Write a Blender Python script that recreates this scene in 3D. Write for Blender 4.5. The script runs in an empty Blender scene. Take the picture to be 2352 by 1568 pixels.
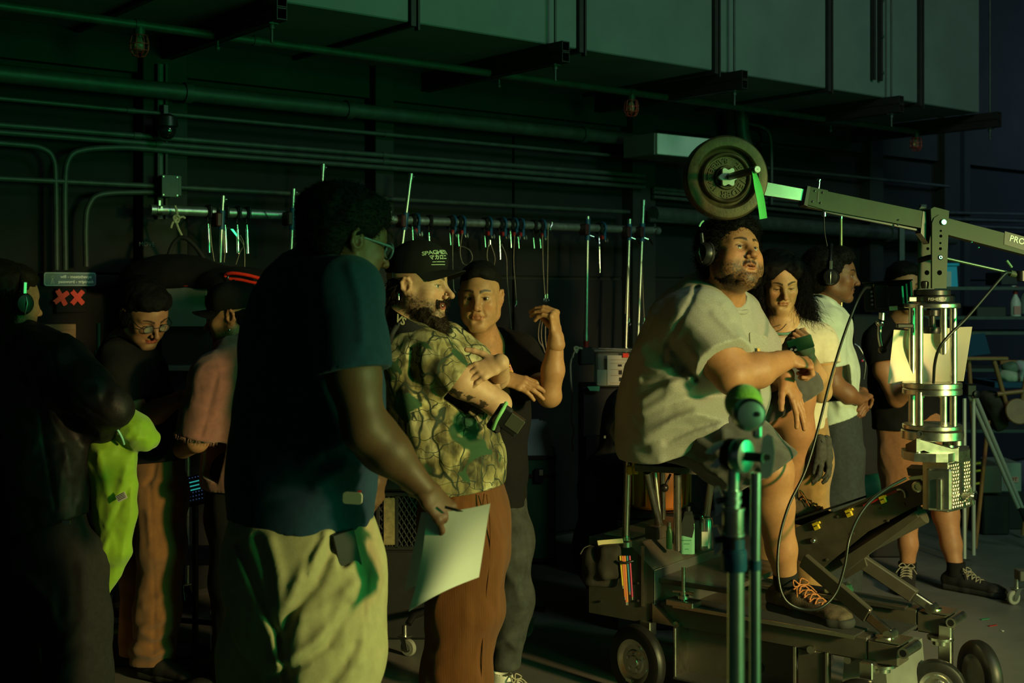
import bpy,bmesh,math,random
import numpy as np
from mathutils import Vector,Matrix
random.seed(7)
RNG = np.random.default_rng(11)
sc = bpy.context.scene
COL = sc.collection
# ------------------------------------------------------------------ camera
F_PX,HOR_Y,CAM_H = 2900.0,663.0,1.60      # focal length in px of a 2352 px wide frame, horizon row, eye height
cam_d = bpy.data.cameras.new('camera')
cam = bpy.data.objects.new('camera',cam_d)
COL.objects.link(cam)
cam.location = (0,0,CAM_H)
cam.rotation_euler = (math.radians(90),0,0)
cam_d.sensor_width = 36.0
cam_d.lens = F_PX * 36.0 / 2352.0
cam_d.shift_y = -(784.0 - HOR_Y) / 2352.0
cam_d.clip_start,cam_d.clip_end = 0.05,100
cam_d.dof.use_dof = True
cam_d.dof.focus_distance = 4.75
cam_d.dof.aperture_fstop = 4.0
sc.camera = cam
# ------------------------------------------------------------------ world, lamps, exposure
world = bpy.data.worlds.new('world')
sc.world = world
world.use_nodes = True
world.node_tree.nodes['Background'].inputs[0].default_value = (0.30,0.44,0.34,1)
world.node_tree.nodes['Background'].inputs[1].default_value = 0.05
sc.view_settings.view_transform = 'Standard'
sc.view_settings.look = 'None'
sc.view_settings.gamma = 1.0
sc.view_settings.exposure = 0.0
sc.view_settings.use_curve_mapping = False
def lamp(name,kind,loc,target,energy,color,size=1.0,size_y=None,spot=None,blend=0.4,spread=None):
 d = bpy.data.lights.new(name,kind)
 d.energy = energy
 d.color = color
 if kind == 'AREA':
  d.shape = 'RECTANGLE'
  d.size = size
  d.size_y = size_y or size
  if spread:
   d.spread = math.radians(spread)
 else:
  d.shadow_soft_size = size
 if kind == 'SPOT':
  d.spot_size = math.radians(spot)
  d.spot_blend = blend
 o = bpy.data.objects.new(name,d)
 COL.objects.link(o)
 o.location = loc
 o.rotation_euler = (Vector(target) - Vector(loc)).to_track_quat('-Z','Y').to_euler()
 return o
# warm key from the set on the right, the lit green screen beside it, a blue daylight unit at the far end
lamp('warm_key','SPOT',(4.5,0.6,2.0),(0.85,4.8,0.7),1650,(1.0,0.64,0.27),size=0.22,spot=60,blend=0.75).scale = (1.0,0.48,1.0)
lamp('green_screen_light','AREA',(4.2,0.3,1.9),(0.2,4.6,.8),46,(0.05,1.0,0.25),size=1.4,size_y=1.6,spread=110)
lamp('green_screen_return','AREA',(4.9,3.2,1.7),(0.5,3.6,.9),13,(0.03,1.0,0.22),size=.9,size_y=2.4,spread=100)
lamp('stage_work_light','AREA',(4.6,2.2,4.9),(3.2,7.6,3.0),55,(0.62,0.88,0.74),size=2.2,size_y=1.0,spread=120)  # unseen overhead fill, added to brighten the duct and the floor at right
lamp('blue_daylight_unit','AREA',(8.6,9.2,4.4),(6.6,12.2,2.6),36,(0.36,0.58,0.95),size=1.0,size_y=1.0,spread=95)
def P(px,py,Z):
 """a point of the place, given where it shows in the 2352x1568 photograph and its distance along the view"""
 return Vector(((px - 1176.0) / F_PX * Z,Z,CAM_H - (py - HOR_Y) / F_PX * Z))
# wall that runs away to the right: direction WU along it, WN out of it towards the room
WU = Vector((0.7802,0.6255,0)); WN = Vector((0.6255,-0.7802,0)); UP = Vector((0,0,1))
WD = 6.2
def zw(px,off=0.0):
 return (WD - off) / (0.7802 - 0.6255 * (px - 1176.0) / F_PX)
def PW(px,py,off=0.0):
 """a point seen at px, py lying `off` metres in front of the back wall"""
 return P(px,py,zw(px,off))
# ------------------------------------------------------------------ materials
MATS = {}
def mat(name,col=(0.5,0.5,0.5),rough=0.5,metal=0.0,noise=0.0,nscale=8.0,bump=0.0,bscale=60.0,spec=0.5,sheen=0.0,
  emit=None,estr=0.0,trans=0.0,attr=False,sss=0.0,col2=None,stretch=(1,1,1),coat=0.0,ior=1.45,rnoise=0.0,wave=0.0,wscale=300.0,alpha=1.0):
 if name in MATS:
  return MATS[name]
 m = bpy.data.materials.new(name)
 m.use_nodes = True
 nt = m.node_tree
 b = nt.nodes['Principled BSDF']
 b.inputs['Base Color'].default_value = (*col,1)
 b.inputs['Roughness'].default_value = rough
 b.inputs['Metallic'].default_value = metal
 b.inputs['Specular IOR Level'].default_value = spec
 b.inputs['IOR'].default_value = ior
 b.inputs['Transmission Weight'].default_value = trans
 b.inputs['Alpha'].default_value = alpha
 if sheen:
  b.inputs['Sheen Weight'].default_value = sheen
  b.inputs['Sheen Roughness'].default_value = 0.6
 if coat:
  b.inputs['Coat Weight'].default_value = coat
  b.inputs['Coat Roughness'].default_value = 0.15
 if emit:
  b.inputs['Emission Color'].default_value = (*emit,1)
  b.inputs['Emission Strength'].default_value = estr
 if sss:
  b.inputs['Subsurface Weight'].default_value = sss
  b.inputs['Subsurface Radius'].default_value = (1.0,0.35,0.2)
  b.inputs['Subsurface Scale'].default_value = 0.008
 tc = nt.nodes.new('ShaderNodeTexCoord')
 mp = nt.nodes.new('ShaderNodeMapping')
 mp.inputs['Scale'].default_value = stretch
 nt.links.new(tc.outputs['Object'],mp.inputs['Vector'])
 src = None
 if attr:
  a = nt.nodes.new('ShaderNodeVertexColor')
  a.layer_name = 'Col'
  src = a.outputs['Color']
 if noise or col2:
  n = nt.nodes.new('ShaderNodeTexNoise')
  n.inputs['Scale'].default_value = nscale
  n.inputs['Detail'].default_value = 6
  n.inputs['Roughness'].default_value = 0.62
  nt.links.new(mp.outputs[0],n.inputs['Vector'])
  r = nt.nodes.new('ShaderNodeValToRGB')
  if src is None:
   c2 = col2 if col2 else tuple(max(0,c * (1 - noise)) for c in col)
   c1 = col if col2 else tuple(min(1,c * (1 + noise * 0.6)) for c in col)
   r.color_ramp.elements[0].position,r.color_ramp.elements[1].position = 0.32,0.68
   r.color_ramp.elements[0].color = (*c2,1)
   r.color_ramp.elements[1].color = (*c1,1)
   nt.links.new(n.outputs['Fac'],r.inputs['Fac'])
   src = r.outputs['Color']
  else:
   r.color_ramp.elements[0].position,r.color_ramp.elements[1].position = 0.3,0.7
   r.color_ramp.elements[0].color = (1 - noise,) * 3 + (1,)
   r.color_ramp.elements[1].color = (1 + noise * 0.4,) * 3 + (1,)
   nt.links.new(n.outputs['Fac'],r.inputs['Fac'])
   mx = nt.nodes.new('ShaderNodeMix')
   mx.data_type = 'RGBA'
   mx.blend_type = 'MULTIPLY'
   mx.inputs['Factor'].default_value = 1.0
   nt.links.new(src,mx.inputs['A'])
   nt.links.new(r.outputs['Color'],mx.inputs['B'])
   src = mx.outputs['Result']
  if rnoise:
   mr = nt.nodes.new('ShaderNodeMapRange')
   mr.inputs['To Min'].default_value = max(0.02,rough - rnoise)
   mr.inputs['To Max'].default_value = min(1,rough + rnoise)
   nt.links.new(n.outputs['Fac'],mr.inputs['Value'])
   nt.links.new(mr.outputs[0],b.inputs['Roughness'])
 if src is not None:
  nt.links.new(src,b.inputs['Base Color'])
 if bump or wave:
  bn = nt.nodes.new('ShaderNodeTexNoise')
  bn.inputs['Scale'].default_value = bscale
  bn.inputs['Detail'].default_value = 4
  nt.links.new(mp.outputs[0],bn.inputs['Vector'])
  bu = nt.nodes.new('ShaderNodeBump')
  bu.inputs['Strength'].default_value = bump if bump else 0.3
  bu.inputs['Distance'].default_value = 0.004
  hsrc = bn.outputs['Fac']
  if wave:
   w = nt.nodes.new('ShaderNodeTexWave')
   w.inputs['Scale'].default_value = wscale
   w.inputs['Distortion'].default_value = 0.6
   nt.links.new(mp.outputs[0],w.inputs['Vector'])
   ad = nt.nodes.new('ShaderNodeMath')
   ad.operation = 'MULTIPLY_ADD'
   ad.inputs[1].default_value = wave
   nt.links.new(w.outputs['Fac'],ad.inputs[0])
   nt.links.new(bn.outputs['Fac'],ad.inputs[2])
   hsrc = ad.outputs[0]
  nt.links.new(hsrc,bu.inputs['Height'])
  nt.links.new(bu.outputs['Normal'],b.inputs['Normal'])
 MATS[name] = m
 return m
# ------------------------------------------------------------------ object helpers
def tag(o,label=None,cat=None,group=None,kind=None):
 if label: o['label'] = label
 if cat: o['category'] = cat
 if group: o['group'] = group
 if kind: o['kind'] = kind
 return o
def base_of(o):
 return Vector(o['_b']) if o is not None and '_b' in o else Vector((0,0,0))
def mesh_obj(name,V,Fc,m,parent=None,base=None,smooth=True,cols=None,sm_flags=None,mats=None,mat_idx=None):
 """links one mesh object; world-space vertices, origin at `base` (children share their thing's origin)"""
 V = np.asarray(V,dtype=np.float64)
 root = parent
 while root is not None and root.parent is not None:
  root = root.parent
 if root is not None:
  b = BASES[root.name]
 else:
  b = np.array(base) if base is not None else np.array([(V[:,0].min() + V[:,0].max()) / 2,(V[:,1].min() + V[:,1].max()) / 2,V[:,2].min()])
 me = bpy.data.meshes.new(name)
 if isinstance(Fc,np.ndarray):
  nv,nf,k = len(V),len(Fc),Fc.shape[1]
  me.vertices.add(nv)
  me.vertices.foreach_set('co',(V - b).astype(np.float32).ravel())
  me.loops.add(nf * k)
  me.loops.foreach_set('vertex_index',Fc.astype(np.int32).ravel())
  me.polygons.add(nf)
  me.polygons.foreach_set('loop_start',np.arange(0,nf * k,k,dtype=np.int32))
  me.update(calc_edges=True)
 else:
  me.from_pydata([tuple(v) for v in (V - b)],[],Fc)
  me.update()
 if cols is not None:
  a = me.color_attributes.new('Col','FLOAT_COLOR','POINT')
  c4 = np.ones((len(V),4),np.float32)
  c4[:,:3] = cols
  a.data.foreach_set('color',c4.ravel())
 n = len(me.polygons)
 if sm_flags is not None:
  me.polygons.foreach_set('use_smooth',np.asarray(sm_flags,dtype=bool))
 else:
  me.polygons.foreach_set('use_smooth',np.full(n,bool(smooth)))
 for mm in (mats or [m]):
  me.materials.append(mm)
 if mat_idx is not None:
  me.polygons.foreach_set('material_index',np.asarray(mat_idx,dtype=np.int32))
 me.validate()
 o = bpy.data.objects.new(name,me)
 COL.objects.link(o)
 if parent is not None:
  o.parent = parent
 else:
  o.location = tuple(b)
  BASES[o.name] = b
 return o
BASES = {}
def empty(name,base,label=None,cat=None,group=None):
 o = bpy.data.objects.new(name,None)
 o.empty_display_size = 0.05
 COL.objects.link(o)
 o.location = tuple(base)
 BASES[o.name] = np.array(tuple(base),dtype=float)
 tag(o,label,cat,group)
 return o
def frame(w,up=(0,0,1)):
 """orthonormal axes (u, v, w) with w along the given direction"""
 w = Vector(w).normalized()
 up = Vector(up)
 if abs(w.dot(up.normalized())) > 0.98:
  up = Vector((0,1,0)) if abs(w.y) < 0.9 else Vector((1,0,0))
 u = up.cross(w).normalized()
 v = w.cross(u).normalized()
 return u,v,w
class MB:
 """collects simple solids of one part, in world space"""
 def __init__(s):
  s.v,s.f,s.s = [],[],[]
 def add(s,vs,fs,smooth=False):
  o = len(s.v)
  s.v += [tuple(v) for v in vs]
  for f in fs:
   s.f.append([i + o for i in f])
   s.s.append(smooth)
  return s
 def box(s,c,dx,dy,dz,ax=None,ch=0.0):
  """box of full sizes dx, dy, dz about c; ax = three axes; ch = chamfer"""
  c = Vector(c)
  X,Y,Z = [Vector(a) for a in (ax or ((1,0,0),(0,1,0),(0,0,1)))]
  hx,hy,hz = dx / 2,dy / 2,dz / 2
  if ch <= 0:
   vs = [c + X * (i * hx) + Y * (j * hy) + Z * (k * hz) for i in (-1,1) for j in (-1,1) for k in (-1,1)]
   fs = [(0,1,3,2),(4,6,7,5),(0,4,5,1),(2,3,7,6),(0,2,6,4),(1,5,7,3)]
   return s.add(vs,fs)
  ch = min(ch,hx * .9,hy * .9,hz * .9)
  vs,ix = [],{}
  for i in (-1,1):
   for j in (-1,1):
    for k in (-1,1):
     for a in range(3):
      p = [i * (hx - ch),j * (hy - ch),k * (hz - ch)]
      p[a] += (i,j,k)[a] * ch
      ix[(i,j,k,a)] = len(vs)
      vs.append(c + X * p[0] + Y * p[1] + Z * p[2])
  fs = []
  sg = (-1,1)
  for i in sg:
   fs.append([ix[(i,-1,-1,0)],ix[(i,1,-1,0)],ix[(i,1,1,0)],ix[(i,-1,1,0)]][::i])
   fs.append([ix[(-1,i,-1,1)],ix[(-1,i,1,1)],ix[(1,i,1,1)],ix[(1,i,-1,1)]][::i])
   fs.append([ix[(-1,-1,i,2)],ix[(1,-1,i,2)],ix[(1,1,i,2)],ix[(-1,1,i,2)]][::i])
  for i in sg:
   for j in sg:
    fs.append([ix[(i,j,-1,0)],ix[(i,j,-1,1)],ix[(i,j,1,1)],ix[(i,j,1,0)]][::i * j])
    fs.append([ix[(i,-1,j,0)],ix[(i,1,j,0)],ix[(i,1,j,2)],ix[(i,-1,j,2)]][::i * j])
    fs.append([ix[(-1,i,j,1)],ix[(-1,i,j,2)],ix[(1,i,j,2)],ix[(1,i,j,1)]][::i * j])
    for k in sg:
     fs.append([ix[(i,j,k,0)],ix[(i,j,k,1)],ix[(i,j,k,2)]][::i * j * k])
  return s.add(vs,fs)
 def cyl(s,a,b,r1,r2=None,n=16,caps=True,up=(0,0,1)):
  a,b = Vector(a),Vector(b)
  r2 = r1 if r2 is None else r2
  u,v,w = frame(b - a,up)
  vs = []
  for p,r in ((a,r1),(b,r2)):
   for i in range(n):
    t = 2 * math.pi * i / n
    vs.append(p + u * (r * math.cos(t)) + v * (r * math.sin(t)))
  s.add(vs,[(i,(i + 1) % n,n + (i + 1) % n,n + i) for i in range(n)],True)
  if caps:
   s.add(vs[:n],[tuple(range(n - 1,-1,-1))])
   s.add(vs[n:],[tuple(range(n))])
  return s
 def lathe(s,o,axis,prof,n=32,smooth=True,up=(0,0,1),closed=True):
  """prof: list of (radius, height along axis) turned about the axis; sharp corners come from doubled points"""
  o = Vector(o)
  u,v,w = frame(axis,up)
  pr = [prof[0]]
  for k in range(1,len(prof) - 1):                    # split the shading at sharp corners
   pr.append(prof[k])
   a,b,c = [Vector((*prof[k + i],0)) for i in (-1,0,1)]
   if (b - a).length > 1e-9 and (c - b).length > 1e-9 and (b - a).angle(c - b) > .6:
    pr.append(prof[k])
  prof = pr + [prof[-1]]
  vs = []
  for r,h in prof:
   for i in range(n):
    t = 2 * math.pi * i / n
    vs.append(o + w * h + u * (r * math.cos(t)) + v * (r * math.sin(t)))
  fs = []
  for k in range(len(prof) - 1):
   if prof[k] == prof[k + 1]:
    continue
   for i in range(n):
    fs.append((k * n + i,k * n + (i + 1) % n,(k + 1) * n + (i + 1) % n,(k + 1) * n + i))
  s.add(vs,fs,smooth)
  if closed:
   if prof[0][0] > 1e-6: s.add(vs[:n],[tuple(range(n - 1,-1,-1))])
   if prof[-1][0] > 1e-6: s.add(vs[-n:],[tuple(range(n))])
  return s
 def tube(s,pts,r,n=8,caps=True,closed=False):
  pts = [Vector(p) for p in pts]
  rr = r if isinstance(r,(list,tuple)) else [r] * len(pts)
  m = len(pts)
  u = None
  vs = []
  for i,p in enumerate(pts):
   d = (pts[(i + 1) % m] - pts[i - 1]) if closed else (pts[min(i + 1,m - 1)] - pts[max(i - 1,0)])
   d = d.normalized() if d.length > 1e-9 else Vector((0,0,1))
   if u is None:
    u = frame(d)[0]
   u = (u - d * u.dot(d))
   u = u.normalized() if u.length > 1e-6 else frame(d)[0]
   v = d.cross(u)
   for k in range(n):
    t = 2 * math.pi * k / n
    vs.append(p + u * (rr[i] * math.cos(t)) + v * (rr[i] * math.sin(t)))
  fs = []
  for i in range(m if closed else m - 1):
   j = (i + 1) % m
   for k in range(n):
    fs.append((i * n + k,i * n + (k + 1) % n,j * n + (k + 1) % n,j * n + k))
  s.add(vs,fs,True)
  if caps and not closed:
   s.add(vs[:n],[tuple(range(n - 1,-1,-1))])
   s.add(vs[-n:],[tuple(range(n))])
  return s
 def prism(s,pts,d):
  """flat polygon (3D points, in order) pushed out along vector d"""
  pts = [Vector(p) for p in pts]
  d = Vector(d)
  n = len(pts)
  nrm = Vector((0,0,0))
  for i in range(n):
   nrm += (pts[i] - pts[0]).cross(pts[(i + 1) % n] - pts[0])
  if nrm.dot(d) > 0:
   pts = pts[::-1]
  vs = pts + [p + d for p in pts]
  fs = [tuple(range(n)),tuple(range(2 * n - 1,n - 1,-1))]
  fs += [(i,i + n,(i + 1) % n + n,(i + 1) % n) for i in range(n)]
  return s.add(vs,fs)
 def ball(s,c,r,n=16,m=10,sc3=(1,1,1),ax=None):
  c = Vector(c)
  X,Y,Z = [Vector(a) for a in (ax or ((1,0,0),(0,1,0),(0,0,1)))]
  vs = [c + Z * (r * sc3[2])]
  for i in range(1,m):
   a = math.pi * i / m
   for k in range(n):
    t = 2 * math.pi * k / n
    vs.append(c + X * (r * sc3[0] * math.sin(a) * math.cos(t)) + Y * (r * sc3[1] * math.sin(a) * math.sin(t)) + Z * (r * sc3[2] * math.cos(a)))
  vs.append(c - Z * (r * sc3[2]))
  fs = [(0,1 + k,1 + (k + 1) % n) for k in range(n)]
  for i in range(m - 2):
   for k in range(n):
    fs.append((1 + i * n + k,1 + (i + 1) * n + k,1 + (i + 1) * n + (k + 1) % n,1 + i * n + (k + 1) % n))
  l = len(vs) - 1
  fs += [(l,1 + (m - 2) * n + (k + 1) % n,1 + (m - 2) * n + k) for k in range(n)]
  return s.add(vs,fs,True)
 def sheet(s,grid,t,nrm=None):
  """thin solid sheet from a grid of points (rows of equal length), thickness t"""
  R,Cn = len(grid),len(grid[0])
  g = np.array([[tuple(p) for p in row] for row in grid],dtype=float)
  du = np.gradient(g,axis=1)
  dv = np.gradient(g,axis=0)
  nn = np.cross(du,dv)
  nn /= np.linalg.norm(nn,axis=2,keepdims=True) + 1e-12
  A = g + nn * t / 2
  B = g - nn * t / 2
  vs = list(A.reshape(-1,3)) + list(B.reshape(-1,3))
  o = R * Cn
  fs = []
  for i in range(R - 1):
   for j in range(Cn - 1):
    a,b,c,d = i * Cn + j,i * Cn + j + 1,(i + 1) * Cn + j + 1,(i + 1) * Cn + j
    fs.append((a,b,c,d))
    fs.append((o + a,o + d,o + c,o + b))
  rim = [(0,j) for j in range(Cn)] + [(i,Cn - 1) for i in range(1,R)] + [(R - 1,j) for j in range(Cn - 2,-1,-1)] + [(i,0) for i in range(R - 2,0,-1)]
  rim = [i * Cn + j for i,j in rim]
  s.add(vs,fs,True)
  vs2 = [vs[i] for i in rim] + [vs[i + o] for i in rim]
  m = len(rim)
  s.add(vs2,[(i,i + m,(i + 1) % m + m,(i + 1) % m) for i in range(m)])
  return s
 def build(s,name,m,parent=None,base=None,label=None,cat=None,group=None,kind=None):
  o = mesh_obj(name,s.v,s.f,m,parent,base,sm_flags=s.s)
  return tag(o,label,cat,group,kind)
def bez(pts,n=24):
 """smooth curve through points (Catmull-Rom)"""
 p = [Vector(q) for q in pts]
 p = [p[0] * 2 - p[1]] + p + [p[-1] * 2 - p[-2]]
 out = []
 k = len(p) - 3
 for i in range(k):
  m = max(2,n // k)
  for j in range(m):
   t = j / m
   a,b,c,d = p[i:i + 4]
   out.append(0.5 * ((2 * b) + (c - a) * t + (2 * a - 5 * b + 4 * c - d) * t * t + (3 * b - a - 3 * c + d) * t ** 3))
 out.append(p[-2])
 return out
def text_mesh(txt,size,depth,spacing=1.0,bold=0.0):
 cu = bpy.data.curves.new('lettering','FONT')
 cu.body = txt
 cu.size = size
 cu.extrude = depth / 2
 cu.offset = bold
 cu.align_x,cu.align_y = 'CENTER','CENTER'
 cu.space_character = spacing
 cu.resolution_u = 3
 o = bpy.data.objects.new('lettering',cu)
 COL.objects.link(o)
 dg = bpy.context.evaluated_depsgraph_get()
 me = bpy.data.meshes.new_from_object(o.evaluated_get(dg))
 V = np.array([tuple(v.co) for v in me.vertices]) if len(me.vertices) else np.zeros((0,3))
 Fc = [list(p.vertices) for p in me.polygons]
 bpy.data.objects.remove(o)
 bpy.data.curves.remove(cu)
 bpy.data.meshes.remove(me)
 return V,Fc
def lettering(txt,c,X,Y,size,depth,m,parent,name='lettering',spacing=1.0,bold=0.0,wrap=None):
 """flat raised letters centred at c, reading along X, upright along Y; wrap = function on (V) for curved surfaces"""
 V,Fc = text_mesh(txt,size,depth,spacing,bold)
 if len(V) == 0:
  return None
 X,Y = Vector(X).normalized(),Vector(Y).normalized()
 N = X.cross(Y)
 if wrap is not None:
  W = wrap(V)
 else:
  M = np.array([tuple(X),tuple(Y),tuple(N)])
  W = V @ M + np.array(tuple(Vector(c)))
 return mesh_obj(name,W,Fc,m,parent,smooth=False)
# ------------------------------------------------------------------ implicit surfaces (for bodies, clothes, hair)
def _hash(ix,iy,iz,seed):
 h = (ix * 374761393 + iy * 668265263 + iz * 2147483647 + seed * 974634777) & 0xFFFFFFFF
 h = ((h ^ (h >> 13)) * 1274126177) & 0xFFFFFFFF
 return ((h ^ (h >> 16)) & 0xFFFF).astype(np.float32) / 32767.5 - 1.0
def vnoise(p,seed=0):
 """smooth value noise in -1..1 at points p (n,3)"""
 i = np.floor(p).astype(np.int64)
 f = (p - i).astype(np.float32)
 u = f * f * (3 - 2 * f)
 out = 0
 for dx in (0,1):
  wx = u[:,0] if dx else 1 - u[:,0]
  for dy in (0,1):
   wy = u[:,1] if dy else 1 - u[:,1]
   for dz in (0,1):
    wz = u[:,2] if dz else 1 - u[:,2]
    out = out + wx * wy * wz * _hash(i[:,0] + dx,i[:,1] + dy,i[:,2] + dz,seed)
 return out
def fold_noise(p,scale=(9,9,4),seed=0,warp=0.25):
 """cloth folds: soft ridges, longer along the axis with the smaller scale"""
 s = np.asarray(scale,dtype=np.float64)
 w = np.stack([vnoise(p * 3.1,seed + 1),vnoise(p * 3.1 + 9,seed + 2),vnoise(p * 3.1 + 5,seed + 3)],1) * warp
 q = (p + w * 0.25) * s
 a = vnoise(q,seed + 4)
 b = vnoise(q * 2.1 + 3.3,seed + 5)
 r = 1 - np.abs(a) * 2.0
 return 0.6 * r + 0.35 * b
class Fld:
 """signed field: a list of soft primitives, meshed by surface nets"""
 def __init__(s,k=0.02):
  s.ops = []
  s.k = k
  s.noise = []
  s.late = []
 def cap(s,a,b,ra,rb=None,k=None,mode=1):
  rb = ra if rb is None else rb
  s.ops.append(('c',np.array(tuple(a),float),np.array(tuple(b),float),ra,rb,s.k if k is None else k,mode))
  return s
 def chain(s,pts,rs,k=None,mode=1):
  if len(pts) == 1:
   return s.ball(pts[0],rs[0],k,mode)
  for i in range(len(pts) - 1):
   s.cap(pts[i],pts[i + 1],rs[i],rs[i + 1],k,mode)
  return s
 def ball(s,c,r,k=None,mode=1):
  return s.ell(c,(r,r,r),None,k,mode)
 def ell(s,c,r,R=None,k=None,mode=1):
  R = np.eye(3) if R is None else np.array(R,float)      # rows: local axes
  s.ops.append(('e',np.array(tuple(c),float),np.array(r,float),R,s.k if k is None else k,mode))
  return s
 def ecap(s,a,b,ra,rb,side,k=None,mode=1,flat=True):
  """segment with elliptical sections: ra=(along side, across) at a, rb at b"""
  s.ops.append(('x',np.array(tuple(a),float),np.array(tuple(b),float),ra,rb,np.array(tuple(side),float),s.k if k is None else k,mode))
  return s
 def echain(s,pts,rs,sides,k=None,mode=1):
  for i in range(len(pts) - 1):
   sd = sides if not isinstance(sides,list) else sides[i]
   s.ecap(pts[i],pts[i + 1],rs[i],rs[i + 1],sd,k,mode)
  return s
 def box(s,c,h,R=None,r=0.005,k=None,mode=1):
  R = np.eye(3) if R is None else np.array(R,float)
  s.ops.append(('b',np.array(tuple(c),float),np.array(h,float),R,r,s.k if k is None else k,mode))
  return s
 def crease(s,pts,w,amp,Z=None,dz=.30):
  """a soft fold (amp > 0) or furrow (amp < 0) running over the cloth along points given as (px, py) of the photograph, at depth Z"""
  q = np.array(pts,float)
  def fn(p):
   u = 1176.0 + F_PX * p[:,0] / p[:,1]
   v = HOR_Y + F_PX * (CAM_H - p[:,2]) / p[:,1]
   d2 = np.full(len(p),1e9)
   for a,b in zip(q,q[1:]):
    e = b - a
    t = np.clip(((u - a[0]) * e[0] + (v - a[1]) * e[1]) / max(e @ e,1e-6),0,1)
    d2 = np.minimum(d2,(u - a[0] - t * e[0]) ** 2 + (v - a[1] - t * e[1]) ** 2)
   o = -amp * np.exp(-d2 / (w * w))
   if Z is not None:
    o = o * np.clip((Z + dz - p[:,1]) / .05,0,1)
   return o
  s.noise.append(fn)
  return s
 def plane(s,o,n,k=0.004):
  """cut away everything on the side n points to"""
  n = np.array(tuple(n),float)
  s.late.append(('p',np.array(tuple(o),float),n / np.linalg.norm(n),k,-1))
  return s
 def sleeve_end(s,end,axis,rad,length=.14,hollow=None):
  """cuts a sleeve or trouser leg square at `end` (axis points out of the opening) and hollows it"""
  u,v,w = frame(axis)
  c = Vector(tuple(end)) + w * (length / 2)
  s.box(c,(rad,rad,length / 2),[tuple(u),tuple(v),tuple(w)],.004,.003,-1)
  s.late.append(s.ops.pop())
  if hollow:
   e = Vector(tuple(end))
   s.cap(e - w * .004,e + w * .05,hollow * .9,hollow,.004,-1)
   s.late.append(s.ops.pop())
  return s
 def add_noise(s,fn):
  s.noise.append(fn)
  return s
 def _d(s,op,X,Y,Z):
  t = op[0]
  if t == 'c':
   _,a,b,ra,rb = op[:5]
   d = b - a
   L = max(d @ d,1e-12)
   px,py,pz = X - a[0],Y - a[1],Z - a[2]
   h = np.clip((px * d[0] + py * d[1] + pz * d[2]) / L,0,1)
   return np.sqrt((px - d[0] * h) ** 2 + (py - d[1] * h) ** 2 + (pz - d[2] * h) ** 2) - (ra + (rb - ra) * h)
  if t == 'e':
   _,c,r,R = op[:4]
   px,py,pz = X - c[0],Y - c[1],Z - c[2]
   q = [(px * R[i,0] + py * R[i,1] + pz * R[i,2]) / r[i] for i in range(3)]
   k0 = np.sqrt(q[0] ** 2 + q[1] ** 2 + q[2] ** 2)
   k1 = np.sqrt((q[0] / r[0]) ** 2 + (q[1] / r[1]) ** 2 + (q[2] / r[2]) ** 2) + 1e-9
   return k0 * (k0 - 1.0) / k1
  if t == 'x':
   _,a,b,ra,rb,side = op[:6]
   w = b - a
   L = np.linalg.norm(w)
   w = w / L
   u = side - w * (side @ w)
   u /= np.linalg.norm(u)
   v = np.cross(w,u)
   px,py,pz = X - a[0],Y - a[1],Z - a[2]
   tt = px * w[0] + py * w[1] + pz * w[2]
   h = np.clip(tt / L,0,1)
   uu = px * u[0] + py * u[1] + pz * u[2]
   vv = px * v[0] + py * v[1] + pz * v[2]
   ru = ra[0] + (rb[0] - ra[0]) * h
   rv = ra[1] + (rb[1] - ra[1]) * h
   ov = tt - h * L
   rm = np.minimum(ru,rv)
   q0,q1,q2 = uu / ru,vv / rv,ov / rm
   k0 = np.sqrt(q0 ** 2 + q1 ** 2 + q2 ** 2)
   k1 = np.sqrt((q0 / ru) ** 2 + (q1 / rv) ** 2 + (q2 / rm) ** 2) + 1e-6
   return k0 * (k0 - 1.0) / k1
  if t == 'b':
   _,c,hh,R,r = op[:5]
   px,py,pz = X - c[0],Y - c[1],Z - c[2]
   q = [np.abs(px * R[i,0] + py * R[i,1] + pz * R[i,2]) - hh[i] + r for i in range(3)]
   o = np.sqrt(np.maximum(q[0],0) ** 2 + np.maximum(q[1],0) ** 2 + np.maximum(q[2],0) ** 2)
   return o + np.minimum(np.maximum(q[0],np.maximum(q[1],q[2])),0) - r
  if t == 'p':
   _,o,n = op[:3]
   return -((X - o[0]) * n[0] + (Y - o[1]) * n[1] + (Z - o[2]) * n[2])
 def _bb(s,op):
  t = op[0]
  if t == 'c':
   r = max(op[3],op[4])
   return np.minimum(op[1],op[2]) - r,np.maximum(op[1],op[2]) + r
  if t == 'e':
   e = np.sqrt(((op[3] * op[2][:,None]) ** 2).sum(0))
   return op[1] - e,op[1] + e
  if t == 'x':
   r = max(*op[3],*op[4])
   return np.minimum(op[1],op[2]) - r,np.maximum(op[1],op[2]) + r
  if t == 'b':
   e = np.abs(op[3] * op[2][:,None]).sum(0)
   return op[1] - e,op[1] + e
  return None
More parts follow.
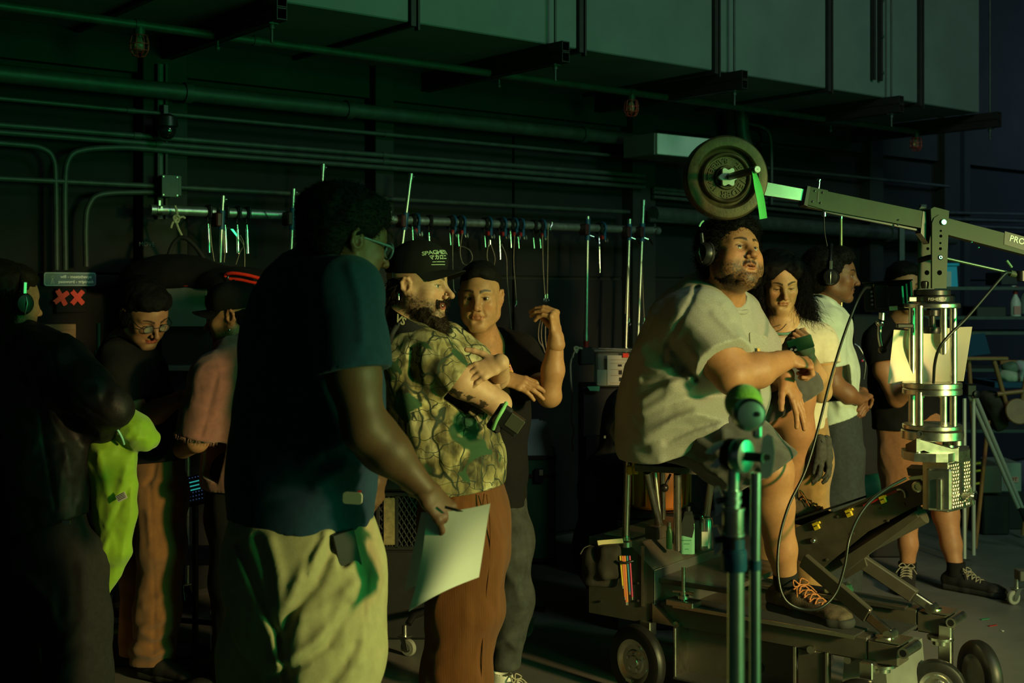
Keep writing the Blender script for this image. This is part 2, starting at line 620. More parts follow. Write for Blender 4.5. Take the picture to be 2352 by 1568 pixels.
 def mesh(s,h=0.006,clip=None):
  bbs = [s._bb(o) for o in s.ops if o[-1] == 1]
  lo = np.min([b[0] for b in bbs],0) - 4 * h
  hi = np.max([b[1] for b in bbs],0) + 4 * h
  if clip is not None:
   lo,hi = np.maximum(lo,clip[0]),np.minimum(hi,clip[1])
  n = np.maximum(np.ceil((hi - lo) / h).astype(int) + 1,4)
  gx,gy,gz = [(lo[i] + np.arange(n[i]) * h).astype(np.float32) for i in range(3)]
  V = np.full(tuple(n),0.08,np.float32)
  def apply(op):
   k,mode = op[-2],op[-1]
   bb = s._bb(op)
   if bb is None:
    sl = (slice(None),) * 3
   else:
    mg = k + 3 * h + (0.015 if mode == 1 else 0.0)
    i0 = np.clip(np.floor((bb[0] - mg - lo) / h).astype(int),0,n)
    i1 = np.clip(np.ceil((bb[1] + mg - lo) / h).astype(int) + 1,0,n)
    if (i1 <= i0).any():
     return
    sl = tuple(slice(a,b) for a,b in zip(i0,i1))
   d = s._d(op,gx[sl[0]][:,None,None],gy[sl[1]][None,:,None],gz[sl[2]][None,None,:]).astype(np.float32)
   C = V[sl]
   if mode == 1:
    g = np.maximum(k - np.abs(C - d),0)
    V[sl] = np.minimum(C,d) - g * g / (4 * max(k,1e-5))
   else:
    d = -d
    g = np.maximum(k - np.abs(C - d),0)
    V[sl] = np.maximum(C,d) + g * g / (4 * max(k,1e-5))
  for op in s.ops:
   apply(op)
  if s.noise:
   ii = np.nonzero(np.abs(V) < 0.03)
   p = np.stack([gx[ii[0]],gy[ii[1]],gz[ii[2]]],1).astype(np.float64)
   for fn in s.noise:
    V[ii] += fn(p).astype(np.float32)
  for op in s.late:
   apply(op)
  V[0],V[-1],V[:,0],V[:,-1],V[:,:,0],V[:,:,-1] = (0.05,) * 6
  return surf_net(V,lo,h)
def surf_net(V,lo,h):
 S = V < 0
 c = np.zeros(tuple(d - 1 for d in V.shape),np.int8)
 sls = (slice(None,-1),slice(1,None))
 for a in (0,1):
  for b in (0,1):
   for d in (0,1):
    c += S[sls[a],sls[b],sls[d]]
 mixed = (c > 0) & (c < 8)
 idx = np.argwhere(mixed)
 ids = np.full(c.shape,-1,np.int32)
 ids[mixed] = np.arange(len(idx),dtype=np.int32)
 pos = np.zeros((len(idx),3),np.float32)
 cnt = np.zeros(len(idx),np.float32)
 i,j,k = idx.T
 cv = {(a,b,d): V[i + a,j + b,k + d] for a in (0,1) for b in (0,1) for d in (0,1)}
 for p0,v0 in cv.items():
  for ax in range(3):
   if p0[ax] == 0:
    p1 = list(p0)
    p1[ax] = 1
    v1 = cv[tuple(p1)]
    x = (v0 < 0) != (v1 < 0)
    t = np.where(x,v0 / np.where(x,v0 - v1,1),0)
    for q in range(3):
     pos[:,q] += np.where(x,(t if q == ax else p0[q]),0)
    cnt += x
 verts = (idx + pos / cnt[:,None]) * h + lo
 faces = []
 for ax in range(3):
  sa = [slice(None)] * 3
  sb = [slice(None)] * 3
  sa[ax],sb[ax] = slice(None,-1),slice(1,None)
  A,B = S[tuple(sa)],S[tuple(sb)]
  e = np.argwhere(A != B)
  o1,o2 = [q for q in range(3) if q != ax]
  e = e[(e[:,o1] > 0) & (e[:,o2] > 0) & (e[:,o1] < c.shape[o1]) & (e[:,o2] < c.shape[o2])]
  ins = A[tuple(e.T)]
  q = []
  for d1,d2 in ((1,1),(0,1),(0,0),(1,0)):
   t = e.copy()
   t[:,o1] -= d1
   t[:,o2] -= d2
   q.append(ids[tuple(t.T)])
  q = np.stack(q,1)
  flip = ins if ax != 1 else ~ins
  q[~flip] = q[~flip][:,::-1]
  faces.append(q)
 faces = np.concatenate(faces)
 return verts.astype(np.float64),faces
def vnormals(V,Fc):
 n = np.zeros_like(V)
 a = V[Fc[:,2]] - V[Fc[:,0]]
 b = V[Fc[:,3]] - V[Fc[:,1]]
 fn = np.cross(a,b)
 for k in range(4):
  np.add.at(n,Fc[:,k],fn)
 return n / (np.linalg.norm(n,axis=1,keepdims=True) + 1e-12)
def A3(v):
 return np.array(tuple(v),float)
def rot_axes(fwd,up=(0,0,1),roll=0.0):
 """rows: right(x), forward(y), up(z) axes of a head or hand frame"""
 y = Vector(fwd).normalized()
 x = y.cross(Vector(up)).normalized()
 z = x.cross(y).normalized()
 if roll:
  q = Matrix.Rotation(roll,3,y)
  x,z = q @ x,q @ z
 return np.array([tuple(x),tuple(y),tuple(z)])
def ribbons(name,roots,dirs,length,width,m,parent,seg=4,curl=0.0,freq=40.0,grav=0.0,jitter=0.3,cols=None,label=None,seed=0,wob=0.0):
 """hair strands: thin tapering three-sided locks growing from the given roots"""
 rg = np.random.default_rng(seed)
 n = len(roots)
 L = length * (0.6 + 0.8 * rg.random(n))
 d = dirs + rg.normal(0,jitter,(n,3))
 d /= np.linalg.norm(d,axis=1,keepdims=True)
 p = roots.copy()
 ph = rg.random(n) * 6.28
 side = np.cross(d,rg.normal(0,1,(n,3)))
 side /= np.linalg.norm(side,axis=1,keepdims=True) + 1e-9
 rows = []
 for k in range(seg + 1):
  t = k / seg
  w = width * (1 - 0.8 * t)
  s2 = np.cross(d,side)
  rows.append(np.stack([p + side * w,p - side * w * 0.5 + s2 * w * 0.8,p - side * w * 0.5 - s2 * w * 0.8],1))
  c = side * np.cos(ph + t * freq)[:,None] + s2 * np.sin(ph + t * freq)[:,None]
  p = p + (d + c * curl) * (L / seg)[:,None]
  d = d + np.array([0,0,-grav]) / seg
  if wob:
   d = d + rg.normal(0,wob,(n,3))
  d /= np.linalg.norm(d,axis=1,keepdims=True)
 V = np.stack(rows,1)                                   # n, seg+1, 3, 3
 idx = np.arange(n * (seg + 1) * 3).reshape(n,seg + 1,3)
 fs = []
 for q in range(3):
  r = (q + 1) % 3
  fs.append(np.stack([idx[:,:-1,q],idx[:,:-1,r],idx[:,1:,r],idx[:,1:,q]],-1).reshape(-1,4))
 o = mesh_obj(name,V.reshape(-1,3),np.concatenate(fs),m,parent)
 if label: o['label'] = label
 return o
# ------------------------------------------------------------------ people: heads, hands, eyes
HEAD_DEF = dict(fat=0.0,jaw=1.0,nose=1.0,nosew=1.0,mouth=0.0,eye=1.0,brow=1.0,lip=1.0,skin=(0.5,0.3,0.2),lipc=None,
    hairc=(0.01,0.008,0.006),stubble=0.0,browz=0.0,gaze=(0,1,0),iris=(0.05,0.025,0.012),smooth=0,ears=1.0,squint=0.0,wide=1.0,
    deep=1.0,moust=0.0,lines=0.0)
class Head:
 def __init__(s,c,fwd,up=(0,0,1),sc_=1.0,roll=0.0,**kw):
  s.c = A3(c)
  s.R = rot_axes(fwd,up,roll)
  s.s = sc_
  s.p = dict(HEAD_DEF)
  s.p.update(kw)
 def L(s,x,y,z):
  return s.c + s.s * (s.R.T @ np.array([x * s.p['wide'],y * s.p['deep'],z],float))
 def loc(s,V):
  q = ((V - s.c) @ s.R.T) / s.s
  q[:,0] /= s.p['wide']
  q[:,1] /= s.p['deep']
  return q
 def E(s,f,x,y,z,rx,ry,rz,k=0.02,mode=1,rot=None):
  R = s.R
  if rot is not None:
   R = np.array(Matrix.Rotation(rot[1],3,rot[0]).to_3x3()) @ s.R if False else (np.array(Matrix.Rotation(rot[1],3,Vector(rot[0]))).T @ s.R)
  f.ell(s.L(x,y,z),(rx * s.s * s.p['wide'],ry * s.s * s.p['deep'],rz * s.s),R,k * s.s,mode)
 def Cp(s,f,a,b,ra,rb,k=0.012,mode=1):
  f.cap(s.L(*a),s.L(*b),ra * s.s,rb * s.s,k * s.s,mode)
 def field(s,neck=None):
  p = s.p
  f = Fld()
  ft = p['fat']
  jw = p['jaw']
  s.E(f,0,-.018,.036,.077,.098,.083,.0)
  s.E(f,0,.020,.020,.070,.078,.072,.03)                       # forehead and temples
  s.E(f,0,.022,-.030,.060 + ft * .014,.066,.072,.03)          # mid face
  s.E(f,0,-.02,-.04,.055 + ft * .012,.06,.05,.03)             # skull base
  for q in (-1,1):
   s.Cp(f,(q * .054 * jw,-.004,-.058),(q * .018,.066,-.103),.020 + ft * .006,.017,.030)
   s.Cp(f,(q * .060 * jw,-.004,-.02),(q * .055 * jw,-.002,-.06),.016 + ft * .006,.018 + ft * .008,.03)
   s.E(f,q * .046,.058,-.024,.022 + ft * .006,.024,.019 + ft * .004,.025)   # cheek bone
   s.E(f,q * (.045 + ft * .008),.038,-.062,.018 + ft * .018,.03 + ft * .008,.026 + ft * .012,.03)
  s.E(f,0,.070,-.100,.020 * jw,.018,.016,.022)                # chin
  if ft > 0.3:
   s.E(f,0,.035,-.115,.045 * ft,.045,.03 * ft,.03)
  s.E(f,0,.064,-.062,.037,.026,.032,.025)                     # muzzle
  for q in (-1,1):                                                  # brow ridge
   s.Cp(f,(q * .012,.083,.019),(q * .046,.066,.023),.0105 * p['brow'],.010 * p['brow'],.016)
  for q in (-1,1):                                                  # sockets
   s.E(f,q * .033,.097,.001,.021,.018,.0135,.014,-1)
  # lids: a ball over each eye, opened by a slit
  op = p['eye']
  for q in (-1,1):
   s.E(f,q * .032,.0725,.000,.0165,.0162,.0155,.006)
   if op > 0.05:
    s.E(f,q * .0330,.0905,-.0005 - .003 * (1 - op),.0152,.0115,.0070 * op,.0025,-1)
   s.Cp(f,(q * .019,.084,.0085),(q * .047,.072,.0085),.0032,.0030,.006)      # upper fold
   if p['lines']:
    s.Cp(f,(q * .020,.0845,-.0135),(q * .044,.072,-.014),.0028,.0026,.006)
  nl,nw = p['nose'],p['nosew']
  s.Cp(f,(0,.083,.016),(0,.091 + .020 * nl,-.028),.0078 * nw,.0090 * nw,.016)
  s.E(f,0,.094 + .019 * nl,-.0345,.0110 * nw,.0105,.0095,.008)
  for q in (-1,1):
   s.E(f,q * .0135 * nw,.087 + .010 * nl,-.0375,.0075 * nw,.0110,.0078,.007)
   s.E(f,q * .0068 * nw,.092 + .012 * nl,-.0475,.0040 * nw,.0060,.0036,.003,-1)
  # lips
  mo = p['mouth']
  lz = -.066
  lp = p['lip']
  for q in (-1,1):
   s.Cp(f,(0,.0905,lz + .0050),(q * .014,.0880,lz + .0052),.0046 * lp,.0044 * lp,.007)
   s.Cp(f,(q * .014,.0880,lz + .0052),(q * .028,.0765,lz + .000),.0044 * lp,.0022,.007)
   s.Cp(f,(0,.0900,lz - .0065 - mo * .5),(q * .013,.0870,lz - .006 - mo * .5),.0052 * lp,.0050 * lp,.007)
   s.Cp(f,(q * .013,.0870,lz - .006 - mo * .5),(q * .027,.0765,lz - .0005),.0050 * lp,.0022,.007)
  if mo > 0.001:
   s.E(f,0,.092,lz - mo * .25,.016,.018,mo * .55,.003,-1)
  for q in (-1,1):
   s.Cp(f,(0,.0960,lz - .0004),(q * .013,.0925,lz + .0004),.0016,.0016,.002,-1)
   s.Cp(f,(q * .013,.0925,lz + .0004),(q * .025,.0818,lz - .0004),.0016,.0008,.002,-1)
  s.E(f,0,.096,-.083,.016,.010,.006,.010,-1)                 # dip under the lip
  for q in (-1,1):                                                  # crease beside the nose
   s.Cp(f,(q * .019,.096,-.034),(q * .031,.086,-.064),.0020,.0026,.010,-1)
  # ears
  if p['ears']:
   for q in (-1,1):
    e = p['ears']
    s.Cp(f,(q * .076,-.004,-.006),(q * .0795,-.010,-.010),.012,.014,.01)
    pts = [(q * .079,.004,.012),(q * .084,-.004,.025),(q * .088,-.016,.026),(q * .0895,-.025,.012),(q * .087,-.024,-.008),(q * .081,-.012,-.026),(q * .077,-.002,-.033)]
    for a,b in zip(pts,pts[1:]):
     s.Cp(f,a,b,.0052 * e,.0052 * e,.005)
    s.E(f,q * .081,-.010,-.001,.005,.0165,.024,.004)
    s.E(f,q * .090,-.008,-.002,.0080,.009,.013,.004,-1)
    s.E(f,q * .078,-.001,-.034,.0055,.0075,.0085,.005)
  # neck
  if neck is not None:
   nb,nr = neck
   f.cap(s.L(0,-.028,-.055),nb,.050 * s.s * (1 + .18 * ft),nr,.03)
   f.cap(s.L(0,.010,-.085),A3(nb) + s.R[1] * .02,.030 * s.s * (1 + .4 * ft),nr * .8,.03)
  return f
 def paint(s,V):
  p = s.p
  q = s.loc(V)
  x,y,z = q.T
  ax = np.abs(x)
  sk = np.array(p['skin'])
  C = np.tile(sk,(len(V),1))
  n = vnoise(q * 45,3)[:,None]
  C = C * (1 + 0.14 * n + 0.09 * vnoise(q * 160,5)[:,None])
  red = np.exp(-((ax - .045) / .022) ** 2 - ((z + .03) / .02) ** 2) * (y > .03) + np.exp(-(x / .014) ** 2 - ((z + .036) / .012) ** 2) * (y > .08) + (ax > .078) * (np.abs(z) < .05) * .6
  C *= 1 - red[:,None] * np.array([-.06,.12,.14])
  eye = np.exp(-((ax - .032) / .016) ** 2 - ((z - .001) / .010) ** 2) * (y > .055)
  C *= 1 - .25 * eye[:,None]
  def mix(w,col):
   nonlocal C
   w = np.clip(w,0,1)[:,None]
   C = C * (1 - w) + np.array(col) * w
  lz = -.066
  lipc = p['lipc'] or (sk[0] * .84,sk[1] * .62,sk[2] * .62)
  lm = 1 - ((x / .0285) ** 2 + ((z - lz) / (.0115 + p['mouth'] * .6)) ** 2)
  mix(np.clip(lm * 6,0,1) * (y > .068) * (np.abs(z - lz) < .04),lipc)
  if p['mouth'] > .001:
   im = 1 - ((x / .015) ** 2 + ((z - lz + p['mouth'] * .25) / (p['mouth'] * .6)) ** 2)
   mix(np.clip(im * 4,0,1) * (y > .05) * (y < .088),(.05,.012,.010))
  hc = p['hairc']
  bz = .0245 + p['browz'] + .35 * (ax - .016) - 9.0 * np.clip(ax - .033,0,1) ** 2 - .30 * np.clip(ax - .030,0,1)
  bw = .0048 * p['brow'] * np.clip(1.35 - ax / .055,.25,1)
  bm = np.clip(1.6 - np.abs(z - bz) / bw,0,1) * (ax > .011) * (ax < .053) * (y > .03)
  mix(bm * (.92 + .08 * vnoise(q * 300,8)),hc)
  lash = np.clip(1.5 - np.abs(z - (.0056 * p['eye'] - .003 * (1 - p['eye']))) / .0016,0,1) * (np.abs(ax - .0330) < .0160) * (y > .06)
  mix(lash * .75,hc)
  if p['stubble'] or p['moust']:
   jawm = np.clip((-.030 - z + .35 * np.clip(.05 - y,-1,.06)) / .022,0,1)
   jawm *= np.clip((np.hypot((ax) / .030,(z + .060) / .026) - .95) * 3,0,1)
   jawm *= np.clip((.150 + z) / .03,0,1) * np.clip((y + .022 + .012 * vnoise(q * 60,12)) / .022,0,1)
   mix(jawm * p['stubble'] * (.75 + .4 * vnoise(q * 260,9)),hc)
   mu = np.clip(1.5 - np.abs(z + .050 + .25 * ax) / .0075,0,1) * (ax < .030) * (y > .06) * (ax > .002)
   mix(mu * p['moust'],hc)
  return np.clip(C,0,1)
 def eyes(s,parent):
  p = s.p
  g = np.array(p['gaze'],float)
  g /= np.linalg.norm(g)
  for q in (-1,1):
   m = MB()
   m.ball((0,0,0),.0143 * s.s,28,24)
   V = np.array(m.v)
   d = V / (.0143 * s.s)
   ang = np.degrees(np.arccos(np.clip(d @ g,-1,1)))
   C = np.tile(np.array([.36,.32,.27]),(len(V),1))
   C[ang < 31] = p['iris']
   C[ang < 14] = (.003,.003,.003)
   W = V @ s.R + s.L(q * .032,.0725,0)
   o = mesh_obj('eye',W,m.f,MAT_EYE,parent,cols=C,smooth=True)
def hand(f,wrist,fdir,back,side,sc_=1.0,curl=((.2,.3,.2),) * 4,spread=(.10,.02,-.06,-.14),thumb=((.75,.55,-.35),.25,.3),k=.006):
 """adds one hand to field f; fdir = where straight fingers point, back = out of the back of the hand, side = +1 thumb on (fdir x back)"""
 y = Vector(fdir).normalized()
 x = y.cross(Vector(back)).normalized()
 z = x.cross(y).normalized()
 w = Vector(wrist)
 def T(a,b,c):
  return w + (x * (a * side) + y * b + z * c) * sc_
 S = sc_
 f.ecap(T(0,.000,0),T(0,.030,0),(.029 * S,.021 * S),(.034 * S,.016 * S),x,.012)
 f.ecap(T(0,.030,0),T(0,.082,.001),(.035 * S,.016 * S),(.040 * S,.0125 * S),x,.012)
 f.ecap(T(.018,.025,-.008),T(.020,.055,-.008),(.018 * S,.013 * S),(.014 * S,.010 * S),x,.012)
 mcp = ((.029,.086),(.010,.091),(-.010,.087),(-.028,.078))
 ln = ((.040,.025,.021),(.044,.029,.022),(.040,.027,.021),(.032,.020,.018))
 rad = (.0104,.0106,.0100,.0089)
 tips = []
 for i in range(4):
  p0 = T(mcp[i][0],mcp[i][1],.001)
  f.ball(p0,.0100 * S,k * 1.5)
  a = 0
  sp = spread[i] * 1.0
  for j in range(3):
   a += curl[i][j]
   d = (y * math.cos(sp) + x * (side * math.sin(sp))) * math.cos(a) - z * math.sin(a)
   p1 = p0 + d * (ln[i][j] * S)
   r0 = rad[i] * (1 - .09 * j) * S
   f.cap(p0,p1,r0,rad[i] * (1 - .09 * (j + 1)) * S,k * .55)
   p0 = p1
  tips.append(p0)
 td,c1,c2 = thumb
 d = (x * (side * td[0]) + y * td[1] + z * td[2]).normalized()
 p0 = T(.022,.022,-.006)
 p1 = p0 + d * (.042 * S)
 f.cap(p0,p1,.0150 * S,.0118 * S,.012)
 toward = (y * .9 - x * (side * .45)).normalized()
 for j,(l,c) in enumerate(((.032,c1),(.026,c2))):
  d = (d + toward * c).normalized()
  p2 = p1 + d * (l * S)
  f.cap(p1,p2,(.0110 - .001 * j) * S,(.0102 - .0015 * j) * S,k)
  p1 = p2
 tips.append(p1)
 return tips
def skin_paint(tone,seed=0):
 t = np.array(tone)
 def fn(V):
  return np.clip(t * (1 + .10 * vnoise(V * 28,seed)[:,None] + .05 * vnoise(V * 110,seed + 1)[:,None] * np.array([.6,1,1])),0,1)
 return fn
class Person:
 def __init__(s,label,base,tone,group=None):
  s.label,s.base,s.tone,s.group = label,A3(base),tone,group
  s.V,s.F,s.C,s.n = [],[],[],0
  s.o = None
 def skin(s,f,h,paint=None,clip=None):
  V,Fc = f.mesh(h,clip)
  s.V.append(V)
  s.F.append(Fc + s.n)
  s.C.append((paint or skin_paint(s.tone))(V))
  s.n += len(V)
  return V,Fc
 def done(s):
  s.o = mesh_obj('person',np.concatenate(s.V),np.concatenate(s.F),MAT_SKIN,base=s.base,cols=np.concatenate(s.C))
  tag(s.o,s.label,'person',s.group)
  return s.o
 def cloth(s,name,f,h,m,cols=None,label=None,parent=None):
  V,Fc = f.mesh(h)
  o = mesh_obj(name,V,Fc,m,parent or s.o,cols=None if cols is None else cols(V))
  if label: o['label'] = label
  return o
def shoe(pn,ankle,toe_dir,m_up,m_sole,length=.285,name='shoe',sc_=1.0,lace=None,h=.0045,high=.0,rot_up=None,tongue=None):
 """one shoe: upper, sole and laces; ankle = joint above the heel, toe_dir = level heading"""
 d = Vector(toe_dir).normalized()
 u = Vector(rot_up) if rot_up else Vector((0,0,1))
 u = (u - d * u.dot(d)).normalized()
 x = d.cross(u)
 a = Vector(ankle)
 L = length
 def T(q,b,c):
  return a + x * (q * sc_) + d * (b * sc_) + u * (c * sc_)
 g = -.085                                                  # ground under the ankle joint
 f = Fld(.02)
 f.ecap(T(0,-.045,g + .045),T(0,.05,g + .05),(.036,.042),(.040,.042),x,.02)
 f.ecap(T(0,.05,g + .048),T(0,L - .115,g + .032),(.042,.038),(.049,.026),x,.025)
 f.ecap(T(0,L - .125,g + .033),T(0,L - .085,g + .030),(.049,.026),(.040,.021),x,.02)
 f.ecap(T(0,-.008,g + .06),T(0,-.004,g + .105 + high),(.038,.045),(.037,.046),x,.02)
 f.ecap(T(0,.0,g + .085),T(0,-.002,g + .135 + high),(.029,.036),(.029,.037),x,.006,-1)
 f.plane(T(0,0,g + .022),-u,.004)
 up = pn.cloth(name,f,h,m_up)
 s_ = Fld(.02)
 s_.ecap(T(0,-.045,g + .016),T(0,.06,g + .016),(.041,.030),(.041,.030),x,.02)
 s_.ecap(T(0,.06,g + .016),T(0,L - .115,g + .016),(.041,.03),(.053,.03),x,.02)
 s_.ecap(T(0,L - .115,g + .016),T(0,L - .083,g + .016),(.053,.03),(.042,.03),x,.02)
 s_.plane(T(0,0,g + .030),u,.004)
 s_.plane(T(0,0,g + .001),-u,.004)
 pn.cloth('sole',s_,h,m_sole,parent=up)
 if lace:
  mb = MB()
  for i in range(5):
   t = i / 4
   b = .055 + t * .085
   c = g + .098 - t * .036
   w = .026 + .004 * t
   mb.tube([T(-w,b - .006,c - .008),T(-w * .5,b,c + .001),T(w * .5,b + .012,c),T(w,b + .016,c - .012)],.0032,6)
   mb.tube([T(w,b - .006,c - .008),T(w * .5,b,c + .001),T(-w * .5,b + .012,c),T(-w,b + .016,c - .012)],.0032,6)
  for q in (-1,1):
   mb.tube(bez([T(0,.052,g + .102),T(q * .02,.045,g + .118),T(q * .038,.06,g + .105),T(q * .018,.06,g + .100),T(0,.052,g + .102)],16),.0028,6)
   mb.tube(bez([T(0,.052,g + .102),T(q * .030,.065,g + .098),T(q * .050,.082,g + .075)],8),.0026,6)
  mb.build('laces',lace,up)
 return up
MAT_SKIN = mat('skin',attr=True,rough=.52,noise=.10,nscale=70,bump=.10,bscale=380,sss=.12,spec=.4)
MAT_EYE = mat('eye',attr=True,rough=.2)
MAT_HAIR = mat('black_hair',(.006,.0055,.005),rough=.75,noise=.4,nscale=90,spec=.12)
MAT_HAIR_BR = mat('brown_hair',(.022,.013,.007),rough=.65,noise=.4,nscale=90,spec=.2)
# ------------------------------------------------------------------ the setting
M_WALL = mat('dark_painted_wall',(.011,.014,.012),rough=.8,noise=.35,nscale=3.0,bump=.2,bscale=40)
M_PANEL = mat('black_wall_panel',(.0055,.007,.007),rough=.88,noise=.3,nscale=5,bump=.25,bscale=90)
M_DUCT = mat('grey_green_duct_paint',(.115,.145,.135),rough=.62,noise=.14,nscale=2.5,bump=.06,bscale=25)
M_DUCT_DK = mat('dark_flange_paint',(.020,.015,.013),rough=.6,noise=.3,nscale=20)
M_PIPE = mat('grey_pipe_paint',(.040,.050,.042),rough=.5,noise=.35,nscale=14,bump=.15,bscale=60)
M_FLOOR = mat('stage_floor',(.17,.165,.15),rough=.5,noise=.32,nscale=2.2,bump=.18,bscale=35,rnoise=.12,col2=(.115,.112,.105))
M_STEEL = mat('bright_steel',(.55,.57,.54),rough=.34,metal=1.0,noise=.12,nscale=40,rnoise=.06)
M_CHROME = mat('chrome',(.75,.75,.74),rough=.10,metal=1.0)
M_BLACK = mat('black_plastic',(.010,.010,.011),rough=.38,noise=.2,nscale=30)
M_BLACK_MATTE = mat('black_rubber',(.012,.012,.012),rough=.75,noise=.3,nscale=25,bump=.1,bscale=120)
M_BLUE = mat('blue_enamel',(.012,.075,.16),rough=.42,noise=.3,nscale=30)
M_RED = mat('red_enamel',(.30,.012,.010),rough=.45,noise=.3,nscale=30)
M_WHITE = mat('white_enamel',(.55,.60,.56),rough=.5,noise=.08,nscale=8)
M_ROPE = mat('natural_rope',(.46,.40,.27),rough=.9,noise=.3,nscale=120,bump=.5,bscale=400)
M_CABLE = mat('steel_cable',(.30,.25,.18),rough=.42,metal=.6,noise=.3,nscale=100)
AXW = (WU,WN,UP)
def wt(px,off=0.0):
 p = P(px,HOR_Y,zw(px,off))
 return p.x * WU.x + p.y * WU.y
def wp(t,off,z):
 return WU * t - WN * (WD - off) + UP * z
# floor, back wall, far wall, ceiling
MB().box((1.5,6.0,-.05),22,20,.1).build('floor',M_FLOOR,kind='structure',label='dark grey stage floor with scuffed paint')
wall = MB().box(wp(3.2,-.1,3.0),20,.2,6.2,AXW).build('wall_back',M_WALL,kind='structure',label='dark painted sound stage wall')
MB().box(wp(13.3,5.0,3.0),.2,10.4,6.2,AXW).build('wall_right',M_WALL,kind='structure',label='dark far wall of the stage')
MB().box((1.5,6.0,6.15),22,20,.1).build('ceiling',M_PANEL,kind='structure',label='black stage ceiling')
# engaged columns and lintels, panels between them (parts of the wall)
cols_px = [(318,420),(850,892),(1440,1492),(1985,2015),(2190,2215)]
ct = [(wt(a,.06),wt(b,.06)) for a,b in cols_px]
ct = [(-6.6,-6.0),(-3.2,-2.9)] + ct + [(9.6,9.9),(12.6,12.9)]
ct = sorted(ct)
for a,b in ct:
 MB().box(wp((a + b) / 2,.05,2.2),b - a,.14,4.4,AXW,.004).build('pilaster',M_WALL,wall)
for (a,b),(c,d) in zip(ct,ct[1:]):
 if c - b < .2:
  continue
 MB().box(wp((b + c) / 2,.03,3.22),c - b - .01,.07,1.06,AXW).build('lintel',M_WALL,wall)
 n = max(1,int(round((c - b) / 1.15)))
 w = (c - b) / n
 for i in range(n):
  for z0,z1 in ((.03,1.66),(1.68,2.66)):
   MB().box(wp(b + w * (i + .5),.012,(z0 + z1) / 2),w - .022,.03,z1 - z0,AXW,.004).build('panel',M_PANEL,wall)
# air duct along the wall, hung on strut trapezes
DUO,DUZ = 1.2,2.87
duct = empty('air_duct',wp(3,DUO - .56,DUZ),'huge grey-green rectangular air duct running along the top of the wall','duct')
seams = [-9.0,wt(-900,DUO),wt(-200,DUO),wt(400,DUO),wt(945,DUO),wt(1330,DUO),wt(1640,DUO),wt(1900,DUO),wt(2110,DUO),wt(2252,DUO)]
for a,b in zip(seams,seams[1:]):
 MB().box(wp((a + b) / 2,DUO - .565,DUZ + 1.1),b - a - .03,1.13,2.2,AXW,.006).build('duct_section',M_DUCT,duct)
for a in seams[1:-1]:
 mb = MB()
 mb.box(wp(a,DUO - .565,DUZ + 1.1),.028,1.17,2.24,AXW)
 mb.box(wp(a + .03,DUO + .006,DUZ + 1.09),.012,.03,2.25,AXW)
 mb.build('flange',M_DUCT_DK,duct)
for px in (2000,2016):
 MB().box(wp(wt(px,DUO),DUO + .02,DUZ + 1.2),.02,.03,2.2,AXW).build('stiffener',M_DUCT_DK,duct)
for z in range(6):
 MB().cyl(wp(wt(2016,DUO),DUO + .03,DUZ + .15 + .24 * z),wp(wt(2016,DUO),DUO + .045,DUZ + .15 + .24 * z),.012,n=6).build('bolt',M_PIPE,duct)
words = ['leftmost duct hanger, a double strut channel at the top edge','duct hanger above the capped man in camouflage','duct hanger above the weight plates','duct hanger above the jib arm clamp','rightmost duct hanger at the end of the air duct']
for px,wd in zip((615,1262,1672,2032,2258),words):
 t = wt(px,DUO)
 e = empty('duct_hanger',wp(t,DUO,DUZ - .12),wd,'hanger','strut hangers under the air duct')
 mb = MB()
 L = 1.42
 c = DUO - L / 2 + .13
 for dz in (-.03,-.085):
  mb.box(wp(t,c,DUZ + dz + .025),.05,L,.005,AXW)
  mb.box(wp(t,c,DUZ + dz - .022),.05,L,.004,AXW)
  for q in (-1,1):
   mb.box(wp(t + q * .023,c,DUZ + dz),.004,L,.052,AXW)
 mb.build('strut_channel',M_DUCT_DK,e)
 mb = MB()
 mb.cyl(wp(t - .012,DUO + .06,DUZ - .2),wp(t - .012,DUO + .06,DUZ + 3.0),.007,n=8)
 mb.build('threaded_rod',M_PIPE,e)
 mb = MB()
 mb.box(wp(t - .012,DUO + .06,DUZ - .118),.045,.04,.006,AXW)
 mb.cyl(wp(t - .012,DUO + .06,DUZ - .14),wp(t - .012,DUO + .06,DUZ - .12),.013,n=6)
 mb.build('nut',M_PIPE,e)
# pipes and conduits
def wpipe(name,pts,r,off,label,m=None,straps=(),n=12,group=None):
 pp = [PW(x,y,off) for x,y in pts]
 e = empty(name,pp[0],label,'pipe',group)
 MB().tube(pp,r,n).build('tube',m or M_PIPE,e)
 for px in straps:
  (x0,y0),(x1,y1) = [(a,b) for a,b in zip(pts,pts[1:]) if a[0] <= px <= b[0]][0]
  q = PW(px,y0 + (y1 - y0) * (px - x0) / (x1 - x0),off)
  MB().cyl(q - WU * .02,q + WU * .02,r * 1.22,n=14).build('coupling',M_PIPE,e)
 return e
def arc(pts,n=20):
 return [(v.x,v.y) for v in bez([Vector((x,y,0)) for x,y in pts],n)]
con = wpipe('conduit',[(-240,-20),(2104,303)],.021,.72,'long grey conduit with red caged bulbs under the air duct',straps=(320,590,1450))
for px in (500,1146,1908):
 q = PW(px,12 + .1385 * px + 12,.72)
 MB().cyl(q,q - UP * .03,.006,n=8).ball(q - UP * .036,.012,10,8).build('drip_plug',M_PIPE,con)
wpipe('steam_pipe',[(-150,153),(1496,325)],.043,.22,'thick grey capped pipe, widest pipe on the wall',straps=(430,800,1340))
MB().cyl(PW(1490,325,.22),PW(1502,326,.22),.047,n=16).build('end_cap',M_PIPE,bpy.data.objects['steam_pipe'])
wpipe('wall_pipe',[(-150,212),(1480,364)],.012,.16,'thin grey pipe just below the thick capped pipe',straps=(300,890))
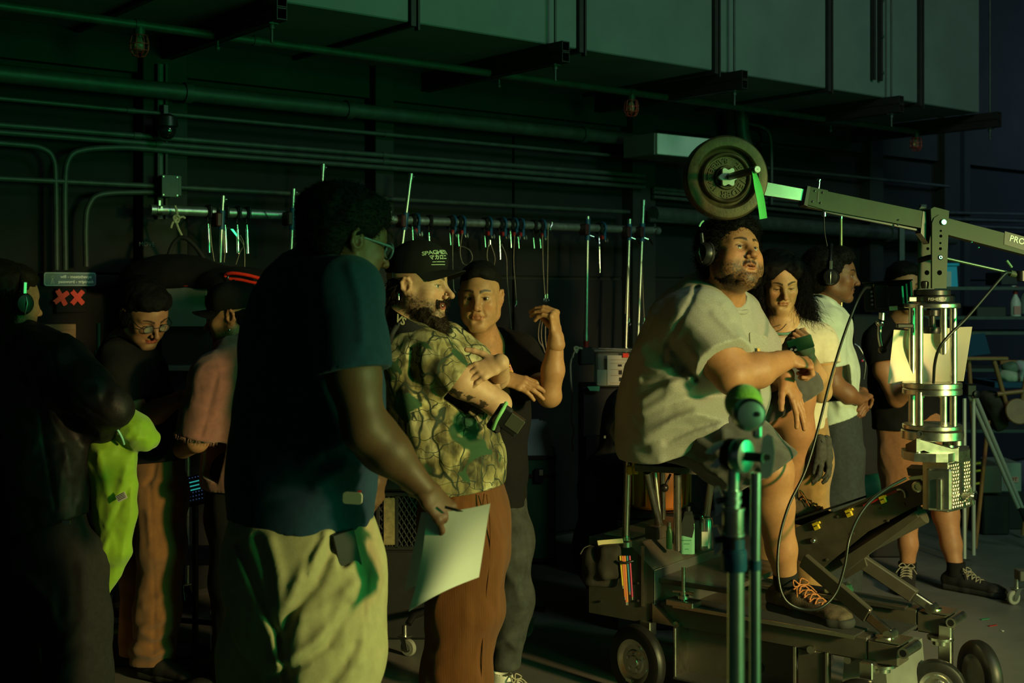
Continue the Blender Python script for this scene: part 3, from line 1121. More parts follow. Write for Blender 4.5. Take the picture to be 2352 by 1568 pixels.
wpipe('wall_pipe',[(-150,275),(1480,404)],.015,.16,'upper of three grey pipes bunched together mid wall',straps=(315,885))
wpipe('wall_pipe',[(-150,292),(1480,417)],.015,.16,'middle of three grey pipes bunched together mid wall',straps=(365,885))
wpipe('wall_pipe',arc([(150,620),(149,430),(158,365),(190,345),(260,339),(330,341),(420,350)],40) + [(1480,430)],.015,.16,'lower of three bunched pipes, bending down behind the sticker')
wpipe('wall_pipe',arc([(-100,322),(40,332),(95,340),(122,365),(128,430),(130,620)],30),.014,.16,'grey conduit bending down at the left end of the wall')
wpipe('wall_pipe',[(-150,402),(370,428)],.014,.16,'grey conduit running left from the junction box')
wpipe('wall_pipe',arc([(198,612),(197,520),(205,470),(240,445),(370,441)],30),.014,.16,'grey conduit curving from the junction box down the wall')
wpipe('wall_pipe',[(408,430),(1444,487)],.014,.16,'grey conduit running right from the junction box')
wpipe('wall_pipe',[(1490,505),(2104,530)],.016,.22,'thin pipe above the thick pipe behind the jib')
wpipe('steam_pipe',[(1500,492),(2190,548)],.055,.2,'thick grey pipe behind the seated man and the jib arm',straps=(1660,2040))
wpipe('wall_pipe',[(1700,379),(2180,428)],.012,.12,'thin pipe above the jib arm at right')
for i,(a,b,c) in enumerate([((1500,432),(1560,438),'upper'),((1500,441),(1560,446),'middle'),((1500,452),(1560,457),'lower')]):
 wpipe('wall_pipe',[a,b,(2110,487 + 14 * i),(2352,492 + 16 * i),(2500,485 + 18 * i)],.013,.15,c + ' cable tray pipe behind the jib arm')
wpipe('wall_pipe',arc([(1698,170),(1705,300),(1718,360),(1722,470)],20),.05,.35,'thick pipe dropping from the duct behind the weight plates')
wpipe('wall_pipe',arc([(1712,282),(1750,292),(1768,310),(1772,360),(1772,470)],20),.012,.2,'thin conduit bending down behind the weight plates')
jb = empty('junction_box',PW(390,450,.2),'grey square electrical junction box on the left pilaster','junction box')
MB().box(PW(391,427,.2),.085,.09,.105,AXW,.004).build('box_body',M_PIPE,jb)
MB().box(PW(391,427,.25),.09,.006,.11,AXW,.002).build('cover_plate',M_PIPE,jb)
for dx in (-1,1):
 for dz in (-1,1):
  q = PW(391,427,.253) + WU * (.036 * dx) + UP * (.045 * dz)
  MB().cyl(q,q + WN * .004,.004,n=8).build('screw',M_STEEL,jb)
# strut channel on the pilaster that carries them
sch = empty('wall_strut',PW(371,500,.14),'slotted steel strut fixed upright on the left pilaster','strut')
for x in (362,380):
 MB().box(PW(x,325,.14),.012,.03,.78,AXW).build('channel_side',M_DUCT_DK,sch)
MB().box(PW(371,325,.13),.04,.006,.78,AXW).build('channel_back',M_PIPE,sch)
# security camera on the pilaster
cm = empty('security_camera',PW(378,320,.2),'small black dome camera on the left pilaster','camera')
MB().box(PW(374,262,.16),.03,.08,.09,AXW,.004).build('bracket',M_BLACK,cm)
MB().lathe(PW(383,285,.26),(0,0,1),[(.02,.05),(.05,.035),(.055,.0),(.055,-.012),(.05,-.012)],24).build('housing',M_BLACK,cm)
mb = MB().ball(PW(383,300,.26),.046,20,12).build('dome',mat('dome_glass',(.01,.01,.01),rough=.08,coat=1),cm)
# caged bulbs
M_GLASSB = mat('bulb_glass',(.85,.75,.5),rough=.08,trans=.85)
for px,py,wd in ((320,58,'red wire caged bulb at upper left under the conduit'),(1450,213,'red wire caged bulb above the thick pipe end, middle one'),(2104,303,'red wire caged bulb at the right end of the conduit')):
 c = PW(px,py,.72)
 e = empty('caged_bulb',c - UP * .12,wd,'lamp','caged bulbs on the conduit')
 MB().lathe(c,(0,0,-1),[(.024,0),(.026,.03),(.022,.042),(.020,.055)],16).build('socket',M_PIPE,e)
 MB().lathe(c,(0,0,-1),[(.010,.055),(.014,.065),(.021,.085),(.020,.10),(.010,.115),(.0,.118)],16).build('bulb',M_GLASSB,e)
 mb = MB()
 for i in range(8):
  a = i * math.pi / 4
  d = Vector((math.cos(a),math.sin(a),0))
  mb.tube([c + d * .034 - UP * .045,c + d * .042 - UP * .075,c + d * .042 - UP * .11,c + d * .028 - UP * .137,c + d * .008 - UP * .142],.0026,5)
 for z,r in ((.047,.035),(.085,.042),(.115,.041)):
  mb.tube([c + Vector((math.cos(a),math.sin(a),0)) * r - UP * z for a in np.linspace(0,2 * math.pi,17)[:-1]],.0026,5,closed=True)
 mb.build('cage',mat('red_wire',(.35,.03,.015),rough=.4,noise=.3,nscale=50),e)
# pale box light fixture
lf = empty('light_fixture',PW(1560,355,.5),'pale box light fixture fixed high on the wall behind the weight plates','light fixture')
a,b = wt(1503,.62),wt(1700,.62)
zz = PW(1503,330,.62).z
MB().box(wp((a + b) / 2,.62 - .14,zz),b - a,.28,.135,AXW,.004).build('housing',mat('fixture_grey',(.10,.10,.085),rough=.6,noise=.2),lf)
MB().box(wp((a + b) / 2 + .005,.632,zz),b - a - .01,.016,.13,AXW,.004).build('diffuser',M_WHITE,lf)
# password sticker, red tape crosses, plywood
M_SIGN = mat('navy_sticker',(.06,.13,.17),rough=.5,noise=.1,nscale=20)
M_INK = mat('pale_print',(.80,.88,.82),rough=.6)
sg = empty('wifi_sign',PW(161,656,.05),'dark blue wifi password sticker on the wall','sign')
z0 = PW(161,641,.06)
cw = zw(161,.06) / F_PX
WW = 112 * cw / .93
def rrect(c,w,h,r,X,Y,n=5):
 c = Vector(c)
 out = []
 for sx,sy,a0 in ((1,1,0),(-1,1,90),(-1,-1,180),(1,-1,270)):
  for i in range(n + 1):
   a = math.radians(a0 + 90 * i / n)
   out.append(c + X * (sx * (w / 2 - r) + r * math.cos(a)) + Y * (sy * (h / 2 - r) + r * math.sin(a)))
 return out
mb = MB().prism(rrect(z0,WW,32 * cw,.012,WU,UP),WN * .003)
mb.build('plate',M_SIGN,sg)
mb = MB().prism(rrect(z0 + WN * .003,WW - .006,32 * cw - .006,.010,WU,UP),WN * .0004)
mb.build('border',mat('sticker_border',(.35,.50,.48),rough=.5),sg)
MB().prism(rrect(z0 + WN * .0034,WW - .011,32 * cw - .011,.009,WU,UP),WN * .0006).build('field',M_SIGN,sg)
lettering('wifi - meetstheeye',z0 + WN * .0045 + WU * .028 + UP * .0115,WU,UP,.0205,.0008,M_INK,sg,bold=.0004)
lettering('password - griptruck',z0 + WN * .0045 + WU * .028 - UP * .0125,WU,UP,.0205,.0008,M_INK,sg,bold=.0004)
mb = MB()
tc = z0 + WN * .0042 - WU * .086 - UP * .004
mb.tube([tc - UP * .020 - WU * .009,tc + UP * .008],.0008,4)
mb.tube([tc - UP * .020 + WU * .009,tc + UP * .008],.0008,4)
for k in range(4):
 w = .008 * (1 - k / 5)
 h = -.018 + k * .006
 mb.tube([tc + UP * h - WU * w,tc + UP * (h + .005) + WU * w * .8],.0006,4)
for a in range(8):
 d = WU * math.cos(a * .785) + UP * math.sin(a * .785)
 mb.tube([tc + UP * .013 + d * .004,tc + UP * .013 + d * .009],.0006,4)
mb.build('tower_icon',M_INK,sg)
M_TAPE = mat('red_gaffer_tape',(.85,.035,.012),rough=.55,noise=.15,nscale=60,bump=.2,bscale=200)
for px,wd in ((141,'red tape cross below the sticker, left one'),(178,'red tape cross below the sticker, right one')):
 c = PW(px,683,.06)
 e = empty('tape_cross',c - UP * .04,wd,'tape','red tape crosses under the sticker')
 for k,ang in enumerate((.75,-.95)):
  ang += (.12 if px > 150 else -.1)
  X = WU * math.cos(ang) + UP * math.sin(ang)
  Y = -WU * math.sin(ang) + UP * math.cos(ang)
  MB().prism([c + X * (.042 * a) + Y * (.0125 * b) + WN * (.001 * k) for a,b in ((-1,-.9),(-.95,.2),(-1.02,1),(.96,.9),(1.03,.1),(.98,-1))],WN * .001).build('tape_strip',M_TAPE,e)
# equipment the tape hangs on: a dark wall box
MB().box(PW(160,690,.03),.15,.05,.12,AXW,.005).build('wall_box',M_PANEL,base=PW(160,715,.0),label='small black wall box behind the red tape crosses',cat='box')
M_PLY = mat('plywood',(.36,.22,.09),rough=.7,noise=.35,nscale=7,stretch=(1,1,9),bump=.1,bscale=50)
pl = MB().box(PW(118,850,.10),.23,.02,.44,AXW,.002).build('plywood_board',M_PLY,label='small bare plywood board leaning behind the long-haired person',cat='board')
# dark pilaster marking
lettering('MOVE',PW(337,561,.123),WU,UP,.03,.001,mat('faded_mark',(.11,.13,.12),rough=.8),wall)
# ------------------------------------------------------------------ grip rail and what hangs on it
RO = .32
RA,RB = PW(345,481,RO),PW(1513,530,RO)
rail = empty('grip_rail',RA,'long horizontal steel pipe rail hung along the wall with clamps and cables','rail')
MB().cyl(RA,RB,.0242,n=24).build('rail_pipe',mat('galvanised_rail',(.48,.52,.48),rough=.34,metal=.85,noise=.25,nscale=30,rnoise=.1),rail)
RD = (RB - RA).normalized()
def on_rail(px):
 t = (px - 345) / (1513 - 345)
 # perspective-correct position along the rail
 z0,z1 = RA.y,RB.y
 s = t * z0 / (z1 + t * (z0 - z1))
 return RA + (RB - RA) * s
for px in (363,893,1500):
 c = on_rail(px)
 mb = MB().cyl(c - RD * .012,c + RD * .012,.029,n=18)
 mb.box(c + UP * .02 + WN * .015,.01,.012,.05,AXW)
 mb.cyl(c + WN * .02 + UP * .01,c + WN * .045 + UP * .01,.005,n=8)
 mb.build('rail_collar',M_STEEL,rail)
MB().tube(bez([on_rail(600) + WN * .03 + UP * .02,on_rail(605) + WN * .03,on_rail(612) + WN * .028 - UP * .03],8),.002,5).build('tie_wire',M_BLACK,rail)
for px in (480,900,1300):
 c = on_rail(px)
 MB().box(c - WN * .17 + UP * .0,.03,.30,.03,AXW,.003).build('rail_bracket',M_DUCT_DK,rail)
def rod(top,bot,wpx,label,blue=None,tip=True,ball_=False):
 q = on_rail((top[0] + bot[0]) / 2 if not (345 < top[0] < 1513) else top[0])
 Z = q.y - .06
 a,b = P(top[0],top[1],Z),P(bot[0],bot[1],Z)
 r = wpx * Z / F_PX / 2
 e = empty('hanging_rod',b,label,'rod','steel rods clamped on the rail')
 d = (a - b).normalized()
 MB().cyl(b,a,r,n=16).build('tube',M_STEEL,e)
 if tip:
  mb = MB().cyl(a - d * .03,a + d * .006,r * 1.25,n=16)
  mb.cyl(a - d * .012,a - d * .012 + RD * .022,.004,n=8)
  mb.build('end_collar',M_STEEL,e)
 if blue:
  y0,y1 = blue
  L = top[1] - bot[1]
  p0 = a + (b - a) * ((y0 - top[1]) / (bot[1] - top[1]))
  p1 = a + (b - a) * ((y1 - top[1]) / (bot[1] - top[1]))
  mb = MB().cyl(p1,p0,r * 1.35,n=16)
  cl = mb.build('clamp_sleeve',M_BLUE,e)
  m = (p0 + p1) / 2
  mb = MB()
  mb.box(m - WN * .0 - RD * .028,.03,.07,.07,AXW,.006)
  mb.build('clamp_jaw',mat('dark_red_cast',(.055,.010,.012),rough=.5,noise=.4,nscale=30),e)
  wg = m - UP * .045 + RD * .035 - WN * -.02
  mb = MB().cyl(m - UP * .03,wg,.006,n=8)
  Wd = (RD * .5 - UP * .85).normalized()
  mb.prism([wg + Wd * .0 + RD * .0,wg + Wd * .03 + WN * .0 + RD * .008,wg + Wd * .045 + RD * .012,wg + Wd * .03 + RD * .020,wg + RD * .014],WN * .006)
  mb.build('wing_screw',M_CHROME,e)
 return e
rod((512,452),(505,602),10,'short steel rod with blue sleeve, leftmost on the rail',(483,527))
rod((674,436),(668,588),10,'steel rod with blue sleeve rising left of the navy shirt man',(477,528))
rod((742,379),(735,520),10,'tall steel rod rising behind the head of the navy shirt man',None)
rod((944,401),(922,575),10,'slanting steel rod with blue sleeve above the capped man',(488,528))
rod((1350,499),(1346,792),9,'long steel rod hanging right of the raised hand',(503,552))
rod((1446,505),(1437,805),9,'long steel rod ending at the paper tray, nearer the rope',(514,552))
rod((1478,461),(1464,805),9,'long steel rod ending at the paper tray, nearer the seated man',(513,554))
# fittings at the foot of the long rod
c = P(1346,775,on_rail(1348).y - .06)
e = empty('rod_fitting',c,'red and black fitting at the foot of the long hanging rod','fitting')
MB().cyl(c + UP * .05,c - UP * .02,.016,n=12).build('sleeve',M_STEEL,e)
MB().cyl(c - UP * .02,c - UP * .06,.015,n=12).build('red_band',M_RED,e)
MB().box(c - UP * .115,.11,.05,.11,AXW,.01).build('bag_block',M_BLACK_MATTE,e)
def pin(x,y0,y1,wpx,label,group='bright spigot pins hanging from the rail',dZ=.07):
 Z = on_rail(x).y - dZ
 a,b = P(x,y0,Z),P(x + 2,y1,Z)
 r = wpx * Z / F_PX / 2
 e = empty('spigot_pin',b,label,'pin',group)
 mb = MB()
 d = (b - a).normalized()
 l = (b - a).length
 mb.lathe(a,d,[(r * .45,0),(r * .45,l * .05),(r * .6,l * .06),(r * .6,l * .14),(r,l * .16),(r,l * .30),(r * .82,l * .305),(r * .82,l * .33),(r,l * .335),(r,l)],16)
 mb.build('pin_body',M_CHROME,e)
 q = on_rail(x)
 top = q - UP * .02
 mb = MB().cyl(a - d * .004,top,.006,n=8)
 mb.build('stem',M_BLACK,e)
 mb = MB().box(q + WN * .004,.022,.072,.072,(RD,WN,UP),.012)
 mb.build('clamp',M_BLACK,e)
 return e
LP = 'bright steel spigot pin, %s of four hung at the left of the rail'
for (x,y0,y1),w in zip(((478,514,580),(517,516,580),(545,516,582),(567,516,582)),('first','second','third','fourth')):
 pin(x,y0,y1,9,LP % w)
pins = [(947,521,561,4,'below the slanting rod'),(985,534,580,6,'just above the cap lettering'),(1033,535,563,4,'right of the cap peak, first'),(1052,537,565,4,'right of the cap peak, second'),
  (1113,541,568,4,'above the grey-haired man, first'),(1147,541,596,6,'longest, above the grey-haired man'),(1172,530,569,5,'above the grey-haired man, third'),(1190,544,570,4,'above the grey-haired man, fourth'),
  (1225,546,570,4,'above the raised hand, first'),(1240,546,570,4,'above the raised hand, second'),(1376,543,626,4,'dull long one beside the long rod')]
for x,y0,y1,w,wd in pins:
 pin(x,y0,y1,w,'small hanging steel pin ' + wd,'small pins hung on the right half of the rail')
cl_words = ['first','second','third','fourth','fifth','sixth','seventh','eighth','ninth']
for x,wd in zip((956,1040,1061,1122,1155,1181,1196,1245,1383),cl_words):
 c = on_rail(x)
 e = empty('pipe_clamp',c - UP * .07,'blue and red pipe clamp hooked over the rail, %s after the capped man' % wd,'clamp','blue pipe clamps on the rail')
 mb = MB()
 arcp = [c + UP * (.036 * math.sin(a)) + WN * (.036 * math.cos(a)) for a in np.linspace(-.9,math.pi + .6,12)]
 mb.tube(arcp,.0085,6)
 mb.box(c - UP * .05 + WN * .022,.018,.018,.045,(RD,WN,UP),.003)
 mb.build('hook',M_BLUE,e)
 MB().box(c - UP * .058 + WN * .012 - RD * .012,.022,.028,.026,(RD,WN,UP),.004).build('jaw',M_RED,e)
 mb = MB().cyl(c - UP * .05 + WN * .02,c - UP * .085 + WN * .02 + RD * .012,.004,n=8)
 q = c - UP * .06 + RD * .02 + WN * .025
 mb.prism([q,q + RD * .008 - UP * .018,q + RD * .002 - UP * .030,q - RD * .006 - UP * .018],WN * .004)
 mb.build('wing_screw',M_STEEL,e)
def wcable(pts,label,r=.0022,dZ=.1,m=None,name='safety_cable',group='safety cables hung on the rail',closed=False,end=None):
 Z = on_rail(max(350,min(1510,pts[0][0]))).y - dZ
 q = bez([P(x,y,Z) for x,y in pts],10 * len(pts))
 e = empty(name,q[-1],label,'cable',group)
 MB().tube(q,r,6).build('wire',m or M_CABLE,e)
 if end:
  c = q[-1]
  mb = MB().cyl(c + UP * .012,c - UP * .012,.006,n=8)
  mb.tube([c - UP * .012 + (RD * math.cos(a) + UP * math.sin(a)) * .012 - UP * .012 for a in np.linspace(0,6.28,11)[:-1]],.0022,5,closed=True)
  mb.build('clip',M_CHROME,e)
 return e
wcable([(482,515),(486,560),(492,600)],'thin cable beside the leftmost bright pin')
wcable([(516,530),(517,570),(515,602)],'thin cable behind the second bright pin')
wcable([(552,540),(560,560),(551,580),(542,607)],'thin cable crossing left below the third bright pin')
wcable([(548,543),(560,565),(562,590),(562,617)],'thin cable hanging straight below the third bright pin')
wcable([(1040,532),(1040,600),(1042,660),(1047,672)],'cable hanging past the peak of the cap')
wcable([(1062,535),(1057,575),(1062,602),(1074,608),(1085,594),(1080,576),(1066,567),(1058,566)],'looped cable above the dark-haired man')
wcable([(1124,550),(1119,580),(1121,600),(1132,612),(1137,592),(1126,556)],'short looped cable above the dark-haired man',end=True)
wcable([(1152,560),(1163,590),(1165,640),(1170,700),(1174,755)],'long cable hanging left of the raised hand, longest one',end=True)
wcable([(1182,540),(1180,600),(1184,660),(1186,695)],'straight cable hanging left of the raised hand',end=True)
wcable([(1246,540),(1248,620),(1252,680)],'cable above the raised hand, left strand',end=True)
wcable([(1259,515),(1258,600),(1257,680)],'cable above the raised hand, right strand',end=True)
wcable([(1436,720),(1443,610),(1445,735)],'thin cable beside the long rod, ending in a loop',end=True)
wcable([(1474,600),(1476,650),(1478,700),(1480,735)],'thin cable between the long rods and the seated man',end=True)
for i,(dx,b) in enumerate(((-14,800),(-8,815),(0,820),(8,822),(14,800))):
 wcable([(1253,705),(1253 + dx,745),(1253 + dx * 1.1,780),(1258 + dx * .6,b)],'coil strand of steel cable below the raised hand, strand %s' % ('one','two','three','four','five')[i],r=.003,dZ=.1)
MB().tube([on_rail(1259) + WN * .03 + UP * (.03 * math.cos(a)) + RD * (.008 * math.sin(a * 2)) - WN * (.0) for a in np.linspace(0,3,9)],.004,5).build('chain_link',M_CHROME,rail)
def rope(pts,Z,label,r=.0048,knot=None):
 q = bez([P(x,y,Z) for x,y in pts],8 * len(pts))
 e = empty('rope',q[-1],label,'rope')
 MB().tube(q,r,7).build('cord',M_ROPE,e)
 if knot:
  x,y = knot
  c = P(x,y,Z) + WN * .006
  mb = MB()
  mb.tube([c + (RD * math.cos(a) * .014 + UP * math.sin(a) * .018) + WN * (.006 * math.sin(2 * a)) for a in np.linspace(0,6.28,15)[:-1]],r,6,closed=True)
  mb.tube(bez([c,c + RD * .03 + UP * .012,c + RD * .045 + UP * .005],6),r * .9,6)
  mb.tube(bez([c,c - RD * .02 - UP * .02,c - RD * .028 - UP * .045],6),r * .9,6)
  mb.build('knot',M_ROPE,e)
 return e
ZR = on_rail(405).y - .08
rope([(402,472),(407,490),(404,505),(410,525),(417,540),(420,552)],ZR,'short pale rope knotted on the left end of the rail',.0065,(404,503))
rope([(1338,800),(1322,802),(1311,830),(1311,870),(1314,910),(1312,960),(1318,990),(1314,1012),(1316,1036)],on_rail(1330).y - .3,'long pale rope hanging beside the long steel rod',.0055,(1322,803))
# black hose loop at the rope
c0 = [P(x,y,ZR - .02) for x,y in ((383,600),(398,560),(420,545),(445,562),(470,595))]
MB().tube(bez(c0,20),.011,8).build('hose_loop',M_BLACK_MATTE,label='black hose loop hung from the knotted rope',cat='hose')
# ------------------------------------------------------------------ camera dolly
M_DOLLY = mat('dolly_grey_paint',(.070,.062,.048),rough=.36,noise=.18,nscale=10,spec=.5,rnoise=.08,bump=.05,bscale=60,coat=.15)
M_DOLLY_DK = mat('dolly_dark_paint',(.062,.053,.038),rough=.5,noise=.3,nscale=14)
M_ALU = mat('satin_aluminium',(.60,.58,.50),rough=.30,metal=1.0,noise=.12,nscale=30,rnoise=.08)
M_TYRE = mat('tyre_rubber',(.012,.012,.011),rough=.45,noise=.3,nscale=30)
M_GRIP = mat('grip_tape',(.030,.030,.028),rough=.85,noise=.6,nscale=220,bump=.8,bscale=500)
M_YEL = mat('yellow_plastic',(.62,.44,.02),rough=.5,noise=.1)
DX,DZ = 1.335,4.43
E1,E2 = Vector((.795,-.607,0)),Vector((.607,.795,0))
AXD = (E1,E2,UP)
def DP(a,b,z):
 return Vector((DX,DZ,0)) + E1 * a + E2 * b + UP * z
def DA(pxx,py,b):
 """point seen at pxx, py lying in the dolly's upright plane b metres in from its near side"""
 o = DP(0,b,0)
 r = (pxx - 1176.0) / F_PX
 a = (r * o.y - o.x) / (E1.x - r * E1.y)
 q = o + E1 * a
 return P(pxx,py,q.y)
def dz_(pxx,py,b):
 return DA(pxx,py,b)
dolly = empty('camera_dolly',DP(-.6,.27,0),'grey four-wheeled camera dolly with raised arm and rider seat','dolly')
for b,nm in ((0.0,'near'),(.50,'far')):
 r = MB().box(DP(-.62,b + .05,.318),1.06,.10,.085,AXD,.006).build('side_rail',M_DOLLY,dolly)
 MB().box(DP(-.50,b + .045,.3635),.74,.13,.006,AXD,.001).build('grip_tread',M_GRIP,r)
 MB().box(DP(-.50,b - .022,.3605),.74,.006,.014,AXD).build('tread_lip',M_ALU,r)
 MB().box(DP(-.035,b + .05,.315),.115,.105,.080,AXD,.006).build('end_block',M_DOLLY,r)
 mb = MB().prism([DP(-.06,b - .005,.356),DP(.035,b - .005,.356),DP(.035,b + .105,.356),DP(-.06,b + .105,.356)],UP * .006)
 mb.build('end_cap_plate',M_ALU,r)
 MB().lathe(DP(-.045,b + .05,.362),(0,0,1),[(.034,0),(.034,.003),(.024,.007),(0,.007)],20).build('dome_cap',M_ALU,r)
 MB().cyl(DP(.05,b - .035,.338),DP(.05,b + .10,.338),.019,n=20).build('push_bar',M_ALU,r)
 MB().cyl(DP(.05,b - .036,.338),DP(.05,b - .02,.338),.0125,n=16).build('bar_bore',M_BLACK,r)
 for a in (-.30,-.86):
  MB().cyl(DP(a,b - .018,.285),DP(a,b + .02,.285),.014,n=14).build('axle_boss',M_ALU,r)
def wheel(c,ax,r,label,w=.05,hub=.62):
 ax = Vector(ax).normalized()
 t = MB().lathe(c,ax,[(r * hub,-w / 2),(r * .86,-w * .52),(r * .95,-w * .42),(r,-w * .2),(r,w * .2),(r * .95,w * .42),(r * .86,w * .52),(r * hub,w / 2)],40,closed=False).build('wheel',M_TYRE,dolly)
 MB().lathe(c,ax,[(r * hub,w * .5),(r * hub,w * .5),(r * .56,w * .46),(r * .46,w * .30),(r * .46,w * .30),(r * .34,w * .26),(r * .30,w * .36),(r * .18,w * .36),(r * .18,w * .36),(r * .16,w * .50),(r * .07,w * .52),(0,w * .52)],36,closed=False).build('rim',M_ALU,t)
 MB().lathe(c,-ax,[(r * hub,w * .5),(r * .5,w * .3),(0,w * .3)],24,closed=False).build('rim_back',M_ALU,t)
 u,v,w_ = frame(ax)
 for i in range(5):
  a = i * 1.2566 + .3
  q = Vector(c) + (u * math.cos(a) + v * math.sin(a)) * (r * .24) + ax * (w * .36)
  MB().cyl(q,q + ax * .006,.007,n=6).build('wheel_bolt',M_CHROME,t)
 MB().box(Vector(c) + (u * -.3 + v * -.95).normalized() * (r * .56) + ax * (w * .505),.03,.012,.002,(v.cross(ax) if False else u,v,ax)).build('rim_sticker',mat('pale_sticker',(.55,.52,.42),rough=.6),t)
 return t
wheel(DP(-.985,-.10,.142),(-E2 + E1 * -.25),.142,'')
wheel(DP(-.08,-.085,.118),(-E2 * .95 + E1 * .2),.118,'')
wheel(DP(.02,.40,.105),(-E2 + E1 * .32),.105,'')
wheel(DP(.13,.555,.132),(E1 * .55 + E2 * .6),.132,'',.055)
wheel(DP(-1.0,.64,.142),(E2),.142,'')
mb = MB()
mb.box(DP(.02,.50,.24),.05,.03,.16,AXD,.004)
mb.build('wheel_fork',M_ALU,dolly)
for a,b in ((-.08,.0),(-.985,.0)):
 MB().box(DP(a,b - .02,.255),.05,.05,.06,AXD,.004).build('wheel_fork',M_ALU,dolly)
mb = MB()
c = DP(.115,.60,.132) + E1 * .03
MB().lathe(c,E1 * .55 + E2 * .6 + Vector((0,-.9,0)),[(.026,0),(.03,.006),(.02,.02),(.02,.02),(.012,.022),(0,.022)],20).build('hub_cap',M_BLACK,dolly)
# bolts and plates under the rails
MB().lathe(DP(.0,.50,.272),(0,0,-1),[(.05,0),(.05,.01),(.03,.012),(.03,.03)],20).build('swivel_plate',M_ALU,dolly)
MB().lathe(DP(-.05,.03,.272),(0,0,-1),[(.05,0),(.05,.01),(.03,.012),(.03,.03)],20).build('swivel_plate',M_ALU,dolly)
# belly box between the wheels
mb = MB().box(DP(-.62,.05,.185),.46,.012,.20,AXD,.003)
mb.build('side_skirt',M_DOLLY,dolly)
MB().box(DP(-.62,.0,.09),.46,.12,.01,AXD,.003).build('skirt_foot',M_GRIP,dolly)
MB().box(DP(-.845,.0,.185),.012,.11,.20,AXD,.003).build('skirt_end',M_ALU,dolly)
MB().box(DP(-.30,.02,.185),.11,.05,.19,AXD,.004).build('belly_post',M_DOLLY,dolly)
for a in (-.365,-.24):
 MB().box(DP(a,-.006,.185),.012,.012,.2,AXD,.002).build('belly_trim',M_ALU,dolly)
MB().prism(rrect(DP(-.55,.043,.165),.075,.04,.018,E1,UP),-E2 * .004).build('hand_hole',M_BLACK,dolly)
mb = MB().cyl(DP(-.17,.01,.265),DP(-.17,.12,.265),.014,n=16)
mb.build('cross_tube',M_ALU,dolly)
cw = MB().prism([DP(-.2,.06,.27),DP(-.05,.06,.27),DP(-.03,.06,.05),DP(-.22,.06,.05)],E2 * .38).build('front_fairing',mat('pale_fairing',(.26,.27,.24),rough=.35,noise=.15,nscale=6,metal=.4),dolly)
# deck between the rails
MB().box(DP(-.65,.30,.29),.9,.40,.03,AXD,.004).build('deck',M_DOLLY_DK,dolly)
MB().box(DP(-.2,.30,.31),.26,.30,.012,AXD,.002).build('grip_tread',M_GRIP,dolly)
# rear body with sloping top
prof = [(-1.26,.275),(-1.26,.585),(-1.075,.585),(-.955,.492),(-.955,.30),(-1.0,.275)]
body = MB().prism([DP(a,-.03,z) for a,z in prof],E2 * .60).build('rear_body',M_DOLLY,dolly)
MB().box(DP(-.80,.28,.445),.32,.56,.02,AXD,.003).build('lower_deck',M_DOLLY,dolly)
MB().box(DP(-.951,.27,.39),.006,.60,.20,AXD,.002).build('front_panel',mat('brushed_panel',(.20,.21,.20),rough=.32,metal=.7,noise=.1,nscale=20),body)
MB().box(DP(-1.0,-.034,.46),.012,.006,.24,AXD).build('edge_trim',M_ALU,body)
MB().prism([DP(-.955,-.036,.36),DP(-.955,-.036,.285),DP(-.86,-.036,.285)],E2 * .05).build('bracket',M_ALU,body)
MB().box(DP(-1.165,.10,.588),.14,.11,.003,AXD).build('name_plate',mat('white_label',(.42,.42,.36),rough=.6,noise=.2,nscale=60),body)
for a,z in ((-1.05,.50),(-1.02,.36),(-1.02,.43),(-1.2,.33)):
 MB().cyl(DP(a,-.032,z),DP(a,-.037,z),.005,n=8).build('screw',M_ALU,body)
# levelling screw on the side rail
lv = DP(-.83,-.01,.365)
MB().cyl(lv,lv + UP * .15,.008,n=12).build('levelling_screw',M_ALU,dolly)
MB().box(lv + UP * .012,.12,.07,.022,AXD,.003).build('levelling_foot',M_ALU,dolly)
MB().lathe(lv + UP * .028,(0,0,1),[(.022,0),(.022,.012),(.012,.014),(.012,.03)],16).build('lock_nut',M_ALU,dolly)
MB().tube([lv + UP * .05 - E1 * .045,lv + UP * .052,lv + UP * .05 + E1 * .045],.007,8).build('wing_bar',M_ALU,dolly)
# rider seat on tubes
def T4(x,y,z):
 return P(x,y,z)
seat_z = P(1530,1075,5.05).z
MB().prism([P(1458,1082,4.92),P(1608,1090,4.92),P(1640,1076,5.30),P(1470,1066,5.30)],UP * .024).build('seat_board',mat('grey_board',(.10,.10,.075),rough=.6,noise=.4,nscale=14),dolly)
MB().prism([P(1495,1067,4.95),P(1602,1082,4.95),P(1630,1064,5.28),P(1500,1056,5.28)],UP * .035).build('seat_cushion',M_BLACK_MATTE,dolly)
for x0,y0,z0,x1,y1,z1,r in ((1444,1000,5.0,1437,1242,5.06,.0145),(1487,1084,5.0,1516,1215,5.12,.0155),(1556,1088,5.02,1556,1262,5.1,.0155),(1522,1082,5.2,1524,1190,5.28,.010),(1634,1100,5.2,1622,1190,5.25,.014),(1504,1085,5.2,1515,1190,5.2,.010)):
 MB().cyl(P(x0,y0,z0),P(x1,y1,z1),r,n=16).build('seat_tube',M_ALU,dolly)
MB().box(P(1507,1221,5.09),.06,.08,.05,AXD,.004).build('tube_socket',M_DOLLY_DK,dolly)
MB().lathe(P(1437,1243,5.05),(0,0,1),[(.026,-.02),(.026,0),(.018,.006),(.018,.02)],16).build('tube_collar',M_ALU,dolly)
MB().box(P(1446,1079,4.97),.022,.04,.034,None,.004).build('yellow_clamp',M_YEL,dolly)
MB().box(P(1460,1079,4.95),.018,.035,.030,None,.004).build('yellow_clamp',M_YEL,dolly)
MB().cyl(P(1540,1088,5.05),P(1527,1118,5.04),.005,n=10).build('lever',M_BLACK,dolly)
MB().ball(P(1526,1120,5.04),.017,16,12).build('lever_knob',M_BLACK,dolly)
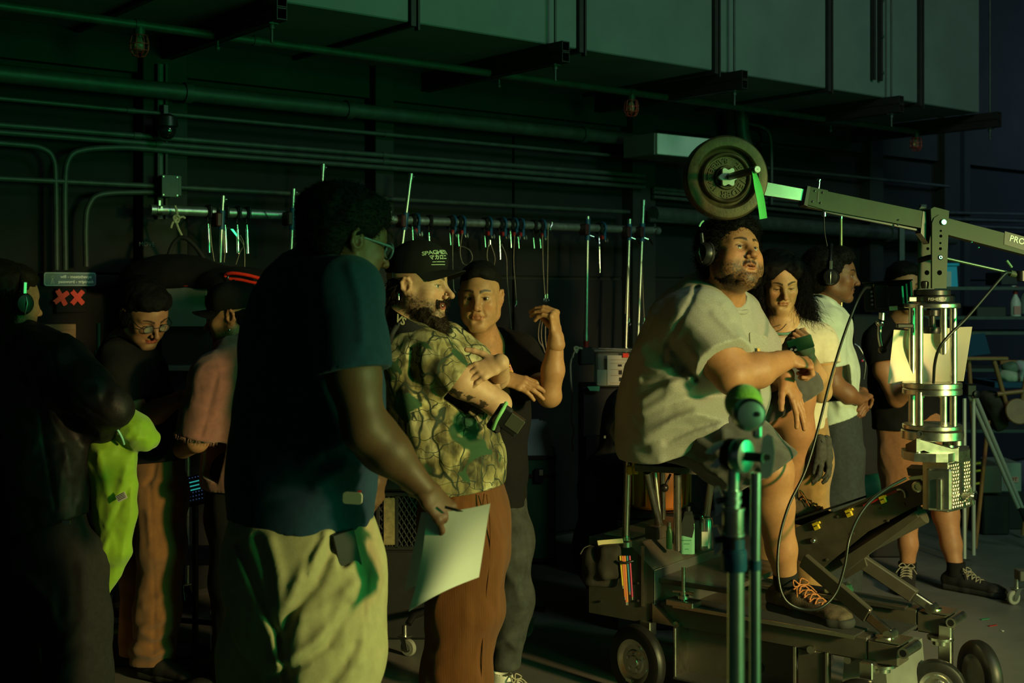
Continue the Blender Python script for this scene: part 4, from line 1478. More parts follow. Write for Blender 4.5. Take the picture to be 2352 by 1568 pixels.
# lifting arm: side plates, tongue, struts
B0,B1 = .19,.36
pl = [DA(1800,1222,B0),DA(1868,1196,B0),DA(1960,1160,B0),DA(2040,1126,B0),DA(2086,1103,B0),DA(2112,1100,B0),DA(2128,1115,B0),DA(2130,1138,B0),DA(2118,1158,B0),DA(2092,1168,B0),DA(1990,1222,B0),DA(1880,1312,B0),DA(1818,1278,B0)]
arm = MB().prism(pl,E2 * .018).build('arm_plate',M_DOLLY_DK,dolly)
MB().prism([q + E2 * .15 for q in pl],E2 * .018).build('arm_plate',M_DOLLY_DK,dolly)
top = [DA(1802,1222,B0) + E2 * .002,DA(2086,1104,B0) + E2 * .002]
MB().prism([top[0],top[1],top[1] + E2 * .165,top[0] + E2 * .165],UP * -.006).build('arm_cover',M_DOLLY_DK,dolly)
MB().prism([DA(1812,1200,B0 + .02),DA(1960,1152,B0 + .02),DA(1960,1152,B0 + .02) + E2 * .13,DA(1812,1200,B0 + .02) + E2 * .13],UP * .008).build('arm_foot_pad',M_BLACK_MATTE,dolly)
u0,u1 = DA(1890,1300,B0 + .06),DA(2120,1180,B0 + .06)
MB().cyl(u0,u1,.036,n=24).build('lift_cylinder',M_DOLLY,dolly)
MB().prism([DA(1930,1285,B0 - .005),DA(2100,1175,B0 - .005),DA(2108,1188,B0 - .005),DA(1945,1310,B0 - .005)],E2 * .03).build('lower_link',M_DOLLY,dolly)
MB().lathe(DA(2109,1117,B0) - E2 * .012,-E2,[(.020,-.02),(.020,0),(.016,.003),(.010,.003),(.010,-.003),(0,-.003)],20).build('pivot_pin',M_ALU,arm)
MB().ball(DA(1869,1241,B0) - E2 * .004,.011,14,10).build('ball_stud',M_CHROME,arm)
for x,y in ((1876,1207),(1951,1177),(2029,1146)):
 c = DA(x,y,B0) - E2 * .006
 sl = (top[1] - top[0]).normalized()
 cl = MB().box(c,.024,.012,.028,(sl,E2,sl.cross(E2) * -1),.002)
 cl.box(c + sl * .012 + UP * .008,.010,.012,.008,(sl,E2,sl.cross(E2) * -1))
 k = cl.build('yellow_clip',M_YEL,arm)
 for q in (-1,1):
  MB().cyl(c - E2 * .006 + sl * (.004 * q),c - E2 * .008 + sl * (.004 * q),.0022,n=8).build('clip_hole',M_BLACK,k)
MB().cyl(DA(1985,1160,B0) - E2 * .006,DA(2062,1126,B0) - E2 * .006,.005,n=10).build('red_marker',M_RED,arm)
MB().tube(bez([DA(2062,1124,B0) - E2 * .008,DA(2072,1123,B0) - E2 * .008,DA(2079,1130,B0) - E2 * .008,DA(2081,1142,B0) - E2 * .008],10),.004,8).build('hex_key',M_ALU,arm)
for x,y in ((1925,1186),(2076,1158),(2028,1166),(1960,1225),(1900,1285),(2040,1195)):
 MB().cyl(DA(x,y,B0),DA(x,y,B0) - E2 * .004,.005,n=8).build('rivet',M_DOLLY,arm)
# struts down to the rail ends
s0,s1 = DA(1845,1285,B0 - .03),DP(-.03,.06,.37)
for (a,b) in ((s0,s1),(DA(1975,1285,.44),DP(-.04,.52,.37))):
 d = (b - a).normalized()
 side = E2
 nn = d.cross(side).normalized()
 e = (b - a).length
 m = a + (b - a) * .76
 MB().box((a + m) / 2,.055,.030,(m - a).length,(nn,side,d),.004).build('strut',M_DOLLY,dolly)
 MB().box((m + b) / 2,.036,.024,(b - m).length,(nn,side,d),.004).build('strut_toe',M_ALU,dolly)
 MB().cyl(b - side * .03,b + side * .03,.018,n=16).build('strut_bolt',M_ALU,dolly)
MB().prism([DA(1925,1270,.42),DA(1975,1245,.42),DA(1990,1300,.42),DA(1940,1330,.42)],E2 * .05).build('gusset',M_DOLLY,dolly)
# ------------------------------------------------------------------ column head on the arm
HC = DP(.055,.27,0)
HZ = HC.y
def HP(x,y,dz=0.0):
 return P(x,y,HZ + dz)
CXP = 2141
head = empty('riser_column',HP(CXP,1180),'silver riser column of discs and posts on the dolly arm','column')
def disc(y0,y1,r,m=None,name='disc',x=CXP,ch=.003):
 a,b = HP(x,y1),HP(x,y0)
 h = (b - a).length
 return MB().lathe(a,(0,0,1),[(r - ch,0),(r,ch),(r,ch),(r,h - ch),(r,h - ch),(r - ch,h)],48).build(name,m or M_ALU,head)
mm = HZ / F_PX
disc(891,905,66 * mm)
disc(877,890,66 * mm)
disc(973,984,66 * mm)
nd = disc(986,1007,69 * mm)
disc(696,707,62 * mm,name='top_plate')
for y0,y1 in ((702,880),(900,976)):
 for x,d in ((2112,-.07),(2190,-.05),(2095,.07),(2168,.07)):
  MB().cyl(HP(x,y1,d),HP(x,y0,d),8.2 * mm,n=20).build('post',M_ALU,head)
MB().lathe(HP(2141,712),(0,0,-1),[(.03,0),(.03,.02),(.012,.022),(.012,.06),(.03,.062),(.032,.075),(.03,.085),(0,.085)],24).build('tension_knob',M_BLACK,head)
for x in (2120,2160):
 MB().cyl(HP(x,905,-.03),HP(x,913,-.03),.005,n=10).build('brass_nut',M_GOLD if 'M_GOLD' in globals() else mat('gold',(.8,.55,.2),rough=.2,metal=1),head)
b1 = disc(679,694,46 * mm,M_BLACK,'mount_ring')
disc(665,679,41 * mm,M_BLACK,'mount_ring')
def wrap_cyl(cx,y,r,a0):
 cc = HP(cx,y)
 def fn(V):
  a = a0 + V[:,0] / r
  return np.stack([cc.x + np.sin(a) * (r + .0006 + V[:,2]),cc.y - np.cos(a) * (r + .0006 + V[:,2]),cc.z + V[:,1]],1)
 return fn
M_ENG = mat('engraved_black',(.02,.02,.02),rough=.6)
lettering('FISHER  LF',None,(1,0,0),(0,0,1),.015,.0008,mat('pale_print2',(.5,.5,.4)),b1,wrap=wrap_cyl(CXP,687,46 * mm,-.05))
lettering('J.L. FISHER',None,(1,0,0),(0,0,1),.019,.0008,M_ENG,nd,wrap=wrap_cyl(CXP,997,69 * mm,1.25))
MB().lathe(HP(2112,996,-.105),(-.1,-1,0),[(.011,0),(.011,.003),(.007,.003),(.007,-.002),(0,-.002)],16).build('lock_screw',M_BLACK,head)
MB().box(HP(2095,687,-.055),.028,.02,.018,None,.002).build('gold_badge',M_GOLD if 'M_GOLD' in globals() else M_ALU,head)
# slanted clamp casting
X1 = Vector((.9,-.43,0)).normalized()
Y1 = Vector((.43,.9,0)).normalized()
MB().prism([HP(x,y,-.105) for x,y in ((2105,1007),(2122,1012),(2188,1031),(2202,1029),(2202,1060),(2188,1058),(2122,1034),(2105,1038))],Vector((.012,.03,0))).build('tilt_casting',M_ALU,head)
MB().prism([HP(2080,1020,-.03),HP(2105,1007,-.105),HP(2105,1038,-.105),HP(2080,1056,-.03)],Vector((.02,.015,0))).build('tilt_casting',M_DOLLY,head)
MB().cyl(HP(2178,1055,.03),HP(2178,1008,.03),.022,n=20).build('tilt_post',M_ALU,head)
MB().cyl(HP(2130,1055,.03),HP(2130,1008,.03),.030,n=20).build('tilt_post',M_BLACK,head)
MB().lathe(HP(2108,1046,-.09),(0,0,1),[(.022,-.012),(.022,.004),(.012,.006),(.012,.016)],16).build('levelling_nut',M_ALU,head)
MB().lathe(HP(2196,1014,-.03),(0,0,1),[(.022,-.012),(.022,.004),(.012,.006),(.012,.016)],16).build('levelling_nut',M_ALU,head)
# turntable plate and grip-faced block
bp = [HP(2070,1058,.03),HP(2076,1062,-.06),HP(2100,1066,-.12),HP(2150,1068,-.14),HP(2178,1068,-.14),HP(2228,1062,-.02),HP(2225,1052,.1),HP(2130,1050,.12)]
zt = HP(2150,1060,-.12).z
bp = [Vector((q.x,q.y,zt)) for q in bp]
MB().prism(bp,UP * .030).build('turntable',M_ALU,head)
zb0,zb1 = HP(2190,1176,-.13).z,zt
c0,c1 = Vector((HP(2178,0,-.14).x,HP(0,0,-.14).y,0)),Vector((HP(2231,0,-.02).x,HP(0,0,-.02).y,0))
fx = (c1 - c0).normalized()
fn_ = Vector((fx.y,-fx.x,0))
fc = (c0 + c1) / 2
blk = MB().box(fc - fn_ * .05 + UP * (zb0 + zb1) / 2,(c1 - c0).length,.10,zb1 - zb0,(fx,-fn_,UP),.003).build('grip_block',M_ALU,head)
mb = MB()
W_,Hh = (c1 - c0).length,zb1 - zb0
nx,nz = 10,13
for i in range(nx):
 for k in range(nz):
  q = fc + fx * ((i + .5) / nx - .5) * (W_ - .006) + UP * (zb0 + .008 + (k + .5) / nz * (Hh - .016)) + fx * (.002 if k % 2 else -.002)
  if abs((i + .5) / nx - .56) < .09 and k > 3:
   continue
  s = .0046
  mb.add([q - fx * s - UP * s,q + fx * s - UP * s,q + UP * s,q + fn_ * .004],[(0,1,3),(1,2,3),(2,0,3)])
o = mb.build('grip_studs',M_ALU,blk,kind='stuff')
MB().box(fc + fn_ * .001 + fx * .006 + UP * (zb0 + .105),.010,.006,.10,(fx,-fn_,UP),.002).build('slot',M_BLACK,blk)
kb = fc + fn_ * .02 + fx * .025 + UP * (zb0 + .05)
mb = MB().cyl(fc + fx * .015 + UP * (zb0 + .05),kb + fn_ * .02,.012,n=14)
mb.build('knob_shaft',M_ALU,blk)
for i in range(4):
 a = i * math.pi / 2 + .3
 d = fx * math.cos(a) + UP * math.sin(a)
 MB().box(kb + fn_ * .012 + d * .022,.026,.012,.014,(d,fn_,d.cross(fn_)),.003).build('knob_lobe',M_ALU,blk)
MB().cyl(kb + fn_ * .004,kb + fn_ * .026,.014,n=14).build('knob_hub',M_CHROME,blk)
MB().box(HP(2160,1120,-.10),.085,.10,.15,(X1,Y1,UP),.008).build('head_body',M_ALU,head)
MB().box(HP(2158,1135,-.145),.018,.03,.11,(X1,Y1,UP),.003).build('guide_rail',M_ALU,head)
MB().prism([HP(2086,1095,-.02),HP(2130,1090,-.06),HP(2150,1120,-.08),HP(2150,1172,-.08),HP(2132,1165,-.06),HP(2112,1130,-.03)],Vector((.06,.08,0))).build('neck_casting',M_ALU,head)
MB().prism([HP(2082,1075,-.0),HP(2175,1080,-.1),HP(2165,1100,-.1),HP(2086,1092,-.0)],Vector((.05,.1,0))).build('neck_plate',M_DOLLY,head)
# sheet of paper clipped to the column
g = []
for i in range(14):
 t = i / 13
 row = []
 for j in range(17):
  u = j / 16
  x = (2053 + (2039 - 2053) * t) + ((2233 - 2053) + ((2213 - 2039) - (2233 - 2053)) * t) * u
  y = 757 + (880 - 757) * t + (-4 + 2 * t) * u + 3 * math.sin(u * 5)
  row.append(HP(x,y,.05 + .05 * math.sin(u * 3.1 + .3) - .05 * t * u - .02 * t + .012 * math.sin(6 * t)))
 g.append(row)
MB().sheet(g,.0006).build('paper_sheet',mat('cream_paper',(.70,.66,.50),rough=.75,noise=.05,nscale=8),base=HP(2130,880,.05),label='curled cream paper sheet held behind the column posts',cat='paper')
# ------------------------------------------------------------------ jib arm with weights
JD = Vector((.9962,.0872,0))
JN = Vector((.0872,-.9962,0))
J0 = Vector((P(2165,510,HZ).x,HZ,0))
def JP(x,y,off=0.0):
 o = J0 + JN * off
 r = (x - 1176.0) / F_PX
 s = (r * o.y - o.x) / (JD.x - r * JD.y)
 return P(x,y,(o + JD * s).y)
M_JIB = mat('jib_grey_anodised',(.036,.060,.034),rough=.5,metal=.0,spec=.2,noise=.25,nscale=12,rnoise=.06)  # grey anodising with the green screen's spill light mixed into its colour
jib = empty('camera_jib',HP(2160,665),'long jib arm mounted on the riser column, tail end carrying weights','jib')
def jtube(x0,y0a,y0b,x1,y1a,y1b,m,name,wid=.045,off=.0):
 pts = [JP(x0,y0a,off + wid / 2),JP(x1,y1a,off + wid / 2),JP(x1,y1b,off + wid / 2),JP(x0,y0b,off + wid / 2)]
 return MB().prism(pts,-JN * wid).build(name,m,jib)
jtube(1640,402,438,1870,440,465,M_ALU,'inner_tube',.034) if False else jtube(1700,407,440,1872,439,465,mat('bare_aluminium',(.72,.74,.70),rough=.22,metal=1.0,noise=.15,nscale=30),'inner_tube',.034)
main = jtube(1856,430,475,2140,489,528,M_JIB,'main_tube',.05)
MB().prism([JP(2120,485,.027),JP(2143,490,.027),JP(2134,560,.027),JP(2115,535,.027)],-JN * .05).build('end_cap',M_BLACK,jib)
cp = MB().prism([JP(1862,429,.031),JP(1902,437,.031),JP(1893,481,.031),JP(1856,470,.031)],-JN * .062).build('tail_clamp',M_JIB,jib)
MB().prism([JP(1855,427,.034),JP(1862,428,.034),JP(1855,474,.034),JP(1847,470,.034)],-JN * .068).build('rubber_lip',M_BLACK,cp)
MB().prism([JP(1879,438,.0325),JP(1882,438,.0325),JP(1880,465,.0325),JP(1877,464,.0325)],-JN * .004).build('slot',M_BLACK,cp)
for x,y in ((1871,438),(1889,442),(1866,463),(1884,466)):
 q = JP(x,y,.031)
 MB().lathe(q,JN,[(.0045,0),(.004,.002),(0,.003)],10).build('screw',M_CHROME,cp)
q = JP(1880,433,.0)
MB().cyl(q,q + UP * .028 + JD * .004,.004,n=10).cyl(q + UP * .026,q + UP * .034 + JD * .004,.007,n=10).build('thumb_screw',M_CHROME,cp)
q = JP(1893,478,.0)
MB().cyl(q,q - UP * .03,.008,n=12).build('lower_knob',M_CHROME,cp)
jtube(1895,482,487,2128,530,534,M_BLACK,'lower_rod',.02,.0)
mp = empty('boom_pole',Vector((P(1933,0,6.5).x,6.5,0)),'thin brass-coloured upright pole behind the headset wearer','pole')
MB().cyl(Vector((P(1933,0,6.5).x,6.5,.02)),P(1932,492,6.5),.0075,n=12).build('shaft',mat('pale_brass',(.62,.50,.26),rough=.35,metal=.8),mp)
MB().cyl(P(1932,502,6.5),P(1932,488,6.5),.012,n=12).build('collar',M_CHROME,mp)
MB().lathe(Vector((P(1933,0,6.5).x,6.5,0)),(0,0,1),[(.12,0),(.12,.015),(.02,.025)],20).build('base_plate',M_BLACK,mp)
MB().tube(bez([JP(1893,488),JP(1894,530),JP(1900,565)],10),.0015,5).build('thin_cord',M_BLACK,base=JP(1900,565),label='thin black cord dangling from the jib tail clamp',cat='cord')
for x,y in ((2063,505),(2062,516),(2247,568),(2231,556)):
 q = JP(x,y,.026)
 MB().lathe(q,JN,[(.004,0),(.0035,.002),(0,.003)],8).build('screw',M_CHROME,jib)
front = jtube(2170,499,537,2460,575,612,M_JIB,'front_tube',.05)
st = MB().prism([JP(2308,531,.026),JP(2420,562,.026),JP(2420,596,.026),JP(2306,561,.026)],JN * .001).build('brand_sticker',mat('dark_sticker',(.03,.045,.03),rough=.5),front)
sx = (JP(2400,570,.028) - JP(2310,545,.028)).normalized()
sy = (UP - sx * UP.dot(sx)).normalized()
lettering('PROAIM',JP(2352,556,.0285),sx,sy,.031,.0008,mat('white_print',(.62,.66,.58)),st,bold=.0006)
# pivot uprights
M_VOID = mat('dark_void',(.002,.002,.002),rough=1,spec=0)
for off,xs,nm in ((.055,0,'front'),(-.045,0,'back')):
 pts = [JP(2140,480,off),JP(2145,474,off),JP(2178,484,off),JP(2180,495,off),JP(2175,664,off),JP(2139,664,off)] if off < 0 else [JP(2141,512,off),JP(2146,500,off),JP(2157,493,off),JP(2170,494,off),JP(2178,502,off),JP(2179,515,off),JP(2174,662,off),JP(2141,662,off)]
 if off < 0:
  pts = [q - JD * .048 for q in pts]
 u_ = MB().prism(pts,-JN * .012).build('upright_plate',M_JIB,jib)
 for x,y,r in ((2161,530,.004),(2161,542,.0055),(2160,558,.004),(2160,571,.0055),(2158,626,.009)):
  q = JP(x,y,off)
  q = q - JD * (.048 if off < 0 else 0)
  MB().cyl(q + JN * .0006,q - JN * .002,r,n=16).build('hole',M_VOID,u_)
 if off > 0:
  q = JP(2166,510,off)
  MB().lathe(q,JN,[(.011,0),(.011,.006),(.009,.009),(0,.009)],20).build('pivot_bolt',M_CHROME,u_)
  q = JP(2160,591,off)
  MB().lathe(q,JN,[(.010,0),(.010,.001),(.006,.002),(.004,.002),(0,.001)],16).build('lower_bolt',M_CHROME,u_)
MB().prism([JP(2138,480,.05),JP(2146,475,.05),JP(2180,484,.05),JP(2179,505,.05),JP(2150,496,.05),JP(2140,520,.05)],-JN * .10).build('pivot_cap',M_JIB,jib)
MB().lathe(HP(2124,655,-.03),(0,0,1),[(.012,-.012),(.014,0),(.014,.012),(.008,.016),(0,.016)],16).build('lock_knob',M_BLACK,jib)
# level rod under the arm and its end clamp
lr = MB().cyl(JP(2150,588,.03),JP(2326,628,.03),.0055,n=14).build('levelling_rod',mat('dark_green_rod',(.05,.10,.06),rough=.3,metal=.6),jib)
MB().cyl(JP(2320,627,.03),JP(2345,634,.03),.012,n=16).build('rod_end',M_JIB,jib)
MB().cyl(JP(2346,622,.04),JP(2346,645,.04),.016,n=16).build('rod_clamp',M_BLACK,jib)
MB().cyl(JP(2312,598,.03),JP(2324,614,.03),.005,n=10).build('clamp_lever',mat('green_lever',(.06,.20,.10),rough=.5),jib)
MB().tube(bez([JP(2142,590,.0),JP(2130,592,-.02),JP(2112,598,-.05)],10),.010,8).build('black_strap',M_BLACK_MATTE,jib)
# weight plates on the tail spigot
M_IRON = mat('bronze_painted_iron',(.075,.052,.022),rough=.48,metal=.35,noise=.5,nscale=22,bump=.14,bscale=120,rnoise=.1)
WC = JP(1668,408,.10)
kk = WC.y / F_PX
def plate(c,R,label,first):
 e = empty('weight_plate',c - UP * R,label,'weight','weight plates on the jib tail')
 pr = [(R * .14,-.016),(R * .95,-.016),(R * .985,-.012),(R,-.005),(R,.006),(R * .985,.014),(R * .955,.019),(R * .90,.021),(R * .75,.021),(R * .725,.018),(R * .70,.008),(R * .685,-.004),(R * .66,-.007),(R * .615,-.005),(R * .595,.004),(R * .58,.010),(R * .555,.012),(R * .53,.010),(R * .51,.002),(R * .495,-.001),(R * .29,-.001),(R * .28,.004),(R * .265,.009),(R * .24,.009),(R * .225,.006),(R * .14,.006),(R * .14,-.016)]
 b = MB().lathe(c,JN,pr,72,closed=False).build('plate_body',M_IRON,e)
 if first:
  def ring(r0,a0,sgn):
   def fn(V):
    out = []
    for x,y,z in V:
     if sgn > 0:
      r = r0 + y
      a = a0 - x / r0
     else:
      r = r0 - y
      a = a0 + x / r0
     out.append(tuple(c + JD * (r * math.cos(a)) + UP * (r * math.sin(a)) + JN * (-.0005 + z)))
    return np.array(out)
   return fn
  for txt,r0,a0,sg,sz,sp in (('WEIDER',R * .40,math.radians(-48),1,R * .20,1.25),('BARBELL',R * .40,math.radians(135),-1,R * .175,1.1),('25',R * .39,math.radians(42),1,R * .17,1.0),('11.4',R * .38,math.radians(212),1,R * .15,1.0),('YORK',R * .31,math.radians(135),-1,R * .06,1.1)):
   if txt == 'YORK':
    continue
   lettering(txt,None,(1,0,0),(0,0,1),sz,.006,M_IRON,e,wrap=ring(r0,a0,sg),spacing=sp,bold=.0006)
 return e
R1 = 97 * kk
plate(WC,R1,'front bronze iron weight plate with raised lettering on the jib tail',True)
plate(WC - JN * .036,R1 * .995,'second iron weight plate, behind the lettered one',False)
kn = empty('spin_lock',WC,'pale lobed spin lock collar holding the weight plates','collar')
pts = []
for i in range(48):
 a = 2 * math.pi * i / 48
 r = R1 * (.20 + .034 * math.cos(6 * a))
 pts.append(WC + JN * .010 + JD * (r * math.cos(a)) + UP * (r * math.sin(a)))
MB().prism(pts,JN * .022).build('lobed_nut',mat('pale_plastic',(.55,.62,.52),rough=.35),kn)
TIP = JP(1739,389,.34)
bar = MB().cyl(WC,TIP,.0125,.0125,n=18).build('spigot_bar',M_BLACK,kn)
ax_ = (TIP - WC).normalized()
MB().cyl(TIP - ax_ * .004,TIP + ax_ * .004,.0105,n=20).build('bar_tip',mat('pale_cap',(.75,.75,.70),rough=.4),kn)
MB().cyl(TIP + ax_ * .0035,TIP + ax_ * .0045,.0014,n=8).build('bar_hole',M_BLACK,kn)
g = []
for i in range(12):
 t = i / 11
 cx = 1731 + (1753 - 1731) * t + 3 * math.sin(t * 3)
 cy = 392 + (502 - 392) * t
 w = 4 + 4.5 * min(1,t * 3.0)
 q = JP(cx,cy,.335 - .02 * math.sin(t * 3.1))
 dr = (JD * 1 + UP * .18).normalized()
 g.append([q - dr * (w * kk),q - JN * .002,q + dr * (w * kk)])
tp = MB().sheet(g,.0015).build('green_strap',mat('fluorescent_green_webbing',(.10,.70,.16),rough=.7,noise=.08,nscale=40,bump=.2,bscale=300),base=g[-1][1],label='bright green webbing strap hanging from the weight bar',cat='strap')
MB().tube(bez([JP(1616,506,.05),JP(1610,512,.05),JP(1606,520,.05)],8),.004,6).build('cable_tie',mat('mint_tie',(.2,.6,.4),rough=.5),base=JP(1606,520,.05),label='small mint cable tie below the weight plates',cat='tie')
# ------------------------------------------------------------------ field monitor on its arm
mon = empty('field_monitor',P(2035,815,4.75),'small black field monitor seen from behind, on a jointed arm','monitor')
MC = P(2040,680,4.78)
MX,MY = Vector((.93,-.36,.06)).normalized(),Vector((.36,.93,0)).normalized()
MZ = MX.cross(MY).normalized()
MX = MY.cross(MZ)
sk = 4.78 / F_PX
MB().box(MC,108 * sk,.03,68 * sk,(MX,MY,MZ),.006).build('casing',M_BLACK,mon)
MB().box(MC - MY * .017 + MX * .012,74 * sk,.02,58 * sk,(MX,MY,MZ),.005).build('back_shell',mat('dark_shell',(.016,.020,.020),rough=.3),mon)
MB().box(MC - MY * .032 + MX * .030,36 * sk,.026,50 * sk,(MX,MY,MZ),.006).build('battery',mat('glossy_black',(.010,.012,.012),rough=.14,coat=.5),mon)
MB().box(MC + MZ * .056 + MX * 0,112 * sk,.045,.005,(MX,MY,MZ),.002).build('sunshade',M_BLACK,mon)
MB().box(MC - MX * .040 + MZ * .042 - MY * .018,.022,.004,.010,(MX,MY,MZ)).build('maker_label',mat('label_yellow',(.55,.52,.30)),mon)
MB().box(MC + MX * .020 - MZ * .046 - MY * .047,.030,.003,.016,(MX,MY,MZ)).build('battery_label',mat('label_mint',(.40,.62,.52)),mon)
for k in range(4):
 MB().cyl(MC - MX * .058 + MZ * (.02 - .016 * k) - MY * .016,MC - MX * .058 + MZ * (.02 - .016 * k) - MY * .022,.0045,n=10).build('socket',M_STEEL,mon)
MB().cyl(P(2026,718,4.75),P(2025,735,4.75),.012,n=14).build('hot_shoe',M_STEEL,mon)
MB().ball(P(2022,741,4.75),.016,16,12).build('ball_joint',M_CHROME,mon)
MB().tube(bez([P(2021,748,4.75),P(2021,775,4.74),P(2028,808,4.73)],8),.0085,10).build('arm_link',M_STEEL,mon)
MB().lathe(P(2027,803,4.725),(0,-1,0),[(.014,-.01),(.014,.006),(.010,.010),(.010,.010),(.006,.007),(0,.007)],18).build('arm_knuckle',M_BLACK,mon)
MB().tube([P(2032,795,4.73),P(2050,762,4.72),P(2078,748,4.68)],.007,8).build('arm_link',M_BLACK,mon)
MB().box(P(2078,748,4.67),.06,.025,.016,None,.003).build('arm_clamp',M_BLACK,mon)
# ------------------------------------------------------------------ cables
M_CORD_BLK = mat('black_cable',(.012,.013,.012),rough=.32,noise=.2,nscale=20)
q = [P(1998,660,4.72),P(1985,664,4.62),P(1965,700,4.55),P(1935,780,4.5),P(1905,880,4.45),P(1880,980,4.4),P(1850,1080,4.35),P(1812,1160,4.3),P(1790,1240,4.25),P(1787,1320,4.22),P(1802,1375,4.2),P(1840,1398,4.2),P(1885,1395,4.2),P(1920,1360,4.22),P(1940,1300,4.24),P(1950,1240,4.26),P(1970,1190,4.3),P(2000,1150,4.34),P(2040,1120,4.4),P(2080,1098,4.45)]
MB().tube(bez(q,140),.0052,8).build('video_cable',M_CORD_BLK,base=q[10],label='black cable looping from the monitor down past the shin to the arm',cat='cable')
q = [JP(2352,640,.03),JP(2335,632,.03),JP(2318,626,.04),JP(2305,632,.05),JP(2270,672,.07),JP(2220,730,.10),JP(2180,770,.12),JP(2157,800,.12),JP(2147,835,.10),JP(2144,880,.08)]
MB().tube(bez(q,80),.0055,8).build('control_cable',M_CORD_BLK,base=q[-1],label='black cable curving from the jib rod down to the column disc',cat='cable')
# ------------------------------------------------------------------ things on the dolly
M_BOT = mat('green_tint_bottle',(.16,.40,.26),rough=.35,noise=.1)
bo = empty('cleaner_bottle',DP(-.88,.30,.455),'pale green bottle with dark label standing on the dolly deck','bottle')
bc = P(1578,1270,5.22)
k5 = 5.22 / F_PX
MB().prism(rrect(bc + UP * .0,34 * k5 * 1.0,.045,.015,LATX_ if 'LATX_' in globals() else Vector((1,0,0)),Vector((0,1,0))),UP * (70 * k5)).build('bottle_body',M_BOT,bo)
MB().prism([bc + Vector((-17 * k5,-.02,70 * k5)),bc + Vector((17 * k5,-.02,70 * k5)),bc + Vector((10 * k5,-.02,98 * k5)),bc + Vector((-6 * k5,-.02,98 * k5))],Vector((0,.045,0))).build('shoulder',M_BLACK,bo)
MB().cyl(bc + Vector((2 * k5,0,98 * k5)),bc + Vector((2 * k5,0,108 * k5)),.012,n=14).build('cap',M_BLACK,bo)
MB().prism([bc + Vector((x * k5,-.0235,z * k5)) for x,z in ((-16,44),(10,38),(15,60),(12,90),(-8,90),(-16,66))],Vector((0,-.001,0))).build('dark_label',mat('black_label',(.012,.014,.012),rough=.4),bo)
for z,w in ((32,10),(24,6),(12,4)):
 MB().box(bc + Vector((-2 * k5,-.0235,z * k5)),w * 2 * k5,.001,1.5 * k5).build('print_line',mat('teal_print',(.03,.14,.10)),bo)
ca = empty('drink_can',DP(-.86,.42,.455),'slim drink can with dark label beside the bottle','can')
cc = P(1622,1262,5.25)
MB().lathe(cc,(0,0,1),[(.024,0),(.028,.006),(.029,.012),(.029,.118),(.025,.130),(.026,.134),(.024,.134),(.023,.130),(0,.130)],28).build('can_body',mat('can_print',(.05,.05,.13),rough=.25,metal=.8,col2=(.45,.42,.40),nscale=28,noise=.2,stretch=(1,1,.4)),ca)
MB().lathe(cc,(0,0,1),[(.0262,.1335),(.0268,.136),(.0245,.136)],28,closed=False).build('can_rim',M_CHROME,ca)
MB().box(cc + Vector((-.01,-.028,.05)),.026,.004,.06).build('nutrition_panel',mat('panel_pale',(.5,.48,.42)),ca)
gb = empty('small_bottle',P(1536,1258,5.0),'slim green bottle beside the sloping dolly body','bottle')
MB().lathe(P(1537,1260,5.0),(0,0,1),[(.010,0),(.012,.004),(.012,.07),(.007,.08),(.007,.09)],16).build('bottle_body',mat('bright_green_glass',(.12,.35,.10),rough=.2),gb)
MB().cyl(P(1537,1260,5.0) + UP * .09,P(1537,1260,5.0) + UP * .105,.008,n=12).build('cap',M_STEEL,gb)
# pencil holder and pouch hung on the rear
for i,(x,c) in enumerate(((1428,(.55,.40,.04)),(1433,(.60,.20,.03)),(1439,(.65,.22,.04)),(1444,(.03,.20,.30)),(1450,(.50,.05,.12)),(1436,(.6,.12,.08)))):
 a,b = P(x - 4,1276,4.93),P(x + 2,1358 + 12 * (i % 3) - (14 if i == 0 else 0),4.93)
 pc = MB().cyl(a,b,.0040,n=6).build('pencil',mat('pencil_%d' % i,c,rough=.4),base=b,label=('yellow','orange','red-orange','blue','pink','coral')[i] + ' pencil strapped to the rear of the dolly',cat='pencil',group='coloured pencils on the dolly')
 MB().cyl(b,b + (b - a).normalized() * .012,.0040,.0035,n=6).build('tip',M_ALU,pc)
ph = MB().tube([P(1420,1288,4.92),P(1436,1293,4.91),P(1454,1288,4.92)],.005,6).build('pencil_band',M_BLACK,base=P(1436,1293,4.91),label='black elastic band holding the coloured pencils',cat='band')
pu = empty('tool_pouch',P(1375,1350,5.0),'dark canvas tool pouch hanging behind the dolly','pouch')
f = Fld(.02)
f.box(P(1380,1300,5.02),(.07,.05,.08),None,.03,.01)
f.box(P(1400,1290,4.98),(.05,.05,.07),None,.03,.02)
f.add_noise(lambda q: -vnoise(q * 25,3) * .008)
V,Fc = f.mesh(.006)
mesh_obj('pouch_body',V,Fc,mat('dark_canvas',(.022,.018,.013),rough=.9,noise=.3,bump=.3,bscale=200),pu)
MB().tube(bez([P(1333,1272,5.0),P(1342,1258,5.0),P(1356,1252,5.0)],8),.003,6).build('chain',M_GOLD if 'M_GOLD' in globals() else M_ALU,pu)
MB().prism([P(1372,1241,5.0),P(1430,1236,5.0),P(1432,1246,5.0),P(1374,1252,5.0)],Vector((0,.03,-.01))).build('card',mat('cream_card',(.55,.48,.26),rough=.7),pu)
